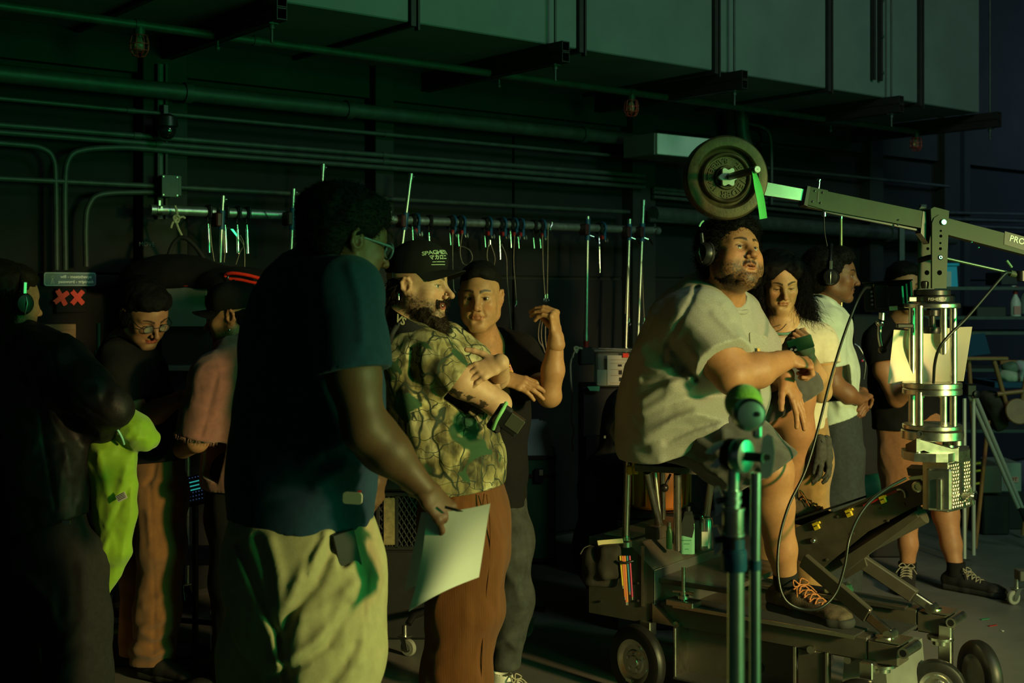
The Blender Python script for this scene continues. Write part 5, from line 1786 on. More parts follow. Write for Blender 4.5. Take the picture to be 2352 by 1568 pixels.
# ------------------------------------------------------------------ light stand in front
SZ = 2.35
sm = SZ / F_PX
def SP(x,y,d=0.0):
 return P(x,y,SZ + d)
M_SATIN = mat('satin_chrome',(.70,.72,.70),rough=.30,metal=1.0,noise=.1,nscale=30)
ls = empty('light_stand',Vector((SP(1690,0).x,SZ,0)),'chrome light stand topped with a tennis ball, closest to us','stand')
MB().cyl(Vector((SP(1690,0).x,SZ,.12)),SP(1690,1300),19.5 * sm,n=32).build('base_tube',M_SATIN,ls)
MB().lathe(SP(1686,1310),(0,0,1),[(27 * sm,0),(29 * sm,.004),(29 * sm,.035),(27 * sm,.037),(27 * sm,.04),(24 * sm,.042),(24 * sm,.060)],32).build('lower_collar',M_BLUE,ls)
MB().cyl(SP(1683,1262),SP(1683,1228),24 * sm,n=32).build('collar_band',M_BLACK,ls)
MB().cyl(SP(1684,1230),SP(1684,1166),25 * sm,n=32).build('riser_sleeve',M_ALU,ls)
for y in (1226,1168):
 MB().lathe(SP(1684,y),(0,0,1),[(25 * sm,-.003),(27 * sm,-.002),(27 * sm,.002),(25 * sm,.003)],32,closed=False).build('sleeve_ring',M_SATIN,ls)
MB().cyl(SP(1683,1166),SP(1683,1125),18 * sm,n=28).build('riser_tube',M_SATIN,ls)
for y in (1150,1132):
 MB().lathe(SP(1683,y),(0,0,1),[(18 * sm,-.005),(21 * sm,-.004),(21 * sm,.004),(18 * sm,.005)],28,closed=False).build('riser_ring',M_SATIN,ls)
MB().cyl(SP(1684,1126),SP(1685,1078),14 * sm,n=24).build('spigot',M_SATIN,ls)
# grip head: two discs and a T handle
gx = Vector((.74,-.67,0)).normalized()
hd = SP(1700,1046)
MB().lathe(hd - gx * .028,gx,[(.0,0),(36 * sm,0),(38 * sm,.004),(38 * sm,.014),(36 * sm,.017),(0,.017)],36).build('grip_disc',mat('dark_red_cast',(.055,.010,.012),rough=.5,noise=.4,nscale=30),ls)
MB().lathe(hd - gx * .008,gx,[(.0,0),(38 * sm,0),(40 * sm,.005),(40 * sm,.018),(37 * sm,.022),(20 * sm,.024),(0,.024)],36).build('grip_disc',M_SATIN,ls)
MB().cyl(hd,hd + gx * .05,.009,n=16).build('handle_shaft',M_BLACK,ls)
hk = SP(1762,1050,-.03)
th = MB().prism([hk + UP * z * sm + gx * 0 + Vector((x * sm,0,0)) for x,z in ((-13,-44),(-2,-50),(8,-44),(15,-10),(17,12),(12,44),(0,52),(-10,46),(-15,12),(-16,-14))],Vector((.1,.30,0)).normalized() * .014).build('t_handle',M_SATIN,ls)
MB().cyl(hk + Vector((0,-.002,0)),hk + Vector((0,.003,0)),7 * sm,n=18).build('handle_bore',M_BLACK,th)
# neck up to the ball
MB().cyl(SP(1697,1075),SP(1697,1010),12 * sm,n=20).build('neck_tube',M_BLACK,ls)
MB().box(SP(1738,975),20 * sm,.02,62 * sm,None,.004).build('flat_bar',M_SATIN,ls)
top = SP(1722,952,-.03)
gt = Vector((.08,-.99,.05)).normalized()
MB().lathe(top - gt * .02,gt,[(0,0),(30 * sm,0),(38 * sm,.008),(38 * sm,.02),(30 * sm,.03),(16 * sm,.032),(0,.032)],36).build('top_disc',M_SATIN,ls)
MB().lathe(top + gt * .010 + Vector((14 * sm,0,2 * sm)),gt,[(0,0),(6 * sm,0),(6 * sm,.004),(0,.005)],20).build('disc_bolt',M_BLACK,ls)
for dx,dy,n_ in ((-45,1145,1),(-48,1235,1)):
 a = SP(1690 + dx + 32,dy)
 b = SP(1690 + dx,dy + 6)
 k = MB().cyl(a,b,.006,n=10).build('wing_shaft',M_BLACK,ls)
 MB().prism([b + Vector((x * sm,0,z * sm)) for x,z in ((-8,30),(4,34),(16,6),(12,-24),(-2,-36),(-4,-2))],Vector((.004,.010,0))).build('wing',M_SATIN,k)
for x,y,s in ((1650,1062,1),(1640,1030,-1)):
 a = SP(x,y)
 MB().prism([a + Vector((p_ * sm,0,q_ * sm)) for p_,q_ in ((-22,-10),(-4,-14),(22,8),(20,18),(0,12))],Vector((.003,.012,0))).build('wing',M_SATIN,ls)
MB().cyl(SP(1660,1046),SP(1690,1046),.008,n=12).build('wing_shaft',M_BLACK,ls)
# arm rod that hangs beside the tube
MB().cyl(Vector((SP(1734,0,-.05).x,SZ - .05,.3)),SP(1734,1300,-.05),12.5 * sm,n=24).build('arm_rod',M_SATIN,ls)
MB().cyl(SP(1734,1300,-.05),SP(1736,1085,-.05),11.5 * sm,n=24).build('arm_rod_upper',M_SATIN,ls)
MB().cyl(SP(1734,1308,-.05),SP(1734,1285,-.05),13.5 * sm,n=24).build('rod_band',M_BLUE,ls)
for i in range(3):
 a = i * 2.094 + .4
 d = Vector((math.cos(a),math.sin(a),0))
 o = Vector((SP(1690,0).x,SZ,0))
 MB().tube([o + UP * .30,o + d * .12 + UP * .27,o + d * .36 + UP * .06,o + d * .42 + UP * .012],.0125,10).build('leg',M_SATIN,ls)
tb = empty('tennis_ball',SP(1708,925) - UP * .035,'yellow-green tennis ball stuck on the top of the light stand','ball')
MB().ball(SP(1708,925,.02),44 * sm,32,20).build('felt',mat('tennis_felt',(.46,.60,.05),rough=.95,noise=.18,nscale=90,bump=.6,bscale=260,sheen=.6),tb)
MB().tube([SP(1708,925,.02) + Vector((math.cos(a) * 44.2 * sm * .94,math.sin(a) * 44.2 * sm * .94,math.sin(2 * a) * 44.2 * sm * .34)) for a in np.linspace(0,6.283,49)[:-1]],.0012,5,closed=True).build('seam',mat('seam_white',(.6,.6,.5)),tb)
# ------------------------------------------------------------------ cloth
def fabric(name,col,rough=.9,noise=.18,nscale=60,bump=.25,bscale=500,sheen=.25,**k):
 return mat(name,col,rough=rough,noise=noise,nscale=nscale,bump=bump,bscale=bscale,sheen=sheen,spec=.25,**k)
def camo_mat():
 m = bpy.data.materials.new('camouflage_cotton')
 m.use_nodes = True
 nt = m.node_tree
 b = nt.nodes['Principled BSDF']
 b.inputs['Roughness'].default_value = .9
 b.inputs['Specular IOR Level'].default_value = .2
 N,Lk = nt.nodes.new,nt.links.new
 tc = N('ShaderNodeTexCoord')
 def ns(scale,detail,dist,stretch=(1,1,1)):
  mp = N('ShaderNodeMapping')
  mp.inputs['Scale'].default_value = stretch
  Lk(tc.outputs['Object'],mp.inputs[0])
  n = N('ShaderNodeTexNoise')
  n.inputs['Scale'].default_value = scale
  n.inputs['Detail'].default_value = detail
  n.inputs['Distortion'].default_value = dist
  Lk(mp.outputs[0],n.inputs[0])
  return n.outputs['Fac']
 def ramp(src,stops):
  r = N('ShaderNodeValToRGB')
  e = r.color_ramp.elements
  e[0].position,e[0].color = stops[0][0],(*stops[0][1],1)
  e[1].position,e[1].color = stops[-1][0],(*stops[-1][1],1)
  for p_,c in stops[1:-1]:
   q = e.new(p_)
   q.color = (*c,1)
  Lk(src,r.inputs[0])
  return r.outputs[0]
 def mixc(fac,a,c,mode='MIX'):
  x = N('ShaderNodeMix')
  x.data_type = 'RGBA'
  x.blend_type = mode
  Lk(fac,x.inputs['Factor']) if not isinstance(fac,float) else setattr(x.inputs['Factor'],'default_value',fac)
  Lk(a,x.inputs['A'])
  if isinstance(c,tuple):
   x.inputs['B'].default_value = (*c,1)
  else:
   Lk(c,x.inputs['B'])
  return x.outputs['Result']
 base = ramp(ns(6.5,3,.6),[(.36,(.035,.035,.022)),(.42,(.10,.085,.042)),(.50,(.24,.20,.09)),(.56,(.33,.29,.15)),(.64,(.42,.38,.22))])
 bark = ramp(ns(30,6,1.2,(1,1,.35)),[(.36,(.25,.24,.2)),(.52,(1,1,1)),(.7,(1.25,1.2,1.0))])
 c1 = mixc(.75,base,bark,'MULTIPLY')
 def cells(scale,stretch,wob,lo,hi):
  mp = N('ShaderNodeMapping')
  mp.inputs['Scale'].default_value = stretch
  Lk(tc.outputs['Object'],mp.inputs[0])
  nz = N('ShaderNodeTexNoise')
  nz.inputs['Scale'].default_value = 9
  Lk(tc.outputs['Object'],nz.inputs[0])
  ad = N('ShaderNodeVectorMath')
  ad.operation = 'MULTIPLY_ADD'
  ad.inputs[1].default_value = (wob,wob,wob)
  Lk(nz.outputs['Color'],ad.inputs[0])
  Lk(mp.outputs[0],ad.inputs[2])
  v = N('ShaderNodeTexVoronoi')
  v.feature = 'DISTANCE_TO_EDGE'
  v.inputs['Scale'].default_value = scale
  Lk(ad.outputs[0],v.inputs[0])
  return ramp(v.outputs['Distance'],[(lo,(1,1,1)),(hi,(0,0,0))])
 c2 = mixc(cells(5.0,(1.5,1.5,.6),.12,.012,.030),c1,(.030,.040,.026))
 c3 = mixc(cells(9,(.7,.7,1.5),.14,.004,.018),c2,(.022,.030,.022))
 gr = ramp(ns(7.5,2,1.0),[(.60,(0,0,0)),(.64,(1,1,1))])
 c4 = mixc(gr,c3,(.028,.065,.030))
 Lk(c4,b.inputs['Base Color'])
 bu = N('ShaderNodeBump')
 bu.inputs['Strength'].default_value = .25
 bu.inputs['Distance'].default_value = .003
 Lk(ns(420,2,0),bu.inputs['Height'])
 Lk(bu.outputs[0],b.inputs['Normal'])
 return m
M_CAMO = camo_mat()
M_NAVY = fabric('navy_cotton',(.008,.034,.070),sheen=.05)
M_KHAKI = fabric('khaki_twill',(.34,.31,.17),noise=.12,nscale=30,sheen=.05)
M_CORD = fabric('brown_corduroy',(.140,.046,.009),noise=.2,nscale=30,sheen=.08,wave=1.0,wscale=170,stretch=(1,1,.02),bump=.5)
M_BLKTEE = fabric('black_cotton',(.006,.006,.006),sheen=0)
M_JEAN = fabric('washed_black_denim',(.045,.047,.043),noise=.4,nscale=14,wave=.3,wscale=300,sheen=0)
M_HEATHER = fabric('heather_grey_cotton',(.30,.29,.25),noise=.34,nscale=420,bump=.3,sheen=.1)
M_DKSHORT = fabric('charcoal_shorts',(.060,.058,.050),noise=.3,nscale=25,wave=.5,wscale=200)
M_CREAM = fabric('cream_cotton',(.58,.50,.34),noise=.08)
M_MINT = fabric('pale_green_cotton',(.42,.50,.40),noise=.12,nscale=20)
M_SLATE = fabric('slate_trousers',(.030,.036,.038),noise=.2,sheen=0)
M_TAN = fabric('tan_work_trousers',(.30,.155,.045),noise=.2,nscale=30)
M_BROWN = fabric('brown_canvas',(.190,.078,.026),noise=.22,nscale=16,wave=.3,wscale=240)
M_MAUVE = fabric('mauve_denim',(.215,.085,.070),noise=.2,nscale=30,wave=.3,wscale=260)
M_RUST = fabric('rust_shorts',(.28,.115,.040),noise=.15)
M_LEATHER = mat('black_leather',(.010,.011,.011),rough=.55,noise=.35,nscale=26,bump=.15,bscale=130,spec=.32,rnoise=.1)
M_GREYTR = fabric('dark_grey_trousers',(.018,.019,.018),noise=.2,sheen=0)
M_NEON = fabric('neon_yellow_nylon',(.20,.36,.010),noise=.15,nscale=14,rough=.6,bump=.15,bscale=60)
M_SOLE = mat('dark_sole',(.02,.02,.02),rough=.8)
M_GUM = mat('gum_sole',(.30,.12,.04),rough=.7)
M_WSHOE = mat('white_leather',(.62,.60,.52),rough=.5,noise=.08,nscale=20,bump=.05,bscale=80)
M_BLKSHOE = mat('black_shoe_mesh',(.014,.013,.013),rough=.75,noise=.4,nscale=60,bump=.4,bscale=200)
M_BOOT = mat('brown_hiking_suede',(.075,.050,.030),rough=.8,noise=.45,nscale=40,bump=.3,bscale=180)
M_LACE = mat('pale_laces',(.35,.30,.20),rough=.8,noise=.4,nscale=150)
M_LACE_OR = mat('orange_laces',(.42,.14,.04),rough=.8,noise=.5,nscale=120)
M_SOCK = fabric('black_socks',(.010,.010,.010),sheen=0)
M_CAP = fabric('black_cap_cotton',(.007,.008,.007),noise=.15,sheen=0)
M_GOLD = mat('gold',(.8,.55,.2),rough=.2,metal=1)
def folds(amp,scale=(9,9,4),seed=0,warp=.25,fine=.0):
 def fn(p):
  v = fold_noise(p,scale,seed,warp) * amp + fold_noise(p * 2.3 + 7.7,scale,seed + 50,warp * 1.4) * amp * .42
  if fine:
   v = v + vnoise(p * 55,seed + 20) * fine
  return -v
 return fn
def ridge(f,pts,r=.012,k=.02,out=1):
 """a crease or fold that runs over cloth, raised (+1) or sunk in (-1); pts in the place"""
 Z = sum(q.y for q in pts) / len(pts)
 uv = [(1176 + F_PX * q.x / q.y,HOR_Y + F_PX * (CAM_H - q.z) / q.y) for q in pts]
 f.crease(uv,(r + .4 * k) * F_PX / Z * .8,out * min(.012,r * .9),Z,.22)
def hair_shell(pn,H,prims,m,h=.006,noise=.010,nsc=28,strands=1600,slen=.03,curl=.6,swid=.0012,sdir=None,jitter=.35,grav=0,cut=None,name='hair',seed=1,freq=9.0,seg=4,face=True,label=None,nofront=False,keep=None):
 f = Fld(.025)
 for c,r in prims:
  f.ell(H.L(*c),(r[0] * H.s * H.p['wide'],r[1] * H.s,r[2] * H.s),H.R,.02)
 if face:                                                 # hairline: keep the face clear
  f.ell(H.L(0,.095,-.045),(.064 * H.s * H.p['wide'],.075 * H.s,.105 * H.s),H.R,.012,-1)
 for c,r in (cut or []):
  f.ell(H.L(*c),(r[0] * H.s,r[1] * H.s,r[2] * H.s),H.R,.012,-1)
 f.add_noise(lambda p: -(vnoise(p * nsc,seed) * noise + vnoise(p * nsc * 2.6,seed + 1) * noise * .6))
 V,Fc = f.mesh(h)
 o = mesh_obj(name,V,Fc,m,pn.o)
 if label: o['label'] = label
 if strands:
  N = vnormals(V,Fc)
  out = N @ (A3(V.mean(0)) - A3(V.mean(0))) if False else ((V - H.c) * N).sum(1) > -.02
  if nofront:
   q = H.loc(V.copy())
   out &= ~((q[:,1] > .015) & (np.abs(q[:,0]) < .082) & (q[:,2] > -.02))
  if keep is not None:
   out &= keep(H.loc(V.copy()))
  ids = np.nonzero(out)[0]
  ids = RNG.choice(ids,min(strands,len(ids)),replace=len(ids) < strands)
  d = N[ids] if sdir is None else N[ids] * .35 + sdir(V[ids])
  ribbons('strands',V[ids] - N[ids] * .003,d,slen * H.s,swid * H.s,m,o,curl=curl,jitter=jitter,grav=grav,seed=seed,freq=freq,seg=seg)
 return o
def beard(pn,H,prims,m,strands=1800,slen=.022,noise=.006,h=.0045,seed=5,cut=()):
 f = Fld(.015)
 for c,r in prims:
  f.ell(H.L(*c),(r[0] * H.s,r[1] * H.s,r[2] * H.s),H.R,.018)
 for c,r in cut:
  f.ell(H.L(*c),(r[0] * H.s,r[1] * H.s,r[2] * H.s),H.R,.008,-1)
 f.add_noise(lambda p: -(vnoise(p * 60,seed) * noise + vnoise(p * 140,seed + 1) * noise * .5))
 V,Fc = f.mesh(h)
 o = mesh_obj('beard',V,Fc,m,pn.o)
 N = vnormals(V,Fc)
 ids = RNG.choice(len(V),strands)
 dn = H.R[1] * .35 - H.R[2] * .9
 ribbons('strands',V[ids] - N[ids] * .002,N[ids] * .7 + dn,slen * H.s,.0007,m,o,curl=.25,jitter=.3,seed=seed,freq=5)
 return o
def headset(pn,H,side=1,both=True,mic=False,big=1.0,off=.0,mband=None,tilt=0.0):
 """over-ear intercom headset: band, cups with cushion and a pale slider"""
 f = H
 R0 = .098 + off
 pts = [H.L(R0 * math.cos(a),-.010 + tilt * math.sin(a),R0 * 1.22 * math.sin(a) + .006) for a in np.linspace(-.1,math.pi + .1,22)]
 mb = MB().tube(pts,.0065 * big,8)
 band = mb.build('headset_band',mband or M_BLACK,pn.o)
 x = H.R[0]
 for q in ((-1,1) if both else (side,)):
  c = H.L(q * (.090 + off),-.008,-.004)
  mb = MB().lathe(c,x * q,[(.0,-.006),(.034 * big,-.006),(.038 * big,.0),(.038 * big,.010),(.030 * big,.024),(.012,.028),(.0,.028)],22)
  cup = mb.build('ear_cup',M_BLACK,pn.o)
  mb = MB().lathe(c,x * q,[(.020 * big,-.008),(.034 * big,-.014),(.040 * big,-.008),(.040 * big,.0)],22,closed=False)
  mb.build('cushion',M_BLACK_MATTE,cup)
  mb = MB()
  mb.box(c + Vector(x * q) * .012 + Vector(H.R[2]) * .048 * big,.008,.014,.05,[Vector(v) for v in H.R],.002)
  mb.build('slider',M_STEEL,cup)
  mb = MB().tube([c + Vector(x * q) * .02 + Vector(H.R[2]) * .03,c + Vector(x * q) * .032,c + Vector(x * q) * .02 - Vector(H.R[2]) * .035],.003,6)
  mb.build('yoke',M_STEEL,cup)
  if mic and q == side:
   a = c + Vector(x * q) * .02
   MB().tube(bez([a,a + Vector(H.R[1]) * .05 - Vector(H.R[2]) * .03,Vector(H.L(q * .055,.105,-.065))],12),.0028,6).build('microphone_boom',M_BLACK,cup)
 return band
def cap_hat(pn,H,m,lift=.0,peak=.085,brim_dir=1,dome=1.0):
 """baseball cap: crown, curved peak, top button"""
 f = Fld(.02)
 f.ell(H.L(0,-.014,.048 + lift),(.088 * H.s,.108 * H.s,.084 * H.s * dome),H.R,.02)
 f.ell(H.L(0,.030,.066 + lift),(.074 * H.s,.070 * H.s,.060 * H.s * dome),H.R,.03)
 f.plane(H.L(0,0,.020 + lift),-H.R[2] - H.R[1] * .04,.004)
 f.add_noise(lambda p: -vnoise(p * 22,4) * .003)
 crown = pn.cloth('cap',f,.005,m)
 g = []
 n1,n2 = 9,15
 for i in range(n1):
  t = i / (n1 - 1)
  row = []
  for j in range(n2):
   a = -1.18 + 2.36 * j / (n2 - 1)
   r0x,r0y = .083,.100
   x0,y0 = r0x * math.sin(a),-.012 + r0y * math.cos(a)
   ex = peak * (math.cos(a * .92)) * t
   yy = y0 + ex * 1.0
   zz = .032 + lift - .006 * t - .42 * (x0 ** 2) / .083 * (.35 + .9 * t) + .004 * t
   row.append(H.L(x0 * (1 - .05 * t),yy,zz))
  g.append(row)
 MB().sheet(g,.0045).build('peak',m,crown)
 MB().ball(H.L(0,-.012,.048 + lift + .084 * dome + .001),.007,10,8).build('button',m,crown)
 return crown
def glasses(pn,H,m,r=.022,thick=.0022,lens=True):
 mb = MB()
 x,y,z = [Vector(v) for v in H.R]
 for q in (-1,1):
  c = Vector(H.L(q * .034,.101,-.003))
  mb.tube([c + x * (r * H.s * math.cos(a)) + z * (r * .82 * H.s * math.sin(a)) for a in np.linspace(0,6.28,25)[:-1]],thick,6,closed=True)
  e = Vector(H.L(q * .080,.000,.012))
  mb.tube([c + x * (q * r * H.s) + z * .006,Vector(H.L(q * .072,.085,.006)),e,e - y * .02 - z * .02],thick,6)
 mb.tube([Vector(H.L(-.012,.103,.002)),Vector(H.L(0,.110,.006)),Vector(H.L(.012,.103,.002))],thick,6)
 g = mb.build('glasses',m,pn.o)
 if lens:
  for q in (-1,1):
   c = Vector(H.L(q * .034,.101,-.003))
   MB().prism([c + x * (r * .97 * H.s * math.cos(a)) + z * (r * .8 * H.s * math.sin(a)) for a in np.linspace(0,6.28,25)[:-1]],y * .001).build('lens',mat('lens_glass',(.9,.95,.95),rough=.02,trans=.95,ior=1.1),g)
 return g
def px(Z):
 return lambda x,y,d=0.0: P(x,y,Z + d)
LATX = Vector((1,0,0))
# ------------------------------------------------------------------ man in the navy T-shirt, nearest, back to us
def man_navy():
 p = px(3.3)
 pn = Person('tall person in navy T-shirt and khaki trousers, seen from behind, holding papers',(P(700,1000,3.35).x,3.35,0),(.105,.052,.028))
 H = Head(p(797,556,.05),(.84,.50,-.20),sc_=1.06,skin=pn.tone,fat=.25,lip=1.2,nosew=1.2)
 f = H.field((p(728,660,.08),.062))
 f.cap(p(728,660,.08),p(700,760,.1),.075,.12,.05)
 pn.skin(f,.003,H.paint)
 a = Fld(.02)
 el,wr = p(838,985,-.26),p(972,1120,-.22)
 a.chain([p(790,720,-.14),p(812,860,-.25),el,p(895,1040,-.24),wr],[.066,.062,.052,.050,.030],.03)
 a.ell(p(865,1010,-.22),(.055,.05,.07),None,.03)
 pn.skin(a,.005)
 g = Fld(.006)
 hd = Vector((.62,.15,-.75))
 g.cap(p(945,1098,-.21),wr,.036,.028,.01)
 hand(g,wr,hd,(.55,-.72,.45),-1,1.02,curl=((.55,.5,.3),(.75,.7,.4),(.35,.35,.2),(.4,.5,.3)),thumb=((.35,.75,-.65),.3,.2))
 pn.skin(g,.003)
 g = Fld(.006)                                                # far hand beside the hem
 w2 = p(872,1085,.30)
 g.cap(p(862,1030,.34),w2,.034,.028)
 hand(g,w2,(-.12,.1,-1),(.9,-.3,0),1,.98,curl=((.5,.8,.5),) * 4)
 pn.skin(g,.0035)
 t = Fld(.05)                                                 # body under the clothes
 t.cap(p(700,760,.1),p(690,1200,.1),.13,.14)
 pn.skin(t,.014)
 pn.done()
 H.eyes(pn.o)
 # shirt
 S = Vector((.42,-.80,0)).normalized()                      # towards his right, mostly at the camera
 s = Fld(.05)
 s.echain([p(722,645,.1),p(712,700,.1),p(705,800,.1),p(702,940,.1),p(694,1080,.1),p(688,1215,.1)],
             [(.09,.09),(.20,.140),(.225,.165),(.225,.178),(.228,.182),(.232,.185)],S,.05)
 s.chain([p(745,632,.02),p(795,672,-.12),p(814,880,-.25)],[.060,.085,.094],.05)
 s.cap(p(700,640,.26),p(690,800,.35),.07,.09,.05)
 s.ell(p(755,905,-.05),(.14,.12,.26),None,.06)
 ridge(s,[p(700,1060,-.13),p(790,1010,-.10),p(845,985,-.02)],.014,.03)
 ridge(s,[p(730,1115,-.14),p(800,1070,-.12),p(850,1060,-.02)],.012,.03)
 s.add_noise(folds(.010,(5,5,3.0),11,.4))
 s.plane(p(690,1196,.1),(-.03,0,-1),.004)
 s.noise.append(folds(.010,(5,5,3.0),11,.4)) if not s.noise else None
 for pts,w,am in (([(805,615),(828,690),(835,780)],14,.008),([(700,700),(690,850),(650,1000)],22,-.010),([(735,1010),(790,985),(845,1000)],10,.008),([(745,1045),(800,1035),(850,1060)],9,-.008),([(640,720),(615,850),(600,1000)],20,.008)):
  s.crease(pts,w,am,3.3,.02)
 ax = p(838,985,-.27) - p(812,800,-.24)
 s.sleeve_end(p(812,852,-.25),ax,.115,.22)
 sh = pn.cloth('tshirt',s,.0065,M_NAVY)
 # collar rib
 ringc = p(738,612,.07)
 MB().tube([ringc + Vector((.062 * math.cos(a),.07 * math.sin(a),-.018 * math.cos(a) + .004)) for a in np.linspace(0,6.28,25)[:-1]],.008,8,closed=True).build('collar',M_NAVY,sh)
 X,Y = Vector((.93,-.36,0)),Vector((0.05,-.1,1)).normalized()
 c = p(809,1144,-.235)
 N = X.cross(Y).normalized()
 lab = MB().prism(rrect(c,.052,.029,.008,X,Y),-N * .004).build('hem_label',mat('pale_label',(.52,.50,.38),rough=.7),sh)
 lettering('U',c + N * -.0045,X,Y,.02,.0006,mat('label_ink',(.40,.38,.28)),lab)
 MB().box(p(826,1128,-.232),.008,.003,.004).build('thread_tab',M_RED,sh)
 # trousers
 t = Fld(.06)
 t.echain([p(692,1175,.1),p(697,1290,.08),p(705,1390,.06)],[(.195,.175),(.225,.200),(.21,.20)],S,.05)
 t.echain([p(735,1350,-.02),p(748,1500,-.02),p(742,1680,.0),p(735,2000,.03)],[(.135,.150),(.13,.145),(.125,.135),(.125,.12)],S,.06)
 t.echain([p(652,1350,.22),p(612,1500,.26),p(600,1680,.28),p(590,1960,.3)],[(.13,.135),(.12,.125),(.12,.115),(.12,.11)],S,.06)
 t.plane(p(692,1180,.1),(0,0,1),.003)
 t.ell(p(797,1264,-.135),(.028,.06,.055),rot_axes((0,1,0),(.3,0,1)),.010,-1)     # pocket mouth
 t.add_noise(folds(.009,(6.5,6.5,3.2),23,.45))
 for pts,w,am in (([(753,1217),(715,1290),(678,1345),(663,1390)],16,.014),([(765,1250),(728,1340),(672,1402),(648,1470)],13,-.016),([(815,1340),(768,1435),(700,1500),(640,1525)],17,.016),([(800,1390),(750,1480),(680,1530),(625,1560)],13,-.015),
                       ([(620,1240),(640,1320),(640,1400)],15,.010),([(590,1235),(612,1300),(618,1380)],10,-.010),([(548,1250),(600,1370),(640,1460),(660,1568)],9,-.020),([(850,1330),(845,1430),(828,1520)],16,.010),([(735,1235),(712,1275),(700,1320)],9,-.010),([(690,1420),(740,1400),(790,1360)],14,.008),([(815,1480),(790,1530),(760,1568)],12,-.010),([(843,1195),(846,1300),(838,1400),(846,1500)],4,-.004)):
  t.crease(pts,w,am,3.3,.02)
 tr = pn.cloth('trousers',t,.0065,M_KHAKI)
 mb = MB()
 mb.box(p(613,1232,-.085),.125,.006,.042,((.88,-.47,0),(.47,.88,0),(0,0,1)),.002)
 mb.build('back_pocket_flap',M_KHAKI,tr)
 # hair
 hair_shell(pn,H,[((0,-.030,.060),(.099,.114,.086)),((0,-.058,.0),(.086,.070,.070)),((0,.030,.080),(.082,.066,.055)),((0,.0,.035),(.090,.06,.05))],MAT_HAIR,noise=.005,nsc=50,strands=4200,slen=.010,curl=1.2,jitter=.5,freq=7,
               cut=[((.085,.010,-.035),(.03,.045,.045)),((-.085,.010,-.035),(.03,.045,.045))],seed=3)
 glasses(pn,H,mat('blue_grey_frame',(.08,.14,.19),rough=.35),.024,.003)
 # shoes keep him on the floor
 for q,zz in (((735,0),.03),((590,0),.3)):
  a = P(q[0],663,3.3 + zz)
  shoe(pn,(a.x,a.y,.087),(.8,.5,0),M_WSHOE,M_SOLE,h=.007)
 # phone in the pocket
 e = empty('smartphone',p(796,1300,-.19),'dark smartphone sticking out of the khaki trouser pocket','phone')
 MB().box(p(798,1270,-.104),.060,.010,.115,(Vector((.86,.45,.22)).normalized(),Vector((-.46,.88,0)).normalized(),Vector((-.20,-.10,.97)).normalized()),.003).build('case',M_BLACK,e)
 # papers in his hand
 pz = [(p(972,1178,-.20),p(1124,1156,-.24)),(p(958,1260,-.22),p(1117,1215,-.26)),(p(945,1345,-.24),p(1102,1320,-.26)),(p(940,1400,-.22),p(1010,1350,-.25))]
 for k,(lab,sh_,c1) in enumerate((('top sheet of white paper held by the person in navy',0,None),('back sheet of white paper fanned behind the held one',1,None))):
  g = []
  n1,n2 = 15,11
  for i in range(n1):
   t = i / (n1 - 1)
   row = []
   for j in range(n2):
    u = j / (n2 - 1)
    if k == 0:
     xl = 980 + (938 - 980) * t + 8 * math.sin(t * 3)
     yl = 1178 + (1403 - 1178) * t
     xr = 1126 + (1100 - 1126) * t
     yr = 1156 + (1325 - 1156) * t
    else:
     xl = 968 + (929 - 968) * t
     yl = 1176 + (1356 - 1176) * t
     xr = 1100 + (1070 - 1100) * t
     yr = 1165 + (1310 - 1165) * t
    x = xl + (xr - xl) * u
    y = yl + (yr - yl) * u - 10 * math.sin(u * 3.14) * (t - .4)
    row.append(p(x,y,-.205 + .035 * k - .035 * math.sin(u * 3.0 + t) * t - .04 * u + .02 * t))
   g.append(row)
  MB().sheet(g,.0006).build('paper_sheet',mat('white_paper',(.72,.74,.68),rough=.75,noise=.04,nscale=10),base=p(1000,1400,-.2),label=lab,cat='paper',group='papers held by the person in navy')
 a,b = p(1005,1165,-.245),p(1052,1172,-.25)
 e = MB().cyl(p(1022,1164,-.245),b,.0035,n=8).cyl(b,b + Vector((.012,0,-.002)),.0035,.0008,n=8).build('pen',M_BLACK,base=b,label='dark pen between the fingers holding the papers',cat='pen')
man_navy()
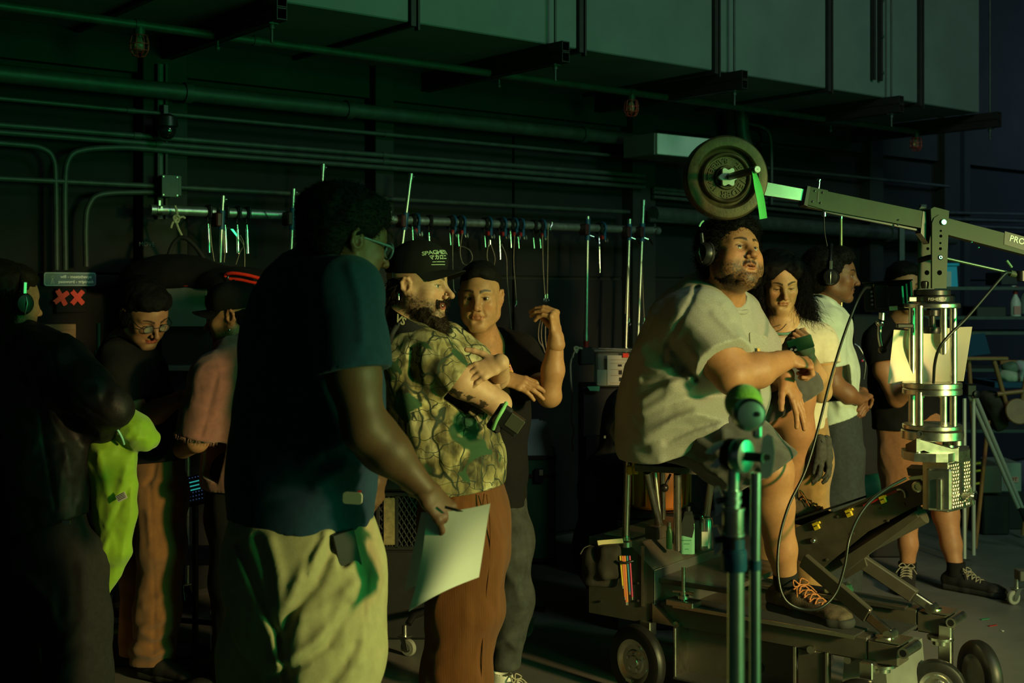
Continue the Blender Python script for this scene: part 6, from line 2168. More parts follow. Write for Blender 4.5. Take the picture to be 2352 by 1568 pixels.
# ------------------------------------------------------------------ man in camouflage, arms folded
def man_camo():
 p = px(4.5)
 pn = Person('bearded person in camouflage T-shirt and black cap, arms folded, talking',(P(1040,900,4.5).x,4.5,0),(.50,.29,.17))
 H = Head(p(962,657),(.94,-.33,.0),sc_=1.04,skin=pn.tone,nose=1.45,stubble=.9,mouth=.008,lipc=(.42,.12,.09),hairc=(.030,.017,.009),fat=.15,iris=(.10,.13,.12),gaze=(0,1,.05),eye=.8)
 f = H.field((p(918,752,.02),.062))
 f.cap(p(918,752,.02),p(925,850,.02),.08,.12,.05)
 pn.skin(f,.0026,H.paint)
 # right arm (near): shoulder, elbow out front, forearm folded back under the other
 a = Fld(.02)
 elR = p(1144,928,-.14)
 a.chain([p(985,810,-.15),p(1062,876,-.17),elR],[.062,.056,.044],.02)
 a.chain([elR,p(1120,905,-.04),p(1070,880,.02)],[.044,.046,.036],.02)
 # left arm (far) laid over the top
 elL = p(1105,888,.24)
 a.chain([p(1035,800,.16),p(1085,830,.12),elL],[.058,.054,.045],.02)
 wrL = p(1150,832,-.18)
 a.chain([elL,p(1142,866,.06),wrL],[.045,.042,.029],.02)
 V,Fc = a.mesh(.0045)
 C = skin_paint(pn.tone)(V)
 q = (V - A3(p(1100,930,-.26)))
 u = A3(elR) - A3(p(1040,870,-.24))
 u /= np.linalg.norm(u)
 along = (V - A3(p(1060,875,-.24))) @ u
 tat = (vnoise(V * 60,31) + .4 * vnoise(V * 130,32) > .05) & (V[:,2] < p(0,905,-.2).z + (V[:,0] - p(1075,0,-.2).x) * -.45) & (along > .0) & (along < .13)
 C[tat] *= np.array([.12,.15,.16])
 pn.V.append(V); pn.F.append(Fc + pn.n); pn.C.append(C); pn.n += len(V)
 g = Fld(.006)
 g.cap(p(1147,858,-.08),wrL,.036,.029,.01)
 tips = hand(g,wrL,(-.86,-.28,-.36),(.0,-.86,.5),1,.98,curl=((.25,.35,.25),(.22,.32,.25),(.25,.35,.25),(.3,.4,.3)),spread=(.10,.02,-.05,-.12),thumb=((.85,.45,.10),.3,.25))
 pn.skin(g,.0024)
 t = Fld(.05)
 t.cap(p(935,850),p(1050,1120),.10,.12)
 pn.skin(t,.014)
 pn.done()
 H.eyes(pn.o)
 # ring and earring
 d = Vector((-.80,-.30,-.55)).normalized()
 rc = Vector(wrL) + Vector((-.86,-.28,-.36)).normalized() * .104 + Vector((-.010,.010,-.012))
 u,v,w = frame(d)
 MB().tube([rc + u * (.0115 * math.cos(a)) + v * (.0115 * math.sin(a)) for a in np.linspace(0,6.28,19)[:-1]],.0022,6,closed=True).build('ring',M_GOLD,pn.o)
 ec = Vector(H.L(.079,.0,-.052))
 MB().tube([ec + Vector(H.R[1]) * (.008 * math.cos(a)) + Vector(H.R[2]) * (.011 * math.sin(a)) for a in np.linspace(0,6.28,19)[:-1]],.0020,6,closed=True).build('earring',M_GOLD,pn.o)
 MB().box(H.L(.004,.090,-.0655),.010,.004,.005,[Vector(v) for v in H.R],.001).build('teeth',mat('teeth',(.7,.66,.55),rough=.3),pn.o)
 # shirt
 S = Vector((-.28,-.94,0)).normalized()
 s = Fld(.05)
 s.echain([p(922,758,.02),p(945,800,.02),p(985,880,.02),p(1020,980,.02),p(1045,1060,.02),p(1048,1150,.02)],
             [(.10,.075),(.215,.105),(.225,.145),(.215,.165),(.205,.165),(.205,.165)],S,.05)
 s.chain([p(955,790,-.12),p(988,815,-.16),p(1062,878,-.18)],[.072,.080,.078],.04)
 s.chain([p(960,782,.16),p(1030,795,.17),p(1085,828,.12)],[.070,.076,.070],.04)
 ridge(s,[p(955,800,-.22),p(950,860,-.23),p(985,930,-.22)],.012,.025,-1)
 ridge(s,[p(1120,940,-.12),p(1060,985,-.2),p(1010,1000,-.2)],.014,.03)
 ridge(s,[p(1140,1000,-.08),p(1080,1020,-.18),p(1020,1060,-.2)],.010,.03)
 s.plane(p(1045,1120,.02),(.10,0,-1),.004)
 s.add_noise(folds(.008,(8,8,5),41))
 for pts,w,am in (([(945,800),(942,860),(960,920),(985,960)],7,-.010),([(1000,850),(1020,880),(1040,900)],9,.006),([(1060,960),(1100,985),(1140,985)],9,.008),([(1050,985),(1090,1005),(1130,1010)],8,-.008),([(1020,940),(1000,1010),(1010,1080)],12,-.008),([(930,900),(950,1000),(965,1080)],14,.008),([(1000,800),(1030,830),(1060,850)],8,-.006)):
  s.crease(pts,w,am,4.5,.02)
 s.sleeve_end(p(1052,868,-.185),elR - p(985,810,-.15),.088,.10,.060)
 sh = pn.cloth('camouflage_tshirt',s,.006,M_CAMO)
 # bag straps
 mb = MB()
 for k in range(2):
  mb.tube(bez([p(915,742,-.16 + .2 * k),p(897,775,-.18 + .2 * k),p(888,830,-.10 + .2 * k),p(892,900,.02 + .2 * k)],14),.010,8)
 mb.build('shoulder_strap',M_BLACK_MATTE,sh)
 # neck strap with letters, head phones round the neck
 g = []
 cv = bez([p(893,712,.06),p(893,724,-.06),p(910,738,-.145),p(950,762,-.18),p(1000,792,-.19),p(1045,830,-.19)],50)
 for i in range(16):
  c = cv[int(i / 15 * (len(cv) - 1))]
  g.append([c + Vector((.010,.012,.026)),c + Vector((-.002,-.004,0)),c + Vector((-.012,.0,-.026))])
 st = MB().sheet(g,.005).build('neck_strap',M_BLACK_MATTE,pn.o)
 lettering('VS',p(920,735,-.185),(.84,-.30,-.42),(.38,0,.92),.036,.0015,mat('cream_print',(.55,.50,.30)),st,bold=.0008)
 # trousers
 t = Fld(.05)
 t.echain([p(1052,1105,.02),p(1066,1190,.02),p(1072,1260,.02)],[(.170,.135),(.185,.150),(.18,.15)],S,.05)
 t.echain([p(1072,1250,-.07),p(1060,1400,-.08),p(1048,1560,-.08),p(1045,1690,-.08)],[(.095,.135),(.09,.125),(.095,.115),(.095,.105)],S,.05)
 t.echain([p(1078,1250,.12),p(1085,1400,.14),p(1062,1560,.15),p(1055,1680,.16)],[(.09,.13),(.09,.115),(.09,.09),(.09,.09)],S,.05)
 t.plane(p(1050,1112),(0,0,1),.003)
 t.add_noise(folds(.011,(7,7,3.4),47,.4))
 ct = pn.cloth('corduroy_trousers',t,.0065,M_CORD)
 MB().tube(bez([p(1118,1135,-.155),p(1126,1200,-.165),p(1124,1300,-.165),p(1112,1420,-.165),p(1106,1560,-.165)],30),.0025,5).build('side_seam',M_CORD,ct)
 MB().tube(bez([p(1113,1133,-.16),p(1110,1165,-.168),p(1116,1200,-.168)],10),.003,5).build('pocket_edge',M_CORD,ct)
 # cap, beard, hair
 cap = cap_hat(pn,H,M_CAP,lift=.022,peak=.082)
 hair_shell(pn,H,[((0,-.050,-.005),(.084,.060,.060)),((0,-.070,-.045),(.065,.04,.05))],MAT_HAIR_BR,strands=900,slen=.03,curl=.4,noise=.006,nsc=50,sdir=lambda V: np.tile(-H.R[2] * .9,(len(V),1)),seed=7,face=False,
               cut=[((.090,-.005,-.010),(.03,.026,.04))])
 beard(pn,H,[((0,.050,-.118),(.048,.042,.034)),((.050,.026,-.082),(.021,.042,.030)),((-.050,.026,-.082),(.021,.042,.030)),((.066,.004,-.046),(.014,.020,.038)),((-.066,.004,-.046),(.014,.020,.038)),((0,.080,-.142),(.034,.028,.034)),
                  ((.017,.094,-.0505),(.016,.005,.005)),((-.017,.094,-.0505),(.016,.005,.005)),((.031,.080,-.066),(.006,.007,.016)),((-.031,.080,-.066),(.006,.007,.016))],MAT_HAIR_BR,strands=4200,slen=.016)
 # lettering on the cap front, wrapped onto the crown
 M_CP = mat('pale_green_print',(.42,.55,.34),rough=.7)
 from mathutils.bvhtree import BVHTree
 cb = BASES[pn.o.name]
 bv = BVHTree.FromPolygons([v.co + Vector(cb) for v in cap.data.vertices],[list(q.vertices) for q in cap.data.polygons])
 def wrap_cap(cz,a0=.42):
  def fn(V):
   out = []
   for x,y,z in V:
    a = -x / .100 + a0
    o = Vector(H.L(0,0,.055))
    d = Vector(H.R.T @ np.array([math.sin(a),math.cos(a),(cz + y - .055) / .10])).normalized()
    hit = bv.ray_cast(o,d)
    q = hit[0] if hit[0] is not None else o + d * .1
    out.append(tuple(q + d * (.0012 + z)))
   return np.array(out)
  return fn
 for txt,cz,sz,sp in (('SPAGHETTI',.117,.027,.9),('\u30de\u30ab\u30ed\u30cb',.096,.019,1.0),('\u2014 \u2014\u2014\u2014',.082,.012,1),('\u2014\u2014\u2014\u2014',.073,.015,.9)):
  lettering(txt,(0,0,0),(1,0,0),(0,1,0),sz,.0016,M_CP,cap,wrap=wrap_cap(cz),spacing=sp,bold=.0005)
 # headphone behind the ear
 c = p(907,640,-.02)
 mb = MB().tube(bez([c + Vector((.0,0,-.02)),c + Vector((-.008,0,.03)),c + Vector((.004,0,.085)),c + Vector((.05,.02,.12))],14),.006,8)
 hb = mb.build('headset_band',M_BLACK,pn.o)
 MB().box(c - Vector((.002,.02,.0)),.012,.006,.055,None,.002).build('slider',M_STEEL,hb)
 MB().lathe(c - UP * .05,(-.6,-.7,0),[(0,-.02),(.03,-.02),(.034,0),(.028,.02),(0,.022)],18).build('ear_cup',M_BLACK,hb)
 MB().cyl(c - UP * .035 + Vector((.016,-.035,0)),c - UP * .075 + Vector((.016,-.035,0)),.006,n=10).build('pivot',M_STEEL,hb)
 shoe(pn,(P(1050,0,4.42).x,4.42,.087),(.95,-.2,0),M_BOOT,M_SOLE,h=.008)
 shoe(pn,(P(1060,0,4.66).x,4.66,.087),(.95,.2,0),M_BOOT,M_SOLE,h=.008)
 # small camera monitor hanging at his elbow
 e = empty('handheld_monitor',p(1170,1000,-.25),'small black boxy monitor hanging below the folded elbow','monitor')
 X,Y,Z_ = Vector((.78,-.2,-.55)).normalized(),Vector((.2,.97,.0)).normalized(),None
 Z_ = X.cross(Y).normalized() * -1
 X = Y.cross(Z_).normalized()
 MB().box(p(1172,968,-.27),.085,.045,.065,(X,Y,Z_),.004).build('monitor_body',M_BLACK,e)
 MB().box(p(1182,972,-.295),.055,.006,.05,(X,Y,Z_),.002).build('battery_plate',mat('olive_plastic',(.05,.055,.035),rough=.5),e)
 MB().box(p(1148,960,-.27),.05,.03,.10,(X,Y,Z_),.008).build('grip',M_BLACK_MATTE,e)
 mb = MB().tube(bez([p(1132,985,-.28),p(1140,965,-.30),p(1152,945,-.30),p(1163,925,-.27)],10),.007,8)
 mb.build('wrist_strap',mat('green_strap',(.18,.45,.16),rough=.6),e)
man_camo()
# ------------------------------------------------------------------ dark-haired man in black V-neck, hand raised
def man_vneck():
 p = px(4.85)
 pn = Person('dark-haired person in black V-neck T-shirt facing us, hand raised',(P(1120,900,4.9).x,4.9,0),(.36,.185,.085))
 H = Head(p(1103,684,-.16),(-.10,-1,-.03),sc_=1.02,skin=pn.tone,nose=1.1,nosew=1.08,brow=1.1,eye=.95,lip=.85,lines=1,hairc=(.012,.010,.008),wide=.90,jaw=.94,gaze=(.03,1,0))
 f = H.field((p(1108,800,-.04),.057))
 f.cap(p(1108,800,-.04),p(1112,880,.0),.085,.13,.05)
 pn.skin(f,.0026,H.paint)
 a = Fld(.02)
 el,wr = p(1262,908,-.18),p(1277,775,-.22)
 a.chain([p(1200,830,.02),p(1232,880,-.08),el],[.052,.045,.039],.02)
 a.chain([el,p(1270,850,-.2),wr],[.040,.041,.027],.02)
 a.ell(p(1264,912,-.17),(.038,.036,.032),None,.02)
 w2 = p(1150,866,-.20)
 a.chain([p(1060,900,-.10),p(1110,875,-.20),w2],[.045,.042,.028],.02)
 pn.skin(a,.0045)
 g = Fld(.006)
 g.cap(p(1277,790,-.22),wr,.034,.029,.01)
 hand(g,wr,(-.10,-.1,1),(.92,-.38,.1),1,1.04,curl=((1.15,.35,.3),(1.2,.5,.3),(1.25,.55,.35),(1.3,.6,.4)),spread=(.12,.03,-.04,-.1),thumb=((.35,.55,-.75),.25,.2))
 pn.skin(g,.0026)
 g = Fld(.006)
 g.cap(p(1135,868,-.21),w2,.032,.028,.01)
 hand(g,w2,(.93,-.18,-.26),(.15,-.62,.78),-1,1.03,curl=((.15,.3,.2),(.12,.25,.2),(.15,.3,.2),(.2,.35,.25)),spread=(.06,.0,-.05,-.1),thumb=((.25,.9,-.35),.15,.15))
 pn.skin(g,.0026)
 pn.done()
 H.eyes(pn.o)
 s = Fld(.05)
 S = Vector((.97,.1,0))
 s.echain([p(1108,795,.02),p(1115,850,.02),p(1119,960,.03),p(1122,1080,.04),p(1124,1180,.04)],[(.11,.07),(.185,.11),(.155,.12),(.14,.12),(.145,.12)],S,.05)
 s.chain([p(1145,792,.02),p(1190,815,.02),p(1240,885,-.10)],[.058,.075,.078],.04)
 s.chain([p(1070,795,.02),p(1020,830,.04)],[.058,.075],.04)
 nk = A3(p(1103,800,-.10))
 for q in (-1,1):                                             # V neck opening
  s.cap(nk + np.array([q * .040,.03,.035]),nk + np.array([.004,-.06,-.085]),.028,.010,.006,-1)
 s.ell(nk + np.array([0,.02,.03]),(.054,.13,.05),None,.01,-1)
 s.sleeve_end(p(1234,878,-.09),el - p(1195,825,.02),.10,.16,.05)
 ridge(s,[p(1180,930,-.09),p(1150,1000,-.11),p(1160,1090,-.10)],.014,.03)
 s.add_noise(folds(.008,(8,8,4),61))
 s.plane(p(1130,1168),(.02,0,-1),.004)
 sh = pn.cloth('vneck_tshirt',s,.006,M_BLKTEE)
 M_YP = mat('yellow_print',(.75,.42,.03),rough=.7)
 X,Y = Vector((.97,.22,-.05)).normalized(),Vector((0.03,-.12,1)).normalized()
 lettering('BAS',p(1158,845,-.155),X,Y,.030,.0015,M_YP,sh,bold=.001)
 lettering('CAMP',p(1164,855,-.155),X,Y,.018,.0015,M_YP,sh,bold=.0008)
 MB().prism([p(1171,833,-.150),p(1172,852,-.15),p(1179,852,-.145)],(0,-.002,0)).build('printed_peak',M_RED,sh)
 MB().tube(bez([p(1062,770,-.06),p(1075,800,-.10),p(1092,830,-.135),p(1104,824,-.14),p(1124,795,-.11),p(1128,765,-.07)],30),.0022,5).build('neck_chain',M_GOLD,pn.o)
 t = Fld(.05)
 t.echain([p(1126,1140,.04),p(1134,1240,.04)],[(.135,.11),(.145,.125)],S,.05)
 t.echain([p(1168,1230,.0),p(1175,1380,.0),p(1160,1520,-.02)],[(.085,.105),(.075,.09),(.06,.07)],S,.05)
 t.echain([p(1090,1230,.08),p(1085,1400,.12),p(1085,1540,.12)],[(.085,.105),(.075,.09),(.065,.08)],S,.05)
 t.plane(p(0,1530,0),(0,0,-1),.004)
 ridge(t,[p(1130,1480,-.06),p(1165,1470,-.08),p(1190,1490,-.06)],.010,.02)
 ridge(t,[p(1150,1300,-.1),p(1185,1340,-.1),p(1200,1390,-.06)],.012,.03)
 t.add_noise(folds(.008,(9,9,5),67))
 pn.cloth('jeans',t,.007,M_JEAN)
 hair_shell(pn,H,[((0,-.025,.060),(.083,.100,.078)),((0,.030,.088),(.070,.060,.038)),((0,-.06,.0),(.075,.055,.065)),((.070,-.01,.01),(.014,.03,.03)),((-.070,-.01,.01),(.014,.03,.03))],MAT_HAIR,noise=.002,nsc=50,strands=1500,slen=.012,curl=.05,jitter=.05,sdir=lambda V: np.tile(-H.R[1] * 3 - H.R[2] * .3,(len(V),1)),seed=9,
               cut=[((0,.112,.020),(.066,.062,.066)),((.085,.0,-.02),(.02,.035,.035)),((-.085,.0,-.02),(.02,.035,.035))])
 shoe(pn,(P(1155,0,4.86).x,4.86,.087),(.88,-.45,0),M_WSHOE,M_GUM,lace=M_LACE,length=.31)
 shoe(pn,(P(1085,0,4.97).x,4.97,.087),(.2,-.97,0),M_WSHOE,M_GUM,h=.007)
man_vneck()
# ------------------------------------------------------------------ seated man in grey T-shirt
def man_seated():
 p = px(4.8)
 pn = Person('heavy-set person in grey T-shirt and shorts seated on the dolly, looking up',(P(1600,900,4.65).x,4.65,.3),(.36,.165,.075))
 H = Head(p(1682,586,-.16),(.47,-.84,.28),sc_=1.07,roll=-.10,skin=pn.tone,fat=.8,nose=.95,nosew=1.25,stubble=.9,moust=.9,mouth=.006,lip=1.15,hairc=(.014,.009,.007),gaze=(.15,1,.15),eye=1.0,jaw=1.04)
 f = H.field((p(1640,700,-.06),.085))
 f.cap(p(1640,700,-.06),p(1610,800,.0),.11,.16,.06)
 pn.skin(f,.0027,H.paint)
 # right arm over the knee, left arm hanging beneath
 a = Fld(.02)
 elR,wrR = p(1682,862,-.36),p(1808,826,-.22)
 a.chain([p(1600,740,-.22),p(1655,820,-.32),elR],[.090,.080,.062],.03)
 a.chain([elR,p(1740,850,-.32),wrR],[.066,.060,.036],.03)
 elL,wrL = p(1745,880,.02),p(1803,862,-.12)
 a.chain([p(1720,780,.12),elL,wrL],[.075,.058,.036],.03)
 pn.skin(a,.005)
 g = Fld(.006)
 g.cap(p(1790,831,-.24),wrR,.042,.035,.01)
 hand(g,wrR,(.85,.25,-.15),(-.05,-.45,.9),-1,1.05,curl=((.9,1.2,.8),(.95,1.2,.8),(1.,1.2,.8),(1.,1.2,.8)),thumb=((.4,.8,-.5),.3,.3))
 pn.skin(g,.0028)
 g = Fld(.006)
 g.cap(p(1790,866,-.09),wrL,.042,.034,.01)
 hand(g,wrL,(.40,-.12,-.90),(.75,-.62,.30),1,1.12,curl=((.12,.2,.15),(.05,.15,.1),(.1,.2,.15),(.2,.3,.2)),spread=(.12,.02,-.06,-.12),thumb=((.75,.65,-.1),.1,.1))
 pn.skin(g,.0028)
 # bare shins
 l = Fld(.03)
 knR,anR = p(1772,1080,-.30),p(1806,1335,-.22)
 l.chain([p(1700,1050,-.22),knR],[.095,.075],.03)
 l.chain([knR,p(1776,1160,-.27),p(1795,1260,-.24),anR],[.075,.072,.052,.040],.03)
 knL,anL = p(1826,905,.02),p(1806,1135,.16)
 l.chain([p(1760,930,.05),knL],[.09,.074],.03)
 l.chain([knL,p(1826,985,.06),p(1812,1070,.12),anL],[.074,.070,.050,.040],.03)
 pn.skin(l,.006)
 t = Fld(.05)
 t.cap(p(1595,800),p(1570,900),.14,.15)
 pn.skin(t,.015)
 pn.done()
 H.eyes(pn.o)
 MB().box(H.L(0,.0885,-.062),.018,.005,.005,[Vector(v) for v in H.R],.001).build('teeth',mat('teeth',(.7,.66,.55),rough=.3),pn.o)
 S = Vector((-.55,-.83,0)).normalized()
 s = Fld(.06)
 s.echain([p(1640,690,-.04),p(1618,745,-.02),p(1596,840,.0),p(1575,930,.02),p(1560,1010,.04)],[(.12,.11),(.27,.175),(.29,.215),(.30,.235),(.30,.225)],S,.06)
 s.ell(p(1640,900,-.08),(.20,.24,.22),None,.08)
 s.chain([p(1620,720,-.12),p(1612,748,-.22),p(1672,846,-.36)],[.095,.122,.116],.05)
 s.chain([p(1690,725,.06),p(1735,800,.1)],[.09,.095],.05)
 s.sleeve_end(p(1664,835,-.34),p(1672,846,-.36) - p(1612,748,-.22),.17,.26,.085)
 for pts in ([(1560,790,-.26),(1600,850,-.30),(1625,900,-.27)],[(1500,800,-.18),(1560,850,-.25),(1600,930,-.24)]):
  ridge(s,[p(*q) for q in pts],.018,.04,-1)
 for pts in ([(1480,950,-.2),(1550,900,-.28),(1640,880,-.28)],
    [(1470,1000,-.2),(1560,960,-.29),(1650,930,-.30)],[(1500,1030,-.2),(1580,1000,-.27),(1650,985,-.28)],[(1540,880,-.26),(1640,840,-.30)]):
  ridge(s,[p(*q) for q in pts],.014,.035)
 s.ell(p(1652,672,-.10),(.106,.112,.050),rot_axes((.6,-.7,-.3)),.01,-1)
 s.plane(p(1500,1046,0),(.34,0,-1),.01)
 s.plane(p(1500,1050,0),(0,0,-1),.01)
 s.add_noise(folds(.009,(5,5,7),71,.5))
 for pts,w,am in (([(1600,660),(1588,690),(1560,740),(1530,800),(1524,830)],6,-.008),([(1535,790),(1570,840),(1600,870)],9,-.012),([(1555,780),(1610,830),(1640,850)],12,.008),([(1640,720),(1680,760),(1710,790)],9,.007),([(1480,840),(1510,850),(1540,845)],8,.009),([(1480,870),(1530,870),(1570,850)],9,-.010),([(1475,920),(1520,890),(1580,870)],10,.010),([(1470,960),(1530,930),(1600,905)],9,-.008),([(1480,1010),(1540,970),(1620,940),(1690,930)],11,.010),([(1530,1015),(1590,985),(1650,965)],8,-.010),([(1690,740),(1720,780),(1740,830)],9,-.008),([(1660,700),(1690,740),(1705,780)],8,.006)):
  s.crease(pts,w,am,4.8,.05)
 sh = pn.cloth('grey_tshirt',s,.0068,M_HEATHER)
 X,Y = Vector((.83,.5,-.2)).normalized(),Vector((-.1,-.25,.96)).normalized()
 pk = MB().prism(rrect(p(1741,793,-.235),.085,.085,.01,X,Y),Vector((.3,-.5,.1)).normalized() * .006).build('chest_pocket',M_HEATHER,sh)
 MB().box(p(1742,806,-.25),.012,.004,.022,(X,X.cross(Y),Y)).build('pocket_tag',mat('tan_tag',(.55,.32,.08),rough=.6),pk)
 u_,v_,w_ = frame(Vector((.34,-.30,1)))
 nc = p(1648,686,-.09)
 cring = [nc + u_ * (.112 * math.cos(a)) + v_ * (.118 * math.sin(a)) for a in np.linspace(0,6.28,41)[:-1]]
 MB().tube(cring,.009,8,closed=True).build('collar',M_HEATHER,sh)
 # shorts
 t = Fld(.06)
 t.ell(p(1555,992,.08),(.25,.26,.115),None,.05)
 t.plane(p(1500,1066,.1),(0,0,-1),.01) if False else None
 t.chain([p(1580,985,-.10),p(1690,1035,-.22),p(1768,1085,-.30)],[.115,.13,.115],.06)
 t.chain([p(1620,990,.14),p(1740,940,.08),p(1828,905,.02)],[.13,.125,.108],.06)
 t.sleeve_end(p(1762,1083,-.29),Vector((.50,-.1,-.78)),.17,.2,.085)
 t.sleeve_end(p(1836,925,.0),Vector((.45,-.05,-.75)),.16,.16,.08)
 for pts in ([(1600,1010,-.26),(1680,1070,-.37),(1740,1110,-.40)],[(1560,1040,-.2),(1640,1090,-.32),(1700,1120,-.35)],[(1660,1000,-.30),(1720,1050,-.40),(1765,1085,-.42)],[(1700,960,-.1),(1780,930,-.12),(1840,900,-.1)]):
  ridge(t,[p(*q) for q in pts],.013,.03)
 t.add_noise(folds(.010,(9,9,9),77))
 pn.cloth('shorts',t,.0068,M_DKSHORT)
 # hair, beard, headset
 hair_shell(pn,H,[((0,-.030,.056),(.098,.104,.084)),((0,-.055,-.01),(.090,.065,.075)),((0,.030,.085),(.085,.068,.048)),((.080,-.01,.02),(.022,.04,.055)),((-.080,-.01,.02),(.022,.04,.055))],MAT_HAIR,noise=.008,nsc=38,strands=5200,slen=.020,curl=1.5,jitter=.55,freq=8,seed=13,
               cut=[((.0,.110,.020),(.070,.060,.062))])
 beard(pn,H,[((0,.056,-.114),(.042,.030,.018)),((.054,.028,-.092),(.018,.036,.018)),((-.054,.028,-.092),(.018,.036,.018)),((.071,.0,-.060),(.012,.018,.036)),((-.071,.0,-.060),(.012,.018,.036)),((0,.076,-.114),(.020,.012,.010))],MAT_HAIR_BR,strands=4200,slen=.009,noise=.003)
 headset(pn,H,1,both=False,off=.016,big=1.1)
 # socks, hiking shoes
 for an,kn in ((anR,knR),(anL,knL)):
  d = (kn - an).normalized()
  MB().cyl(an - d * .03,an + d * .035,.047,.045,n=18).build('sock',M_SOCK,pn.o)
 shoe(pn,anR + Vector((.0,0,-.02)),(.62,-.75,0),M_BOOT,M_SOLE,lace=M_LACE_OR,length=.31,high=.055,sc_=1.12)
 shoe(pn,anL + Vector((0,0,-.015)),(.95,-.20,-.12),M_BOOT,M_SOLE,lace=M_LACE_OR,length=.30,high=.05,sc_=1.08,rot_up=(.15,0,1))
man_seated()
# ------------------------------------------------------------------ long-haired person with phone
def person_phone():
 p = px(5.5)
 pn = Person('long-haired person in cream T-shirt looking down at a phone',(P(1800,900,5.5).x,5.5,0),(.46,.27,.12))
 H = Head(p(1790,648),(.05,-.92,-.33),sc_=1.0,skin=pn.tone,eye=.22,nose=1.1,brow=1.0,hairc=(.01,.009,.008),wide=.94,roll=.05)
 f = H.field((p(1795,748,.06),.058))
 f.cap(p(1795,748,.06),p(1795,850,.08),.09,.14,.05)
 pn.skin(f,.0028,H.paint)
 a = Fld(.02)
 el,wr = p(1886,900,-.10),p(1858,822,-.28)
 a.chain([p(1882,780,.06),p(1892,845,.02),el],[.05,.046,.042],.02)
 a.chain([el,p(1876,865,-.2),wr],[.044,.042,.028],.02)
 w2 = p(1800,830,-.26)
 a.chain([p(1740,900,.0),w2],[.045,.028],.02)
 pn.skin(a,.005)
 g = Fld(.006)
 hand(g,wr,(-.35,-.15,.95),(.45,-.85,-.1),1,1.0,curl=((.9,.9,.5),(.95,.95,.5),(.95,.95,.5),(.9,.9,.6)),thumb=((.5,.7,-.5),.3,.3))
 hand(g,w2,(.5,-.2,.85),(-.5,-.8,.2),-1,1.0,curl=((.8,.9,.5),(.85,.9,.5),(.85,.9,.5),(.9,.9,.6)),thumb=((.5,.7,-.5),.3,.3))
 pn.skin(g,.003)
 pn.done()
 H.eyes(pn.o)
 s = Fld(.05)
 s.echain([p(1795,752,.06),p(1800,800,.06),p(1810,900,.08),p(1815,1010,.08)],[(.11,.07),(.19,.115),(.165,.125),(.16,.125)],LATX,.05)
 s.chain([p(1850,770,.06),p(1880,785,.06),p(1893,845,.02)],[.06,.072,.075],.04)
 s.chain([p(1740,770,.06),p(1715,800,.06),p(1720,860,.0)],[.06,.07,.07],.04)
 s.sleeve_end(p(1891,838,.03),Vector((.15,-.2,-1)),.1,.16,.05)
 s.ell(p(1793,742,-.02),(.070,.12,.055),None,.01,-1)
 s.add_noise(folds(.008,(8,8,5),81))
 s.plane(p(0,985,0),(0,0,-1),.004)
 pn.cloth('cream_tshirt',s,.007,M_CREAM)
 MB().tube([p(1791,742,-.0) + Vector((.078 * math.cos(a),.10 * math.sin(a) + .04,-.025 * -math.sin(a) - .02)) for a in np.linspace(0,6.28,29)[:-1]],.006,6,closed=True).build('teal_collar',mat('teal_rib',(.10,.24,.16),rough=.9),pn.o)
 t = Fld(.05)
 t.echain([p(1815,970,.08),p(1820,1060,.08)],[(.16,.12),(.17,.13)],LATX,.05)
 t.echain([p(1858,1050,.05),p(1862,1200,.05),p(1855,1470,.05)],[(.085,.10),(.08,.09),(.07,.08)],LATX,.05)
 t.echain([p(1778,1050,.12),p(1775,1200,.12),p(1770,1470,.12)],[(.085,.10),(.08,.09),(.07,.08)],LATX,.05)
 t.plane(p(0,1490,0),(0,0,-1),.004)
 t.add_noise(folds(.008,(8,8,4),83))
 pn.cloth('work_trousers',t,.008,M_TAN)
 for q,d in (((1855),.05),((1770),.12)):
  shoe(pn,(P(q,0,5.5 + d).x,5.5 + d,.087),(.1,-1,0),M_BLKSHOE,M_SOLE,h=.008)
 # long wavy hair
 dn = lambda V: np.tile(np.array([0,0,-1.0]),(len(V),1)) + (V - A3(p(1792,700))) * np.array([.5,.4,0])
 hair_shell(pn,H,[((0,-.03,.062),(.098,.108,.082)),((0,-.070,-.02),(.100,.065,.10)),((.092,-.005,-.045),(.030,.05,.10)),((-.092,-.005,-.045),(.030,.05,.10)),
                       ((.115,-.02,-.115),(.050,.05,.075)),((-.115,-.02,-.115),(.045,.05,.075)),((-.130,-.02,-.175),(.050,.05,.06)),((.130,-.02,-.17),(.055,.05,.07)),((.160,-.01,-.21),(.04,.04,.05)),((.05,.035,.07),(.05,.05,.045)),((-.05,.035,.07),(.05,.05,.045))],MAT_HAIR,noise=.008,nsc=26,strands=4200,slen=.10,curl=.45,sdir=dn,
               jitter=.25,seed=17,freq=9,seg=7,nofront=True,cut=[((0,.105,.012),(.052,.06,.060)),((0,.10,-.06),(.064,.07,.075)),((0,.09,-.14),(.075,.085,.07))])
 MB().tube(bez([p(1752,748,-.06),p(1768,760,-.08),p(1790,759,-.10),p(1806,744,-.06)],14),.0018,5).build('neck_cord',M_BLACK,pn.o)
 e = empty('smartphone',p(1840,812,-.33),'green smartphone with triple lens held by the long-haired person','phone')
 X,Y = Vector((.93,-.2,.3)).normalized(),Vector((.1,-.85,-.5)).normalized()
 Z_ = X.cross(Y).normalized()
 c = p(1838,790,-.35)
 MB().box(c,.105,.010,.066,(X,Y,Z_),.004).build('case',mat('green_glass',(.05,.16,.07),rough=.25,coat=.6),e)
 MB().box(c - X * .034 + Z_ * .013 + Y * .006,.030,.004,.034,(X,Y,Z_),.002).build('lens_plate',M_BLACK,e)
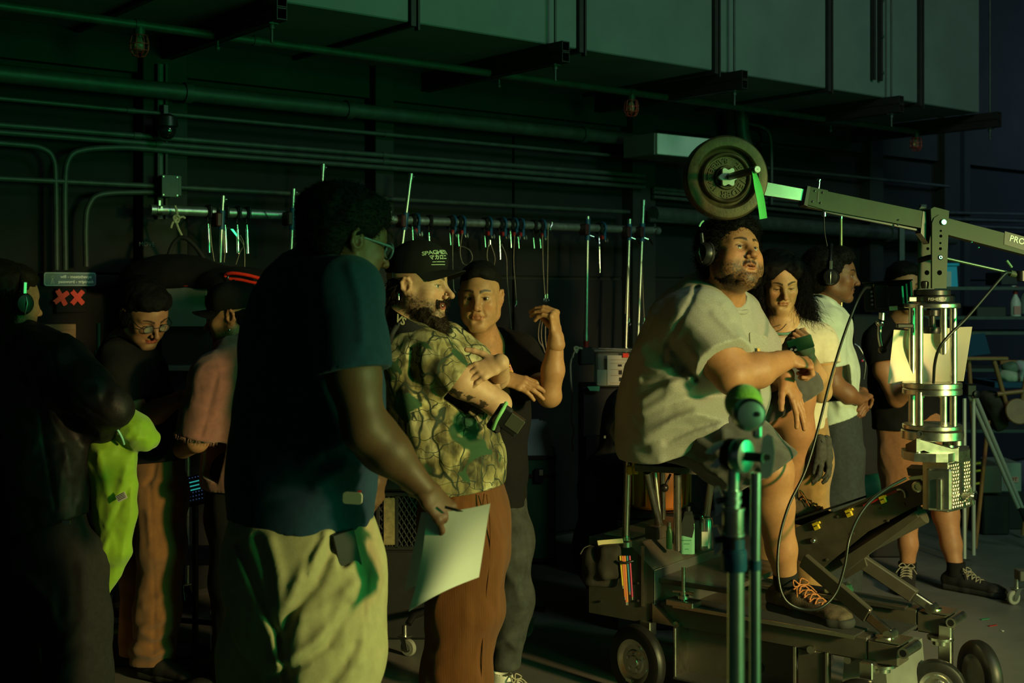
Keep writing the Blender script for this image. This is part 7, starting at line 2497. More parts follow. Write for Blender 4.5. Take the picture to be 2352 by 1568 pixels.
 for dx,dz in ((-.041,.021),(-.041,.005),(-.026,.013)):
  q = c + X * dx + Z_ * dz + Y * .008
  MB().cyl(q,q + Y * .003,.0062,n=14).build('camera_lens',M_CHROME,e)
person_phone()
# ------------------------------------------------------------------ person with headset in pale green shirt
def person_headset():
 p = px(6.0)
 pn = Person('person in pale green button shirt with a headset, hands clasped, in profile',(P(1920,900,6.0).x,6.0,0),(.17,.075,.035))
 H = Head(p(1914,634),(.96,-.28,-.02),sc_=1.02,skin=pn.tone,nose=.92,nosew=1.25,lip=1.35,moust=.6,mouth=.006,eye=.9,hairc=(.006,.005,.004),stubble=.15)
 f = H.field((p(1888,715,.02),.06))
 pn.skin(f,.003,H.paint)
 a = Fld(.02)
 el,wr = p(1912,880,-.18),p(1972,918,-.12)
 a.chain([p(1900,780,-.16),p(1906,840,-.18),el],[.055,.052,.045],.02)
 a.chain([el,p(1945,905,-.16),wr],[.048,.044,.028],.02)
 a.chain([p(1935,890,.1),p(1982,905,.02)],[.042,.028],.02)
 pn.skin(a,.005)
 g = Fld(.006)
 hand(g,wr,(.55,.75,.2),(-.2,-.5,.7),-1,1.0,curl=((.8,.9,.5),) * 4,thumb=((.5,.7,-.3),.3,.3))
 hand(g,p(1984,900,.0),(-.15,-.65,-.75),(.85,-.45,.2),1,1.02,curl=((.5,.7,.4),) * 4,thumb=((.3,.8,-.3),.2,.2))
 pn.skin(g,.003)
 pn.done()
 H.eyes(pn.o)
 S = Vector((-.2,-.97,0)).normalized()
 s = Fld(.05)
 s.echain([p(1885,705,.02),p(1898,750,.02),p(1905,850,.02),p(1912,990,.02)],[(.11,.075),(.20,.105),(.185,.125),(.175,.125)],S,.05)
 s.chain([p(1885,715,-.10),p(1896,745,-.16),p(1907,845,-.19)],[.065,.078,.074],.04)
 s.sleeve_end(p(1907,843,-.19),Vector((.12,-.05,-1)),.1,.16,.052)
 s.cap(p(1888,700,.06),p(1930,765,-.02),.03,.02,.02)
 for pts in ([(1880,740,-.24),(1900,790,-.27)],[(1930,800,-.14),(1920,870,-.16),(1930,950,-.16)],[(1895,900,-.17),(1935,930,-.16)]):
  ridge(s,[p(*q) for q in pts],.012,.03)
 s.add_noise(folds(.009,(8,8,4),91))
 s.plane(p(1912,962,0),(.30,0,-1),.004)
 sh = pn.cloth('button_shirt',s,.007,M_MINT)
 g = []
 for i in range(12):
  t_ = i / 11
  c = bez([p(1862,690,.04),p(1885,690,-.10),p(1912,705,-.12),p(1936,730,-.03)],33)[int(t_ * 32)]
  g.append([c + Vector((.004,-.002,.026)),c + Vector((-.006,-.022,-.020))])
 MB().sheet(g,.005).build('shirt_collar',M_MINT,sh)
 t = Fld(.05)
 t.echain([p(1912,940,.02),p(1918,1060,.02)],[(.165,.125),(.17,.135)],S,.05)
 t.echain([p(1920,1040,-.07),p(1918,1200,-.07),p(1912,1405,-.07)],[(.085,.12),(.08,.105),(.075,.09)],S,.05)
 t.echain([p(1925,1040,.1),p(1935,1200,.1),p(1930,1400,.1)],[(.085,.12),(.08,.105),(.075,.09)],S,.05)
 t.plane(p(0,1418,0),(0,0,-1),.004)
 t.add_noise(folds(.008,(8,8,4),93))
 pn.cloth('trousers',t,.008,M_SLATE)
 for d in (-.07,.1):
  shoe(pn,(P(1918,0,6 + d).x,6 + d,.087),(1,-.2,0),M_BLKSHOE,M_SOLE,h=.008)
 hair_shell(pn,H,[((0,-.045,.050),(.108,.108,.092)),((0,-.065,-.01),(.098,.075,.085)),((0,.030,.085),(.082,.066,.055)),((0,.0,.03),(.096,.06,.05))],MAT_HAIR,noise=.004,nsc=50,strands=4200,slen=.009,curl=1.3,jitter=.5,freq=8,seed=19,
               cut=[((0,.115,.03),(.070,.055,.050)),((.1,.01,-.045),(.04,.04,.04))])
 headset(pn,H,1,off=.018,big=1.05)
person_headset()
# ------------------------------------------------------------------ person behind the monitor, black T-shirt and shorts
def person_monitor():
 p = px(6.8)
 pn = Person('person in black T-shirt and rust shorts standing behind the dolly head',(P(2110,900,6.8).x,6.8,0),(.40,.185,.085))
 H = Head(p(2078,662),(.12,-.98,-.04),sc_=1.05,skin=pn.tone,nose=1.1,moust=.5,stubble=.25,gaze=(.3,1,0),hairc=(.01,.008,.007))
 f = H.field((p(2075,745,.03),.06))
 f.cap(p(2075,745,.03),p(2070,830,.05),.09,.13,.05)
 pn.skin(f,.0032,H.paint)
 a = Fld(.02)
 a.chain([p(2022,775,.02),p(2030,850,-.06),p(2060,915,-.12)],[.058,.055,.045],.02)
 a.chain([p(2060,915,-.12),p(2110,880,-.3)],[.046,.032],.02)
 a.chain([p(2130,780,.02),p(2150,870,-.06),p(2120,880,-.3)],[.055,.05,.035],.02)
 pn.skin(a,.006)
 l = Fld(.02)
 anA,anB = p(2084,1312,.02),p(2196,1312,-.10)
 l.chain([p(2085,1130,.02),p(2082,1190,.03),p(2086,1250,.02),anA],[.07,.062,.048,.036],.03)
 l.chain([p(2165,1120,.02),p(2172,1180,.0),p(2185,1250,-.05),anB],[.075,.068,.052,.038],.03)
 pn.skin(l,.006)
 b = Fld(.05)
 b.chain([p(2070,820,.05),p(2090,1000,.05)],[.11,.12])
 b.chain([p(2090,1000,.05),p(2085,1160,.02)],[.10,.068])
 b.chain([p(2100,1000,.05),p(2166,1150,.02)],[.10,.070])
 pn.skin(b,.012)
 pn.done()
 H.eyes(pn.o)
 s = Fld(.05)
 s.echain([p(2075,750,.03),p(2075,790,.03),p(2080,880,.05),p(2085,1000,.05)],[(.11,.07),(.20,.115),(.19,.13),(.185,.13)],LATX,.05)
 s.chain([p(2035,755,.03),p(2020,780,.02),p(2028,835,-.04)],[.06,.075,.078],.04)
 s.chain([p(2115,755,.03),p(2135,780,.02),p(2148,845,-.04)],[.06,.07,.07],.04)
 s.sleeve_end(p(2028,832,-.04),Vector((.12,-.2,-1)),.1,.16,.06)
 s.add_noise(folds(.007,(8,8,4),95))
 s.plane(p(0,988,0),(0,0,-1),.004)
 pn.cloth('black_tshirt',s,.008,M_BLKTEE)
 t = Fld(.05)
 t.echain([p(2090,970,.05),p(2100,1050,.05)],[(.185,.13),(.19,.14)],LATX,.05)
 t.chain([p(2070,1040,.05),p(2078,1150,.03)],[.115,.12],.05)
 t.chain([p(2138,1040,.05),p(2160,1140,.02)],[.115,.12],.05)
 t.plane(p(0,1165,0),(0,0,-1),.004)
 t.add_noise(folds(.008,(8,8,4),97))
 pn.cloth('rust_shorts',t,.008,M_RUST)
 hair_shell(pn,H,[((0,-.025,.062),(.086,.102,.080)),((0,-.06,0),(.08,.055,.07)),((0,.03,.09),(.07,.06,.035))],MAT_HAIR,noise=.004,nsc=40,strands=700,slen=.008,curl=.1,seed=21,cut=[((0,.112,.02),(.066,.06,.06))])
 for an,d,i in ((anA,(-.35,-.93,0),0),(anB,(.72,-.70,0),1)):
  MB().cyl(an - UP * .02,an + UP * .05,.046,.048,n=18).build('sock',M_SOCK,pn.o)
  shoe(pn,(an.x,an.y,.092),d,M_BLKSHOE,M_SOLE,lace=M_LACE,length=.32,sc_=1.06)
person_monitor()
# ------------------------------------------------------------------ left group
def person_leather():
 p = px(4.3)
 pn = Person('long-haired person in black leather jacket with headphones, back turned',(P(60,900,4.3).x,4.3,0),(.42,.23,.12))
 H = Head(p(20,694),(.62,.78,-.05),sc_=1.02,skin=pn.tone,stubble=.5,nose=1.0,hairc=(.04,.025,.014))
 f = H.field((p(20,790,.03),.06))
 f.cap(p(20,790,.03),p(20,880,.05),.08,.12,.05)
 pn.skin(f,.003,H.paint)
 g = Fld(.006)
 hand(g,p(215,990,.06),(-.3,.9,0),(0,0,1),1,1.,curl=((.9,.9,.5),) * 4)
 pn.skin(g,.004)
 pn.done()
 S = Vector((.82,-.5,0)).normalized()
 s = Fld(.05)
 s.echain([p(15,775,.03),p(15,830,.03),p(25,950,.04),p(50,1080,.04),p(62,1190,.04)],[(.12,.09),(.23,.13),(.235,.155),(.235,.16),(.25,.17)],S,.05)
 el = p(258,940,-.10)
 s.chain([p(95,815,-.04),p(135,840,-.06),p(200,895,-.09),el],[.085,.088,.075,.056],.05)
 s.chain([el,p(235,970,-.0),p(205,985,.06)],[.058,.058,.052],.04)
 s.chain([p(-90,815,.15),p(-130,930,.2)],[.09,.08],.05)
 s.ell(p(138,1080,.02),(.09,.12,.2),None,.06)
 for pts in ([(118,800,-.16),(128,870,-.17),(132,930,-.16)],[(45,852,-.12),(90,850,-.14),(128,850,-.16)],[(85,860,-.13),(98,1000,-.15),(128,1170,-.16)],[(132,870,-.17),(190,930,-.17),(250,968,-.15)]):
  ridge(s,[p(*q) for q in pts],.004,.010,-1)
 for pts in ([(110,950,-.14),(150,1010,-.14),(165,1090,-.13)],[(170,925,-.16),(220,905,-.16)]):
  ridge(s,[p(*q) for q in pts],.008,.04)
 s.add_noise(folds(.010,(9,9,7),101,fine=.0012))
 s.plane(p(110,1200,0),(.26,0,-1),.004)
 sh = pn.cloth('leather_jacket',s,.0062,M_LEATHER)
 MB().box(p(152,1199,-.17),.026,.004,.008).build('hem_zip',M_STEEL,sh)
 t = Fld(.05)
 t.echain([p(75,1170,.04),p(85,1290,.04)],[(.20,.15),(.215,.165)],S,.05)
 t.echain([p(165,1290,-.02),p(175,1420,-.02),p(180,1560,-.02),p(180,1720,0)],[(.11,.125),(.105,.115),(.10,.11),(.10,.10)],S,.05)
 t.echain([p(20,1290,.1),p(15,1420,.12),p(18,1560,.12),p(20,1700,.12)],[(.11,.125),(.105,.115),(.10,.11),(.10,.10)],S,.05)
 for pts in ([(60,1330,-.08),(110,1380,-.12),(130,1440,-.1)],[(190,1300,-.13),(195,1420,-.13),(150,1480,-.12)],[(200,1480,-.12),(140,1540,-.12)]):
  ridge(t,[p(*q) for q in pts],.014,.03)
 t.add_noise(folds(.010,(8,8,4),103))
 pn.cloth('grey_trousers',t,.0068,M_GREYTR)
 for q,d in ((180,0),(20,.12)):
  shoe(pn,(P(q,0,4.3 + d).x,4.3 + d,.087),(.8,.5,0),M_BLKSHOE,M_SOLE,h=.009)
 dn = lambda V: np.tile(np.array([.05,0,-1.0]),(len(V),1))
 hair_shell(pn,H,[((0,-.03,.060),(.090,.108,.080)),((0,-.075,-.03),(.092,.06,.10)),((0,-.085,-.115),(.080,.05,.06)),((.065,-.04,-.05),(.03,.04,.07)),((0,.03,.085),(.07,.06,.04))],MAT_HAIR_BR,noise=.006,nsc=34,strands=3600,slen=.075,curl=.15,sdir=dn,jitter=.12,seed=23,seg=6,keep=lambda q: (q[:,1] < -.035) & (q[:,2] < .05),
               cut=[((.075,.035,-.06),(.04,.062,.06)),((0,.11,.0),(.07,.05,.07))])
 headset(pn,H,1,off=.006,big=1.0)
 # neon jacket over the arm
 e = empty('neon_jacket',p(240,1370,.02),'neon yellow high-visibility jacket hanging over the leather sleeve','jacket')
 j = Fld(.03)
 j.echain([p(232,985,.03),p(255,1060,.03),p(265,1180,.04),p(262,1260,.04),p(243,1360,.05)],[(.05,.05),(.080,.055),(.075,.05),(.066,.04),(.010,.014)],Vector((1,0,0)),.03)
 j.echain([p(275,950,.02),p(310,985,.02),p(335,1010,.03)],[(.03,.05),(.045,.055),(.040,.045)],Vector((.6,0,.8)),.03)
 for pts in ([(225,1040,-.04),(250,1150,-.05),(235,1290,-.03)],[(290,1080,-.03),(262,1170,-.05),(240,1260,-.04)],[(250,990,-.05),(300,1010,-.05),(330,1005,-.04)]):
  ridge(j,[p(*q) for q in pts],.010,.02)
 ridge(j,[p(300,1110,-.05),p(265,1180,-.07),p(238,1240,-.05)],.008,.012,-1)
 j.add_noise(folds(.012,(11,11,6),107,.5))
 V,Fc = j.mesh(.006)
 mesh_obj('jacket_body',V,Fc,M_NEON,e)
 X,Y = Vector((.85,-.1,.45)).normalized(),Vector((-.45,.05,.85)).normalized()
 tg = MB().box(p(279,1141,-.05),.036,.002,.024,(X,Vector((0,1,0)),Y)).build('care_label',mat('label_white',(.65,.68,.62),rough=.7),e)
 mb = MB()
 for k in range(4):
  mb.box(p(279,1141,-.0525) + Y * (.009 - .005 * k),.028,.001,.0016,(X,Vector((0,1,0)),Y))
 mb.build('label_print',mat('grey_ink',(.08,.08,.08)),tg)
 MB().tube(bez([p(250,975,-.045),p(268,985,-.06),p(280,1005,-.05),p(285,1020,-.03)],10),.004,6).build('reflective_edge',mat('mint_tape',(.25,.6,.45),rough=.4),e)
person_leather()
def person_glasses():
 p = px(5.2)
 pn = Person('person with glasses in black T-shirt and brown work trousers, head bowed',(P(330,900,5.2).x,5.2,0),(.33,.155,.085))
 H = Head(p(333,722,-.05),(.62,-.58,-.52),sc_=1.03,roll=.10,skin=pn.tone,eye=.4,nose=1.2,lipc=(.35,.07,.05),hairc=(.012,.009,.007),lip=1.2)
 f = H.field((p(285,800,.05),.058))
 f.cap(p(285,800,.05),p(290,870,.06),.08,.12,.05)
 pn.skin(f,.003,H.paint)
 a = Fld(.02)
 a.chain([p(275,850,-.1),p(318,965,-.12)],[.055,.048],.02)
 a.chain([p(318,965,-.12),p(360,945,-.15),p(412,915,-.18)],[.048,.046,.030],.02)
 pn.skin(a,.005)
 g = Fld(.006)
 hand(g,p(414,914,-.18),(.85,-.1,.3),(0,-.6,.8),1,1.,curl=((.7,.7,.4),) * 4)
 pn.skin(g,.004)
 pn.done()
 H.eyes(pn.o)
 S = Vector((.75,-.6,0)).normalized()
 s = Fld(.05)
 s.echain([p(285,800,.05),p(292,850,.05),p(318,950,.06),p(345,1070,.06)],[(.11,.08),(.19,.12),(.18,.135),(.17,.135)],S,.05)
 s.chain([p(262,820,-.06),p(270,860,-.1),p(300,925,-.12)],[.07,.075,.07],.04)
 s.sleeve_end(p(300,925,-.12),Vector((.35,-.05,-.9)),.1,.16,.05)
 s.add_noise(folds(.008,(8,8,4),111))
 s.plane(p(345,1058,0),(.05,0,-1),.004)
 pn.cloth('black_tshirt',s,.007,M_BLKTEE)
 t = Fld(.05)
 t.echain([p(345,1040,.06),p(352,1130,.06)],[(.15,.115),(.165,.13)],S,.05)
 t.echain([p(365,1120,.0),p(372,1260,-.02),p(362,1400,.0),p(350,1535,.0)],[(.085,.11),(.08,.10),(.075,.09),(.08,.095)],S,.05)
 t.echain([p(330,1120,.12),p(330,1300,.14),p(325,1530,.14)],[(.085,.11),(.08,.10),(.08,.095)],S,.05)
 for pts in ([(340,1180,-.08),(352,1280,-.10)],[(320,1450,-.06),(360,1470,-.08),(390,1440,-.06)],[(310,1500,-.06),(350,1505,-.09),(390,1490,-.07)],[(330,1390,-.07),(375,1370,-.1)]):
  ridge(t,[p(*q) for q in pts],.011,.025)
 t.sleeve_end(p(350,1520,.0),Vector((0,0,-1)),.2,.1)
 t.add_noise(folds(.008,(8,8,6),113))
 for pts,w,am in (([(357,1068),(352,1095),(338,1112)],6,-.012),([(345,1115),(350,1250),(356,1380),(352,1500)],4,-.005),([(300,1495),(345,1508),(400,1490)],9,.012),([(310,1470),(350,1480),(395,1462)],8,-.010),([(330,1440),(375,1425)],9,.009),([(370,1130),(395,1150)],8,-.006)):
  t.crease(pts,w,am,5.2,.05)
 tr = pn.cloth('work_trousers',t,.0068,M_BROWN)
 for q,d in ((352,-.02),(325,.14)):
  shoe(pn,(P(q,0,5.2 + d).x,5.2 + d,.087),(.85,-.45,0),M_BLKSHOE,M_SOLE,length=.32,h=.007)
 hair_shell(pn,H,[((0,-.03,.060),(.093,.112,.084)),((0,-.075,-.02),(.092,.06,.085)),((.075,-.02,-.01),(.022,.05,.05)),((-.075,-.02,-.01),(.022,.05,.05)),((0,.035,.085),(.075,.06,.045))],MAT_HAIR,noise=.005,nsc=34,strands=2600,slen=.030,curl=.2,seed=27,jitter=.12,sdir=lambda V: np.tile(-H.R[2] * 1.2 - H.R[1] * .8,(len(V),1)),nofront=True,
               cut=[((0,.110,.012),(.064,.06,.062))])
 glasses(pn,H,M_BLACK,.021,.0018)
person_glasses()
def person_cap():
 p = px(5.05)
 pn = Person('person in mauve overshirt and black cap, seen in profile facing left',(P(520,900,5.05).x,5.05,0),(.34,.17,.085))
 H = Head(p(538,728),(-.96,.08,-.10),sc_=1.03,skin=pn.tone,stubble=.6,moust=.6,nose=1.15,hairc=(.014,.010,.008))
 f = H.field((p(565,815,.03),.06))
 pn.skin(f,.003,H.paint)
 a = Fld(.02)
 a.chain([p(470,900,-.14),p(452,1010,-.16),p(420,1030,-.05)],[.055,.046,.04],.02)
 pn.skin(a,.006)
 pn.done()
 H.eyes(pn.o)
 S = Vector((.1,-1,0)).normalized()
 s = Fld(.05)
 s.echain([p(565,800,.03),p(560,850,.03),p(555,960,.04),p(550,1100,.04),p(550,1140,.04)],[(.13,.085),(.22,.14),(.215,.15),(.20,.14),(.20,.14)],S,.05)
 s.chain([p(530,835,-.14),p(490,870,-.17),p(450,1010,-.18)],[.075,.090,.085],.04)
 s.sleeve_end(p(450,1003,-.18),Vector((-.25,0,-1)),.12,.16,.06)
 s.chain([p(600,800,-.04),p(530,800,-.10),p(505,790,.0)],[.03,.03,.025],.03)
 ridge(s,[p(475,850,-.26),p(530,840,-.22),p(600,832,-.19)],.005,.008)
 ridge(s,[p(500,860,-.25),p(480,940,-.28),p(462,1000,-.28)],.008,.012,-1)
 s.add_noise(folds(.009,(8,8,4),121))
 s.plane(p(0,1118,0),(0,0,-1),.004)
 sh = pn.cloth('mauve_overshirt',s,.0068,M_MAUVE)
 rt = []
 ax = Vector((-.25,0,-1)).normalized()
 u,v,w = frame(ax)
 e0 = p(450,1003,-.18)
 rg = np.random.default_rng(5)
 roots = np.array([tuple(e0 + (u * math.cos(a) + v * math.sin(a)) * .082) for a in rg.random(160) * 6.28])
 ribbons('frayed_edge',roots,np.tile(np.array(tuple(ax)),(160,1)),.014,.0008,mat('pale_thread',(.40,.22,.16),rough=.9),sh,seed=3,curl=.3)
 t = Fld(.05)
 t.echain([p(552,1080,.04),p(552,1180,.04)],[(.165,.125),(.175,.14)],S,.05)
 t.echain([p(550,1170,-.06),p(545,1330,-.06),p(548,1545,-.06)],[(.09,.12),(.085,.10),(.085,.095)],S,.05)
 t.echain([p(560,1170,.12),p(565,1330,.12),p(565,1540,.12)],[(.09,.12),(.085,.10),(.085,.095)],S,.05)
 t.plane(p(0,1552,0),(0,0,-1),.004)
 t.add_noise(folds(.008,(8,8,4),123))
 pn.cloth('black_trousers',t,.008,M_BLKTEE)
 for d in (-.06,.12):
  shoe(pn,(P(552,0,5.05 + d).x,5.05 + d,.087),(-1,-.1,0),M_BLKSHOE,M_SOLE,h=.008)
 cap_hat(pn,H,M_CAP,lift=.006,peak=.075)
 hair_shell(pn,H,[((0,-.045,.0),(.083,.065,.06)),((0,-.07,-.05),(.066,.04,.05))],MAT_HAIR,strands=900,slen=.02,curl=.4,noise=.005,nsc=50,sdir=lambda V: np.tile(-H.R[2] * .9,(len(V),1)),seed=29,face=False,
               cut=[((-.090,-.005,-.010),(.03,.026,.04))])
 beard(pn,H,[((0,.070,-.108),(.024,.020,.022)),((0,.094,-.052),(.024,.006,.006)),((.040,.04,-.085),(.012,.03,.012)),((-.040,.04,-.085),(.012,.03,.012))],MAT_HAIR,strands=900,slen=.012,noise=.003)
 ec = Vector(H.L(-.080,.0,-.048))
 MB().ball(ec,.006,10,8).build('ear_stud',M_CHROME,pn.o)
person_cap()
# ------------------------------------------------------------------ things standing about
def G(x,y,Z=None):
 """point on the floor seen at x, y"""
 z = CAM_H * F_PX / (y - HOR_Y)
 return Vector(((x - 1176.0) / F_PX * z,z,0))
def caster(c,parent,r=.032,name='caster',d=(.6,-.8,0)):
 """small swivel caster: stem, fork, wheel, hub; c = contact point on the floor"""
 c = Vector(c)
 d = Vector(d).normalized()
 s = d.cross(UP)
 w = MB().lathe(c + UP * r - s * .011,s,[(r * .55,0),(r * .9,0),(r,.004),(r,.018),(r * .9,.022),(r * .55,.022)],24).build(name,M_BLACK_MATTE if r > .04 else mat('grey_wheel',(.30,.30,.26),rough=.5),parent)
 MB().lathe(c + UP * r - s * .013,s,[(0,0),(r * .5,0),(r * .5,.026),(0,.026)],18).build('hub',M_STEEL,w)
 mb = MB()
 for q in (-1,1):
  mb.prism([c + UP * (r * .8) + s * (.016 * q) - d * .010,c + UP * (r * .8) + s * (.016 * q) + d * .010,c + UP * (r * 2.25) + s * (.016 * q) - d * .006,c + UP * (r * 2.25) + s * (.016 * q) - d * .036],s * (.003 * q))
 mb.box(c + UP * (r * 2.25) - d * .02,.05,.04,.006,(d,s,UP))
 mb.build('fork',M_STEEL,w)
 MB().cyl(c + UP * (r * 2.25) - d * .02,c + UP * (r * 3.6) - d * .02,.012,n=12).build('stem',M_STEEL,w)
 return w
# utility cart behind the left group, with bag on top
cz = 5.95
k = cz / F_PX
ct_ = empty('utility_cart',Vector((P(460,0,cz).x,cz,0)),'black rolling utility cart with a grey red-edged door behind the left group','cart')
x0,x1 = P(365,0,cz).x,P(600,0,cz).x
zt,zm = P(0,662,cz).z,P(0,980,cz).z
MB().box(((x0 + x1) / 2,cz + .22,(zt + zm) / 2),x1 - x0,.40,zt - zm,None,.008).build('cart_body',M_BLACK_MATTE,ct_)
dr = MB().box(P(425,700,cz - .012),100 * k,.016,100 * k,None,.003).build('grey_door',mat('cart_grey',(.12,.14,.125),rough=.5,noise=.12),ct_)
MB().box(P(420,653,cz - .016),104 * k,.02,9 * k,None,.002).build('red_edge',mat('red_trim',(.42,.025,.015),rough=.45),dr)
MB().box(P(483,690,cz - .02),14 * k,.03,24 * k,None,.003).build('door_latch',M_BLACK,dr)
MB().box(P(484,730,cz - .014),16 * k,.02,50 * k,None,.003).build('side_panel',mat('cart_grey',()),dr)
MB().box(P(420,845,cz - .03),90 * k,.10,12 * k,None,.004).build('pull_shelf',mat('cart_grey',()),ct_)
for xx in (380,585):
 for dy in (.05,.4):
  q = Vector((P(xx,0,cz).x,cz + dy,0))
  MB().cyl(q + UP * .12,q + UP * zm,.016,n=12).build('cart_leg',M_STEEL,ct_)
  caster(q,ct_,.05)
MB().box(((x0 + x1) / 2,cz + .22,.30),x1 - x0,.38,.02,None,.004).build('lower_shelf',M_BLACK_MATTE,ct_)
# bag on top
bg = empty('black_bag',P(460,662,cz + .1),'big soft black bag with a red zip edge on top of the cart','bag')
f = Fld(.06)
f.ell(P(400,640,cz + .16),(.26,.20,.115),None,.05)
f.ell(P(545,655,cz + .10),(.20,.22,.085),None,.06)
f.plane(P(0,663,cz),(0,0,-1),.01)
f.add_noise(folds(.010,(5,5,6),131))
V,Fc = f.mesh(.009)
bb = mesh_obj('bag_body',V,Fc,M_BLKTEE,bg)
MB().tube(bez([P(600,640,cz - .13),P(570,632,cz - .13),P(535,627,cz - .12),P(518,631,cz - .1),P(520,641,cz - .1)],18),.008,8).build('red_zip',M_TAPE,bb)
MB().tube(bez([P(527,640,cz - .12),P(550,642,cz - .125),P(578,648,cz - .13),P(600,652,cz - .13)],12),.007,8).build('red_piping',M_TAPE,bb)
MB().tube(bez([P(519,630,cz - .125),P(524,634,cz - .135),P(523,642,cz - .135),P(520,645,cz - .13)],8),.0035,6).build('zip_pull',M_CHROME,bb)
# audio mixer with lit bars
mz = 5.55
mx = empty('audio_mixer',P(440,1165,mz),'tilted black control panel with cyan light bars','mixer')
X,Y = Vector((.95,.1,.22)).normalized(),Vector((-.18,.55,.82)).normalized()
c = P(442,1127,mz)
N = X.cross(Y).normalized()
MB().box(c,.115,.03,.14,(X,-N,Y),.006).build('panel',M_BLACK,mx)
M_LED = mat('cyan_led',(.0,.2,.2),emit=(.05,.75,.65),estr=.35)
M_LED2 = mat('blue_led',(.0,.05,.2),emit=(.15,.35,.9),estr=.18)
for i in range(3):
 MB().box(c + X * .008 + Y * (.034 - .019 * i) + N * .0165,.062,.002,.005,(X,-N,Y)).build('light_bar',M_LED,mx)
for r in range(7):
 for q in range(8):
  if r in (1,2,3) and 1 < q < 7:
   continue
  MB().box(c + X * (-.046 + .013 * q) + Y * (.055 - .018 * r) + N * .0165,.004,.002,.003,(X,-N,Y)).build('indicator',M_LED2,mx)
MB().box(c - Y * .055 + N * .0168,.06,.001,.014,(X,-N,Y)).build('label_strip',mat('dim_print',(.12,.14,.14)),mx)
MB().cyl(Vector((c.x,c.y,0)) + Vector((0,.05,0)),c - N * .0 + Vector((0,.05,-.05)),.014,n=12).build('stand_post',M_BLACK,mx)
MB().lathe(Vector((c.x,c.y + .05,0)),(0,0,1),[(.14,0),(.14,.012),(.03,.02),(.014,.03)],24).build('stand_base',M_BLACK,mx)
# cart upright with wheel near the black trousers
tr = empty('tube_trolley',G(498,1520),'thin steel upright of a trolley with a black wheel','trolley')
g0 = G(494,1522)
MB().cyl(g0 + UP * .16,P(497,1150,g0.y),.010,n=12).build('upright',M_STEEL,tr)
MB().box(P(499,1402,g0.y),.055,.05,.022,None,.003).build('bracket',M_STEEL,tr)
caster(g0,tr,.07,d=(.2,-1,0))
MB().cyl(g0 + UP * .17,g0 + UP * .17 + Vector((-.5,.15,0)),.012,n=10).build('base_tube',M_BLACK,tr)
caster(g0 + Vector((-.5,.15,0)),tr,.07,d=(.2,-1,0))
# green clamp stand behind the leather jacket
gs = empty('green_stand',G(238,1500),'dark green stand with clamp behind the leather jacket','stand')
gz = G(238,1500).y
M_GRN = mat('green_enamel',(.03,.12,.06),rough=.45,noise=.2)
MB().cyl(G(240,1500) + UP * .05,P(238,860,gz),.014,n=14).build('tube',M_GRN,gs)
MB().cyl(P(226,742,gz),P(226,860,gz),.009,n=12).build('screw',M_GRN,gs)
MB().box(P(226,825,gz),.030,.03,.08,None,.005).build('clamp_block',M_GRN,gs)
MB().box(P(240,838,gz),.09,.03,.02,None,.004).build('clamp_arm',M_GRN,gs)
MB().prism([P(232,800,gz + .03),P(245,800,gz + .03),P(252,860,gz + .03),P(240,860,gz + .03)],Vector((0,.02,0))).build('blue_jaw',M_BLUE,gs)
caster(G(250,1530),gs,.06,d=(.5,-.8,0))
MB().box(G(250,1530) + UP * .16,.12,.10,.02,None,.004).build('base_plate',M_GRN,gs)
wb = empty('wooden_box',G(100,1560),'pale wooden box seen between the dark trouser legs','box')
q = G(100,1555)
MB().box(q + UP * .16,.24,.22,.20,None,.004).build('box_body',M_PLY,wb)
MB().box(q + UP * .03,.26,.24,.05,None,.004).build('green_tray',M_GRN,wb)
for dz in (.03,.015):
 MB().box(q + UP * dz + Vector((0,-.122,0)),.22,.006,.006).build('tray_rim',mat('teal_rim',(.10,.35,.25),rough=.4),wb)
# milk crate stack
mc = 5.75
cr = empty('milk_crate',Vector((P(905,0,mc).x,mc,0)),'black lattice plastic crate behind the navy T-shirt','crate')
kc = mc / F_PX
xa,xb,za,zb = P(868,0,mc).x,P(1010,0,mc).x,P(0,1258,mc).z,P(0,1135,mc).z
M_CRATE = mat('black_crate',(.016,.017,.015),rough=.5)
for z in (za,zb):
 MB().box(((xa + xb) / 2,mc,z),xb - xa,.02,.018,None,.003).build('crate_rail',M_CRATE,cr)
for x in (xa,xa + .085,xb):
 MB().box((x,mc,(za + zb) / 2),.018,.02,zb - za,None,.003).build('crate_post',M_CRATE,cr)
n = 12
for s in (-1,1):
 for i in range(-6,13):
  t0 = xa + (xb - xa) * i / 12
  p0,p1 = Vector((t0,mc,za)),Vector((t0 + s * (zb - za) * .6,mc,zb))
  lo,hi = (xa,xb)
  d = p1 - p0
  ts = sorted([(lo - p0.x) / d.x,(hi - p0.x) / d.x])
  a,b = max(0,ts[0]),min(1,ts[1])
  if b - a > .1:
   MB().cyl(p0 + d * a,p0 + d * b,.004,n=5).build('lattice_bar',M_CRATE,cr)
MB().box(((xa + xb) / 2,mc + .18,(za + zb) / 2),xb - xa,.34,zb - za - .02,None,.006).build('crate_fill',M_BLACK_MATTE,cr)
MB().box((P(894,0,mc).x,mc - .004,(za + zb) / 2),26 * kc,.012,zb - za - .03,None,.002).build('tan_card',mat('tan_card',(.26,.22,.10),rough=.8,noise=.4,nscale=40),cr)
MB().box(((xa + xb) / 2,mc + .16,za / 2),xb - xa + .06,.36,za - .02,None,.008).build('crate_base',M_BLACK_MATTE,cr)
f2 = empty('lattice_screen',Vector((P(900,0,mc).x,mc + .05,zb + .01)),'black mesh case stacked on the lattice crate','case')
MB().box(((xa + xb) / 2,mc + .17,zb + .10),xb - xa,.36,.17,None,.01).build('case_body',M_BLACK_MATTE,f2)
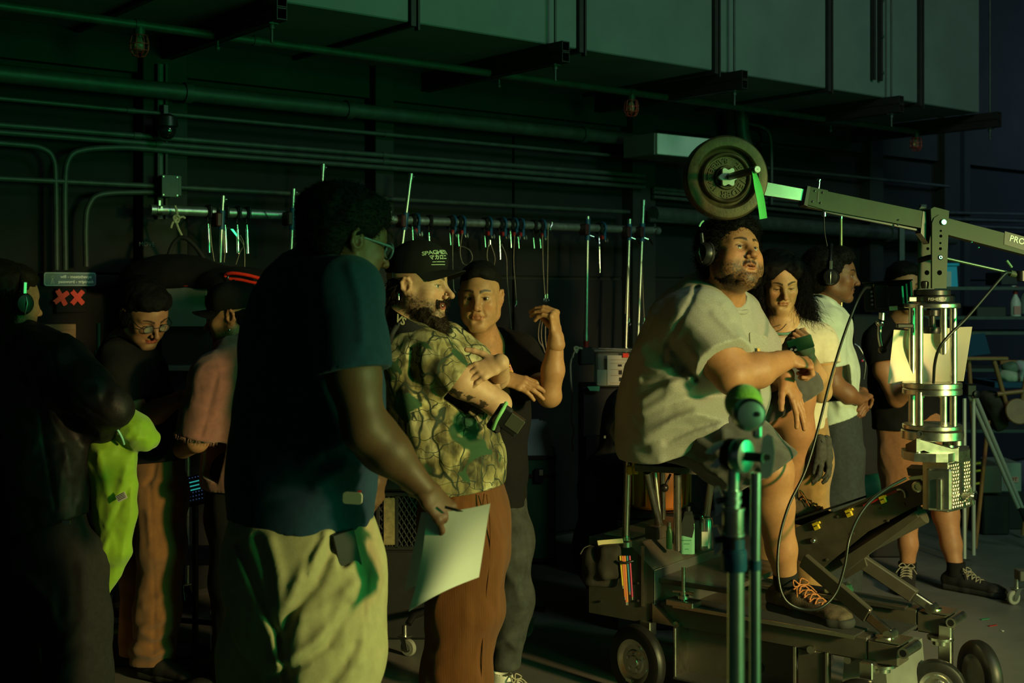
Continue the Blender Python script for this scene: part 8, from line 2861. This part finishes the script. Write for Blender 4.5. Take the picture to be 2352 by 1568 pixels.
# rolling stand base with casters behind the corduroy trousers
rs = empty('rolling_stand',G(1060,1430),'black rolling stand base with three casters behind the corduroy trousers','stand')
cc_ = G(1075,1440) + UP * .14
for (x,y),hx in (((938,1506),0),((955,1442),1),((1210,1462),2)):
 q = G(x,y)
 caster(q,rs,.037,d=(.8,-.5,0) if hx != 2 else (-.6,-.7,0))
 MB().tube([cc_,q + UP * .155 + (cc_ - q).normalized() * .04,q + UP * .140],.015,10).build('stand_leg',M_BLACK,rs)
MB().tube([cc_,G(1250,1475) + UP * .15],.014,10).build('stand_leg',mat('black_gloss',(.01,.012,.01),rough=.25),rs)
MB().cyl(cc_ - UP * .02,cc_ + UP * .75,.018,n=14).build('stand_post',M_BLACK,rs)
# green road case with blank boards on it, rope beside it
rc = 7.3
kr = rc / F_PX
x0,x1 = P(1150,0,rc).x,P(1276,0,rc).x
zt = P(0,1050,rc).z
rd = empty('road_case',Vector(((x0 + x1) / 2,rc,0)),'dark green road case with black latch behind the V-neck person','case')
MB().box(((x0 + x1) / 2,rc + .25,zt * .42),x1 - x0,.48,zt * .80,None,.006).build('case_body',mat('road_case_green',(.020,.095,.045),rough=.5,noise=.2),rd)
MB().box(((x0 + x1) / 2,rc + .25,zt * .91),x1 - x0,.48,zt * .17,None,.006).build('case_lid',mat('road_case_green',()),rd)
for z in (zt * .825,zt * .992,.03):
 MB().box(((x0 + x1) / 2,rc + .25,z),x1 - x0 + .012,.49,.024,None,.003).build('edge_rail',M_DUCT_DK,rd)
lt = MB().box(P(1238,1092,rc - .004),22 * kr,.014,32 * kr,None,.004).build('latch',M_BLACK,rd)
MB().box(P(1243,1085,rc - .014),10 * kr,.008,14 * kr,None,.002).build('latch_tongue',M_STEEL,lt)
lettering('FRAGILE',P(1200,1118,rc - .003),(1,0,0),(0,0,1),.03,.001,mat('stencil',(.16,.26,.16)),rd) if False else None
bs = empty('blank_boards',P(1225,1050,rc + .1),'stack of pale blank boards standing on the green road case','boards')
for i,(xa_,xb_,yt,dz) in enumerate(((1165,1257,968,.0),(1165,1248,965,.02),(1165,1238,962,.04))):
 MB().prism([P(xa_,yt + 3,rc + .10 + dz),P(xb_,yt,rc + .10 + dz),P(1272 - i * 4,1050,rc + .03 + dz),P(1165,1050,rc + .03 + dz)],Vector((0,.006,0))).build('board',mat('pale_board',(.30,.36,.36),rough=.7,noise=.08,nscale=12),bs)
# cabinet with document tub
cb = 7.0
kb_ = cb / F_PX
x0,x1 = P(1338,0,cb).x,P(1500,0,cb).x
zt = P(0,887,cb).z
cbn = empty('black_cabinet',Vector(((x0 + x1) / 2,cb,0)),'black equipment cabinet under the document tub','cabinet')
MB().box(((x0 + x1) / 2,cb + .25,zt / 2),x1 - x0,.46,zt - .02,None,.008).build('cabinet_body',M_BLACK_MATTE,cbn)
MB().box(((x0 + x1) / 2,cb + .01,zt * .52),x1 - x0 - .03,.02,zt * .45,None,.006).build('cabinet_door',M_BLACK,cbn)
MB().cyl(P(1385,1005,cb - .02),P(1385,1018,cb - .02),.006,n=8).build('handle',M_STEEL,cbn)
dt = empty('document_tub',P(1420,885,cb + .1),'clear plastic tub with white forms and a red clip on the cabinet','tub')
M_CLEAR = mat('clear_plastic',(.5,.55,.5),rough=.15,trans=.75,ior=1.2)
MB().box(P(1420,846,cb + .12),108 * kb_,.20,78 * kb_,None,.01).build('tub_body',M_CLEAR,dt)
MB().box(P(1422,803,cb + .12),122 * kb_,.24,5 * kb_,None,.003).build('tub_lid',M_CLEAR,dt)
MB().tube([P(1375,800,cb),P(1470,803,cb)],.005,8).build('lid_edge',M_STEEL,dt)
fs = MB().box(P(1435,850,cb - .005),80 * kb_,.002,68 * kb_).build('form_sheet',mat('form_paper',(.50,.48,.38),rough=.8,noise=.06),dt)
for x,y,w,h in ((1424,839,9,5),(1425,855,8,10),(1426,871,8,9)):
 MB().box(P(x,y,cb - .0075),w * kb_,.001,h * kb_).build('black_mark',M_BLACK,fs)
for y in (826,834,848,862,879):
 MB().box(P(1437,y,cb - .0075),70 * kb_,.001,1.2 * kb_).build('ruled_line',mat('faint_line',(.32,.24,.18)),fs)
MB().box(P(1385,867,cb - .002),26 * kb_,.002,36 * kb_).build('index_card',mat('pale_green_card',(.28,.32,.22),rough=.8),dt)
MB().box(P(1437,816,cb - .010),14 * kb_,.01,10 * kb_,None,.002).build('red_clip',M_TAPE,dt)
MB().prism([P(1349,888,cb - .01),P(1378,887,cb - .01),P(1376,898,cb - .01),P(1355,897,cb - .01)],Vector((0,.03,0))).build('green_tag',mat('green_tag',(.10,.42,.22),rough=.6),cbn)
# backpack against the cabinet
bk = empty('black_backpack',P(1420,1190,6.4),'black backpack with buckles slumped behind the seated person','backpack')
f = Fld(.06)
f.ell(P(1428,1010,6.45),(.11,.12,.26),None,.05)
f.ell(P(1400,1120,6.40),(.16,.14,.20),None,.05)
f.ell(P(1395,1260,6.42),(.18,.16,.24),None,.05)
f.add_noise(folds(.012,(6,6,6),141))
V,Fc = f.mesh(.009)
b_ = mesh_obj('pack_body',V,Fc,M_BLACK_MATTE,bk)
for x,y in ((1424,928),(1430,933),(1389,1003),(1427,1018)):
 MB().box(P(x,y,6.30),.012,.012,.016,None,.002).build('buckle',M_STEEL,b_)
# orange drinks cooler on a crate
oc = 6.1
ko = oc / F_PX
co = empty('orange_cooler',P(1508,1160,oc),'round orange drinks cooler behind the rider seat','cooler')
oq = P(1508,1160,oc)
MB().lathe(oq,(0,0,1),[(68 * ko,0),(72 * ko,.01),(76 * ko,.10),(76 * ko,.235),(72 * ko,.25)],48).build('cooler_body',mat('orange_plastic',(.48,.15,.012),rough=.45,noise=.12,nscale=12),co)
for a in range(12):
 an = -2.9 + a * .45
 d = Vector((math.cos(an),math.sin(an),0))
 MB().cyl(oq + d * (76 * ko) + UP * .02,oq + d * (77 * ko) + UP * .24,.006,n=6).build('rib',mat('orange_plastic',()),co)
MB().box(oq + Vector((0,0,-.02)),.40,.36,.03,None,.006).build('cooler_tray',M_BLACK,co)
MB().box(Vector((oq.x,oq.y,(oq.z - .04) / 2)),.42,.38,oq.z - .04,None,.01).build('black_crate',M_BLACK_MATTE,base=Vector((oq.x,oq.y,0)),label='black storage crate under the orange cooler',cat='crate')
# gloves on the belt of the long-haired person
M_GLOVE = mat('grey_work_glove',(.05,.048,.04),rough=.9,noise=.35,nscale=60,bump=.3,bscale=200)
for i,(x,y,wd) in enumerate(((1884,1030,'left grey work glove clipped to the tan trousers'),(1898,1032,'right grey work glove clipped to the tan trousers'))):
 w = P(x,y,5.36 + .02 * i)
 f = Fld(.008)
 f.cap(w + UP * .04,w - UP * .03,.022,.030,.015)
 hand(f,w,(.06 + .1 * i,0,-1),(.9,-.4,0),1 - 2 * i,.85,curl=((.25,.4,.3),) * 4,thumb=((.35,.9,-.3),.2,.2))
 V,Fc = f.mesh(.004)
 o = mesh_obj('work_glove',V,Fc,M_GLOVE)
 tag(o,wd,'glove','gloves on the belt')
MB().tube(bez([P(1890,1000,5.36),P(1887,1012,5.34),P(1890,1022,5.35)],8),.005,6).build('belt_clip',M_BLACK,base=P(1890,1022,5.35),label='black clip holding the gloves',cat='clip')
# ------------------------------------------------------------------ right background
sz = 9.0
ks = sz / F_PX
sh = empty('shelf_rack',Vector((P(2290,0,sz).x,sz,0)),'dark metal shelf rack in the far right background','shelving')
x0,x1 = P(2120,0,sz).x,P(2560,0,sz).x
M_SHELF = mat('dark_shelf_steel',(.055,.065,.065),rough=.5,noise=.25,nscale=20)
for y in (662,730,765,850,990):
 z = P(0,y,sz).z
 MB().box(((x0 + x1) / 2,sz + .25,z),x1 - x0,.5,.025,None,.002).build('shelf_board',M_SHELF,sh)
for x in (x0,(x0 + x1) / 2 + .5,x1):
 for dy in (0,.5):
  MB().box((x,sz + dy,1.1),.04,.04,2.2,None,.002).build('shelf_post',M_SHELF,sh)
bn = empty('blue_bin',P(2186,660,sz + .1),'bright blue plastic bin on the upper shelf','bin')
q = P(2178,660,sz + .1)
MB().prism([q + Vector((-.13,0,0)),q + Vector((.07,0,0)),q + Vector((.062,0,.155)),q + Vector((-.13,0,.155))],Vector((0,.3,0))).build('bin_body',mat('blue_plastic',(.02,.42,.75),rough=.45),bn)
MB().box(q + Vector((-.03,.15,.165)),.215,.33,.022,None,.006).build('bin_lid',mat('blue_plastic',()),bn)
MB().box(q + Vector((-.005,-.003,.06)),.05,.004,.11).build('bin_label',mat('white_label2',(.55,.55,.5),rough=.7),bn)
sb = empty('spray_bottle',P(2332,728,sz + .05),'white spray bottle with red nozzle on the middle shelf','bottle')
q = P(2332,728,sz + .05)
MB().lathe(q,(0,0,1),[(.036,0),(.038,.008),(.038,.10),(.030,.125),(.014,.155),(.013,.165)],24).build('bottle_body',mat('white_translucent',(.60,.58,.52),rough=.4),sb)
MB().cyl(q + UP * .165,q + UP * .185,.018,n=14).build('red_collar',M_RED,sb)
MB().box(q + Vector((.004,0,.205)),.03,.03,.035,None,.004).build('nozzle',M_RED,sb)
MB().box(q + Vector((-.01,-.002,.215)),.035,.02,.02,None,.003).build('trigger',M_WHITE,sb)
MB().box(q + Vector((0,-.037,.05)),.05,.006,.06,None,.002).build('bottle_label',mat('pink_label',(.55,.25,.22),rough=.7),sb)
b2 = empty('water_bottle',P(2356,720,sz + .05),'clear bottle at the right edge beside the spray bottle','bottle')
q = P(2356,720,sz + .05)
MB().lathe(q,(0,0,1),[(.034,0),(.034,.11),(.030,.13),(.014,.16),(.014,.175)],20).build('bottle_body',M_CLEAR,b2)
MB().cyl(q + UP * .175,q + UP * .19,.016,n=12).build('bottle_cap',M_WHITE,b2)
for x,y,w,h,lab,c in ((2260,715,70,24,'low dark carton on the middle shelf',(.03,.03,.028)),(2300,640,40,30,'dark toolbox on the upper shelf',(.02,.022,.025)),(2150,700,60,50,'black case on the shelf behind the posts',(.015,.015,.016))):
 MB().box(P(x,y,sz + .25),w * ks,.3,h * ks,None,.006).build('storage_box',mat('box_' + lab.replace(' ','_'),c,rough=.6),label=lab,cat='box')
# director's chair
dc = 7.7
ch = empty('director_chair',G(2300,1230),'folding wooden director chair with blue canvas in the right background','chair')
M_CHW = mat('chair_wood',(.30,.12,.045),rough=.45,noise=.25,nscale=14)
MB().box(P(2265,823,dc),.26,.045,.022,None,.005).build('armrest',M_CHW,ch)
MB().box(P(2345,832,dc + .35),.28,.045,.03,None,.005).build('armrest',M_CHW,ch)
for a,b in ((P(2283,828,dc),P(2322,965,dc)),(P(2340,965,dc),P(2362,832,dc)),(P(2225,826,dc + .02),P(2236,1000,dc + .02))):
 MB().cyl(a,b,.014,n=10).build('chair_post',M_CHW,ch)
MB().cyl(P(2290,905,dc),P(2380,895,dc),.014,n=10).build('seat_rail',M_CHW,ch)
MB().prism([P(2285,878,dc),P(2400,878,dc),P(2400,890,dc),P(2285,890,dc)],Vector((0,.4,0))).build('canvas_seat',mat('blue_canvas',(.012,.05,.11),rough=.9),ch)
MB().prism([P(2190,775,dc + .4),P(2262,765,dc + .4),P(2275,812,dc + .4),P(2195,822,dc + .4)],Vector((0,.012,0))).build('canvas_back',mat('blue_canvas',()),ch)
for x in (2240,2380):
 MB().cyl(Vector((P(x,0,dc).x,dc,.02)),P(x + 30,965,dc),.013,n=10).build('chair_leg',M_CHW,ch)
 MB().cyl(Vector((P(x + 30,0,dc).x,dc + .4,.02)),P(x,965,dc + .4),.013,n=10).build('chair_leg',M_CHW,ch)
for x,y,rx,rz,lab,c in ((2318,862,.07,.045,'pale round dish on the chair seat',(.42,.40,.30)),(2322,845,.055,.04,'dull green cap lying on the chair',(.12,.15,.11)),(2345,853,.05,.07,'clear crumpled plastic bag on the chair',(.38,.40,.40))):
 f = Fld(.02)
 q = P(x,y,dc + .12)
 f.ell(q,(rx,rx * .8,rz),None,.01)
 f.ell(q + Vector((rx * .3,0,-rz * .4)),(rx * .9,rx * .7,rz * .5),None,.02)
 f.add_noise(lambda p_: -vnoise(p_ * 30,5) * .006)
 V,Fc = f.mesh(.006)
 tag(mesh_obj('seat_clutter',V,Fc,mat('clutter_' + lab.split()[1] + lab.split()[0],c,rough=.6,noise=.3)),lab,'item')
MB().lathe(P(2338,945,dc - .05),(0,-1,.25),[(0,0),(.075,0),(.08,.008),(.075,.016),(0,.016)],28).build('round_stool_seat',M_CHW,base=P(2338,960,dc - .05),label='round brown wooden disc hanging on the chair',cat='disc')
f = Fld(.04)
f.ell(P(2288,935,dc + .1),(.075,.09,.075),None,.04)
f.ell(P(2270,915,dc + .1),(.05,.08,.05),None,.04)
f.ell(P(2292,965,dc + .1),(.05,.06,.07),None,.04)
f.add_noise(folds(.014,(9,9,7),151))
V,Fc = f.mesh(.008)
tag(mesh_obj('brown_coat',V,Fc,mat('brown_wool',(.055,.035,.026),rough=.95,noise=.3)),'bundled brown coat hanging by the tripod','coat')
# tripod
tp_ = 7.4
tri = empty('tripod',G(2260,1250),'silver legged tripod with black head behind the column','tripod')
ap = P(2232,905,tp_)
MB().box(P(2228,895,tp_),.06,.07,.07,None,.008).build('tripod_head',M_BLACK,tri)
MB().lathe(P(2240,905,tp_ - .03),(.3,-1,0),[(.022,0),(.022,.02),(.012,.024),(0,.024)],16).build('lock_dial',M_BLACK,tri)
for (x,y,dzz),w in (((2343,1165,.25),6),((2215,1080,-.1),4),((2236,1080,.0),4)):
 b = P(x,y,tp_ + dzz)
 s_ = Vector((.017,0,0))
 if x > 2300:
  for sgn in (-1,1):
   MB().cyl(ap + s_ * sgn,b + s_ * sgn * .7,.0125,n=14).build('leg_tube',mat('silver_paint',(.42,.43,.40),rough=.4,metal=.35),tri)
  ft = G(2344,1213)
  MB().cyl(b,b + (b - ap).normalized() * .1,.016,n=12).build('leg',M_BLACK,tri)
 else:
  MB().cyl(P(x,915,tp_),Vector((b.x,b.y,.04)),.0125,n=14).build('leg',mat('silver_paint',(.42,.43,.40),rough=.4,metal=.35),tri)
q = G(2330,1213)
cst = empty('chrome_stand_foot',q,'chrome stand foot on the floor at the right edge','stand')
MB().tube(bez([q + Vector((.02,0,.14)),q + Vector((.012,0,.06)),q + Vector((.0,0,.0))],8),.012,10).build('upright_leg',M_CHROME,cst)
MB().tube(bez([q + Vector((-.16,.1,.03)),q + Vector((-.13,.1,.09)),q + Vector((-.03,.05,.11)),q + Vector((.06,.0,.10))],12),.012,10).build('curved_leg',M_CHROME,cst)
# battery boxes, cables on the floor
bz = 8.4
kz = bz / F_PX
bt = empty('battery_box',Vector((P(2315,0,bz).x,bz,0)),'pale equipment box with a red label standing on the floor','box')
zz0,zz1 = P(0,1130,bz).z,P(0,1063,bz).z
MB().box(((P(2318,0,bz).x),bz + .15,(zz0 + zz1) / 2),58 * kz,.3,zz1 - zz0,None,.008).build('box_body',mat('pale_grey_box',(.26,.28,.24),rough=.5),bt)
MB().box(((P(2318,0,bz).x),bz + .15,zz0 / 2),66 * kz,.32,zz0,None,.008).build('box_plinth',M_BLACK_MATTE,bt)
lb = MB().box(P(2322,1101,bz - .004),34 * kz,.003,13 * kz).build('red_label',mat('pale_red_label',(.55,.30,.24),rough=.7),bt)
lettering('HOT',P(2324,1101,bz - .0065),(1,0,0),(0,0,1),.034,.001,M_RED,lb,bold=.001)
MB().box(P(2262,1095,bz - .05),46 * kz,.25,62 * kz,None,.008).build('tan_case',mat('tan_case',(.085,.078,.055),rough=.6),base=P(2262,1130,bz),label='dull tan case beside the pale equipment box',cat='case')
MB().box(Vector((P(2262,0,bz).x,bz - .05,P(0,1128,bz).z / 2)),60 * kz,.3,P(0,1128,bz).z,None,.01).build('storage_chest',M_BLACK_MATTE,label='black storage chest under the dull tan case',cat='chest')
for y,lab in ((1066,'top'),(1083,'middle'),(1112,'bottom')):
 MB().cyl(P(2232,y,8.2),P(2252,y - 3,8.2),.008,n=8).build('yellow_tube',M_YEL,label=lab + ' yellow tube end behind the tripod leg',cat='tube',group='yellow tube ends')
rg = np.random.default_rng(4)
for i in range(5):
 pts = []
 x,y = 2215 + 30 * i,1168 - 4 * (i % 2)
 for t in range(7):
  pts.append(G(x + 38 * math.cos(t * 1.1 + i),y + 9 * math.sin(t * 1.4 + i * 2)) + UP * (.012 + .01 * (t % 2)))
 MB().tube(bez(pts,30),.011,7).build('floor_cable',M_CORD_BLK,label='black cable coil on the far floor, %s from the column' % ('first','second','third','fourth','fifth')[i],cat='cable',group='cables on the far floor')
q0,q1 = G(2195,1188),G(2400,1182)
d = (q1 - q0).normalized()
MB().box((q0 + q1) / 2 + UP * .002,(q1 - q0).length,.05,.003,(d,UP.cross(d),UP)).build('floor_tape',mat('white_floor_tape',(.45,.46,.44),rough=.6),label='white tape line on the far floor',cat='tape')
MB().box(G(2230,1180) + Vector((0,.25,.06)),.7,.05,.12,None,.01).build('red_pipe',M_RED,label='red pipe lying behind the white tape line',cat='pipe') if False else None
# equipment between the pale shirt and the monitor
ez = 7.7
er = empty('equipment_rack',Vector((P(1985,0,ez).x,ez,0)),'black equipment rack with tiny lights behind the pale green shirt','rack')
MB().box(Vector((P(1992,0,ez).x,ez + .2,.72)),.17,.36,1.44,None,.01).build('rack_body',M_BLACK_MATTE,er)
for x,y,c in ((1981,828,(.8,.05,.08)),(2003,832,(.9,.15,.25)),(1985,826,(.1,.8,.4)),(1978,985,(.9,.6,.2))):
 MB().ball(P(x,y,ez - .01),.006,8,6).build('indicator',mat('led_%d_%d' % (x,y),c,emit=c,estr=.25),er)
MB().box(P(2009,866,ez - .012),9 * ez / F_PX,.003,11 * ez / F_PX).build('white_tag',mat('white_tag',(.55,.58,.58)),er)
MB().tube(bez([P(1963,790,ez - .05),P(1975,800,ez - .06),P(1988,830,ez - .06),P(1984,870,ez - .05)],14),.007,6).build('cable',M_STEEL,er)
gc = empty('grey_cabinet',Vector((P(1955,0,8.2).x,8.2,0)),'grey metal cabinet with twin handles behind the slate trousers','cabinet')
MB().box(Vector((P(1952,0,8.2).x,8.4,.5)),.14,.4,1.0,None,.006).build('cabinet_body',mat('cabinet_grey',(.055,.062,.060),rough=.5),gc)
for y0,y1 in ((995,1010),(1035,1048)):
 MB().tube(bez([P(1948,y0,8.18),P(1955,y0 + 1,8.13),P(1966,y0 + 2,8.13),P(1972,y0 + 3,8.18)],8),.008,8).build('handle',M_SHELF,gc)
gbag = empty('green_sandbag',P(2000,1155,7.6),'dark green rolled bag behind the lifting arm','bag')
f = Fld(.03)
f.cap(P(1968,1130,7.6),P(2020,1118,7.6),.075,.085,.03)
f.add_noise(folds(.006,(8,8,8),161))
V,Fc = f.mesh(.008)
mesh_obj('bag_body',V,Fc,mat('green_nylon',(.008,.12,.055),rough=.7),gbag)
MB().box(Vector((P(1995,0,7.6).x,7.65,P(0,1150,7.6).z / 2)),.34,.3,P(0,1152,7.6).z,None,.01).build('flight_case',M_BLACK_MATTE,label='black flight case under the green rolled bag',cat='case')
# caster of a rolling base at the right edge
rb = empty('rolling_platform',G(2330,1388),'steel caster and grey plate of a rolling platform at the right edge','platform')
caster(G(2328,1388),rb,.036,d=(-.9,-.3,0))
MB().box(G(2345,1388) + Vector((.04,0,.15)),.12,.08,.05,None,.004).build('grey_plate',mat('plate_grey',(.10,.10,.08),rough=.5),rb)
# crumpled gloves on the dolly deck
f = Fld(.012)
q = DP(-.42,.52,.385)
for i in range(6):
 a = i * 1.1
 f.cap(q + Vector((math.cos(a) * .05,math.sin(a) * .03,0)),q + Vector((math.cos(a + 1.3) * .05,math.sin(a + 1.3) * .04,.02)),.013,.010,.01)
V,Fc = f.mesh(.004)
tag(mesh_obj('deck_glove',V,Fc,mat('cream_glove',(.45,.40,.22),rough=.9,col2=(.10,.09,.05),nscale=30,noise=.3)),'crumpled cream work glove lying on the far dolly rail','glove')
for x,y,c,lab in ((2280,1437,(.25,.02,.02),'red scrap of tape on the floor'),(2262,1422,(.02,.18,.08),'green scrap of tape on the floor'),(2302,1449,(.45,.45,.42),'tiny white scrap on the floor')):
 MB().box(G(x,y) + UP * .002,.05 if c[2] < .3 else .012,.012,.003,(Vector((.9,.4,0)).normalized(),Vector((-.4,.9,0)).normalized(),UP)).build('tape_scrap',mat('scrap_' + str(x),c,rough=.7),label=lab,cat='tape')
MB().box(G(1660,1600) + UP * .06,.10,.12,.09,AXD,.004).build('wooden_wedge',M_PLY,label='small wooden wedge beside the dolly skirt',cat='wedge')
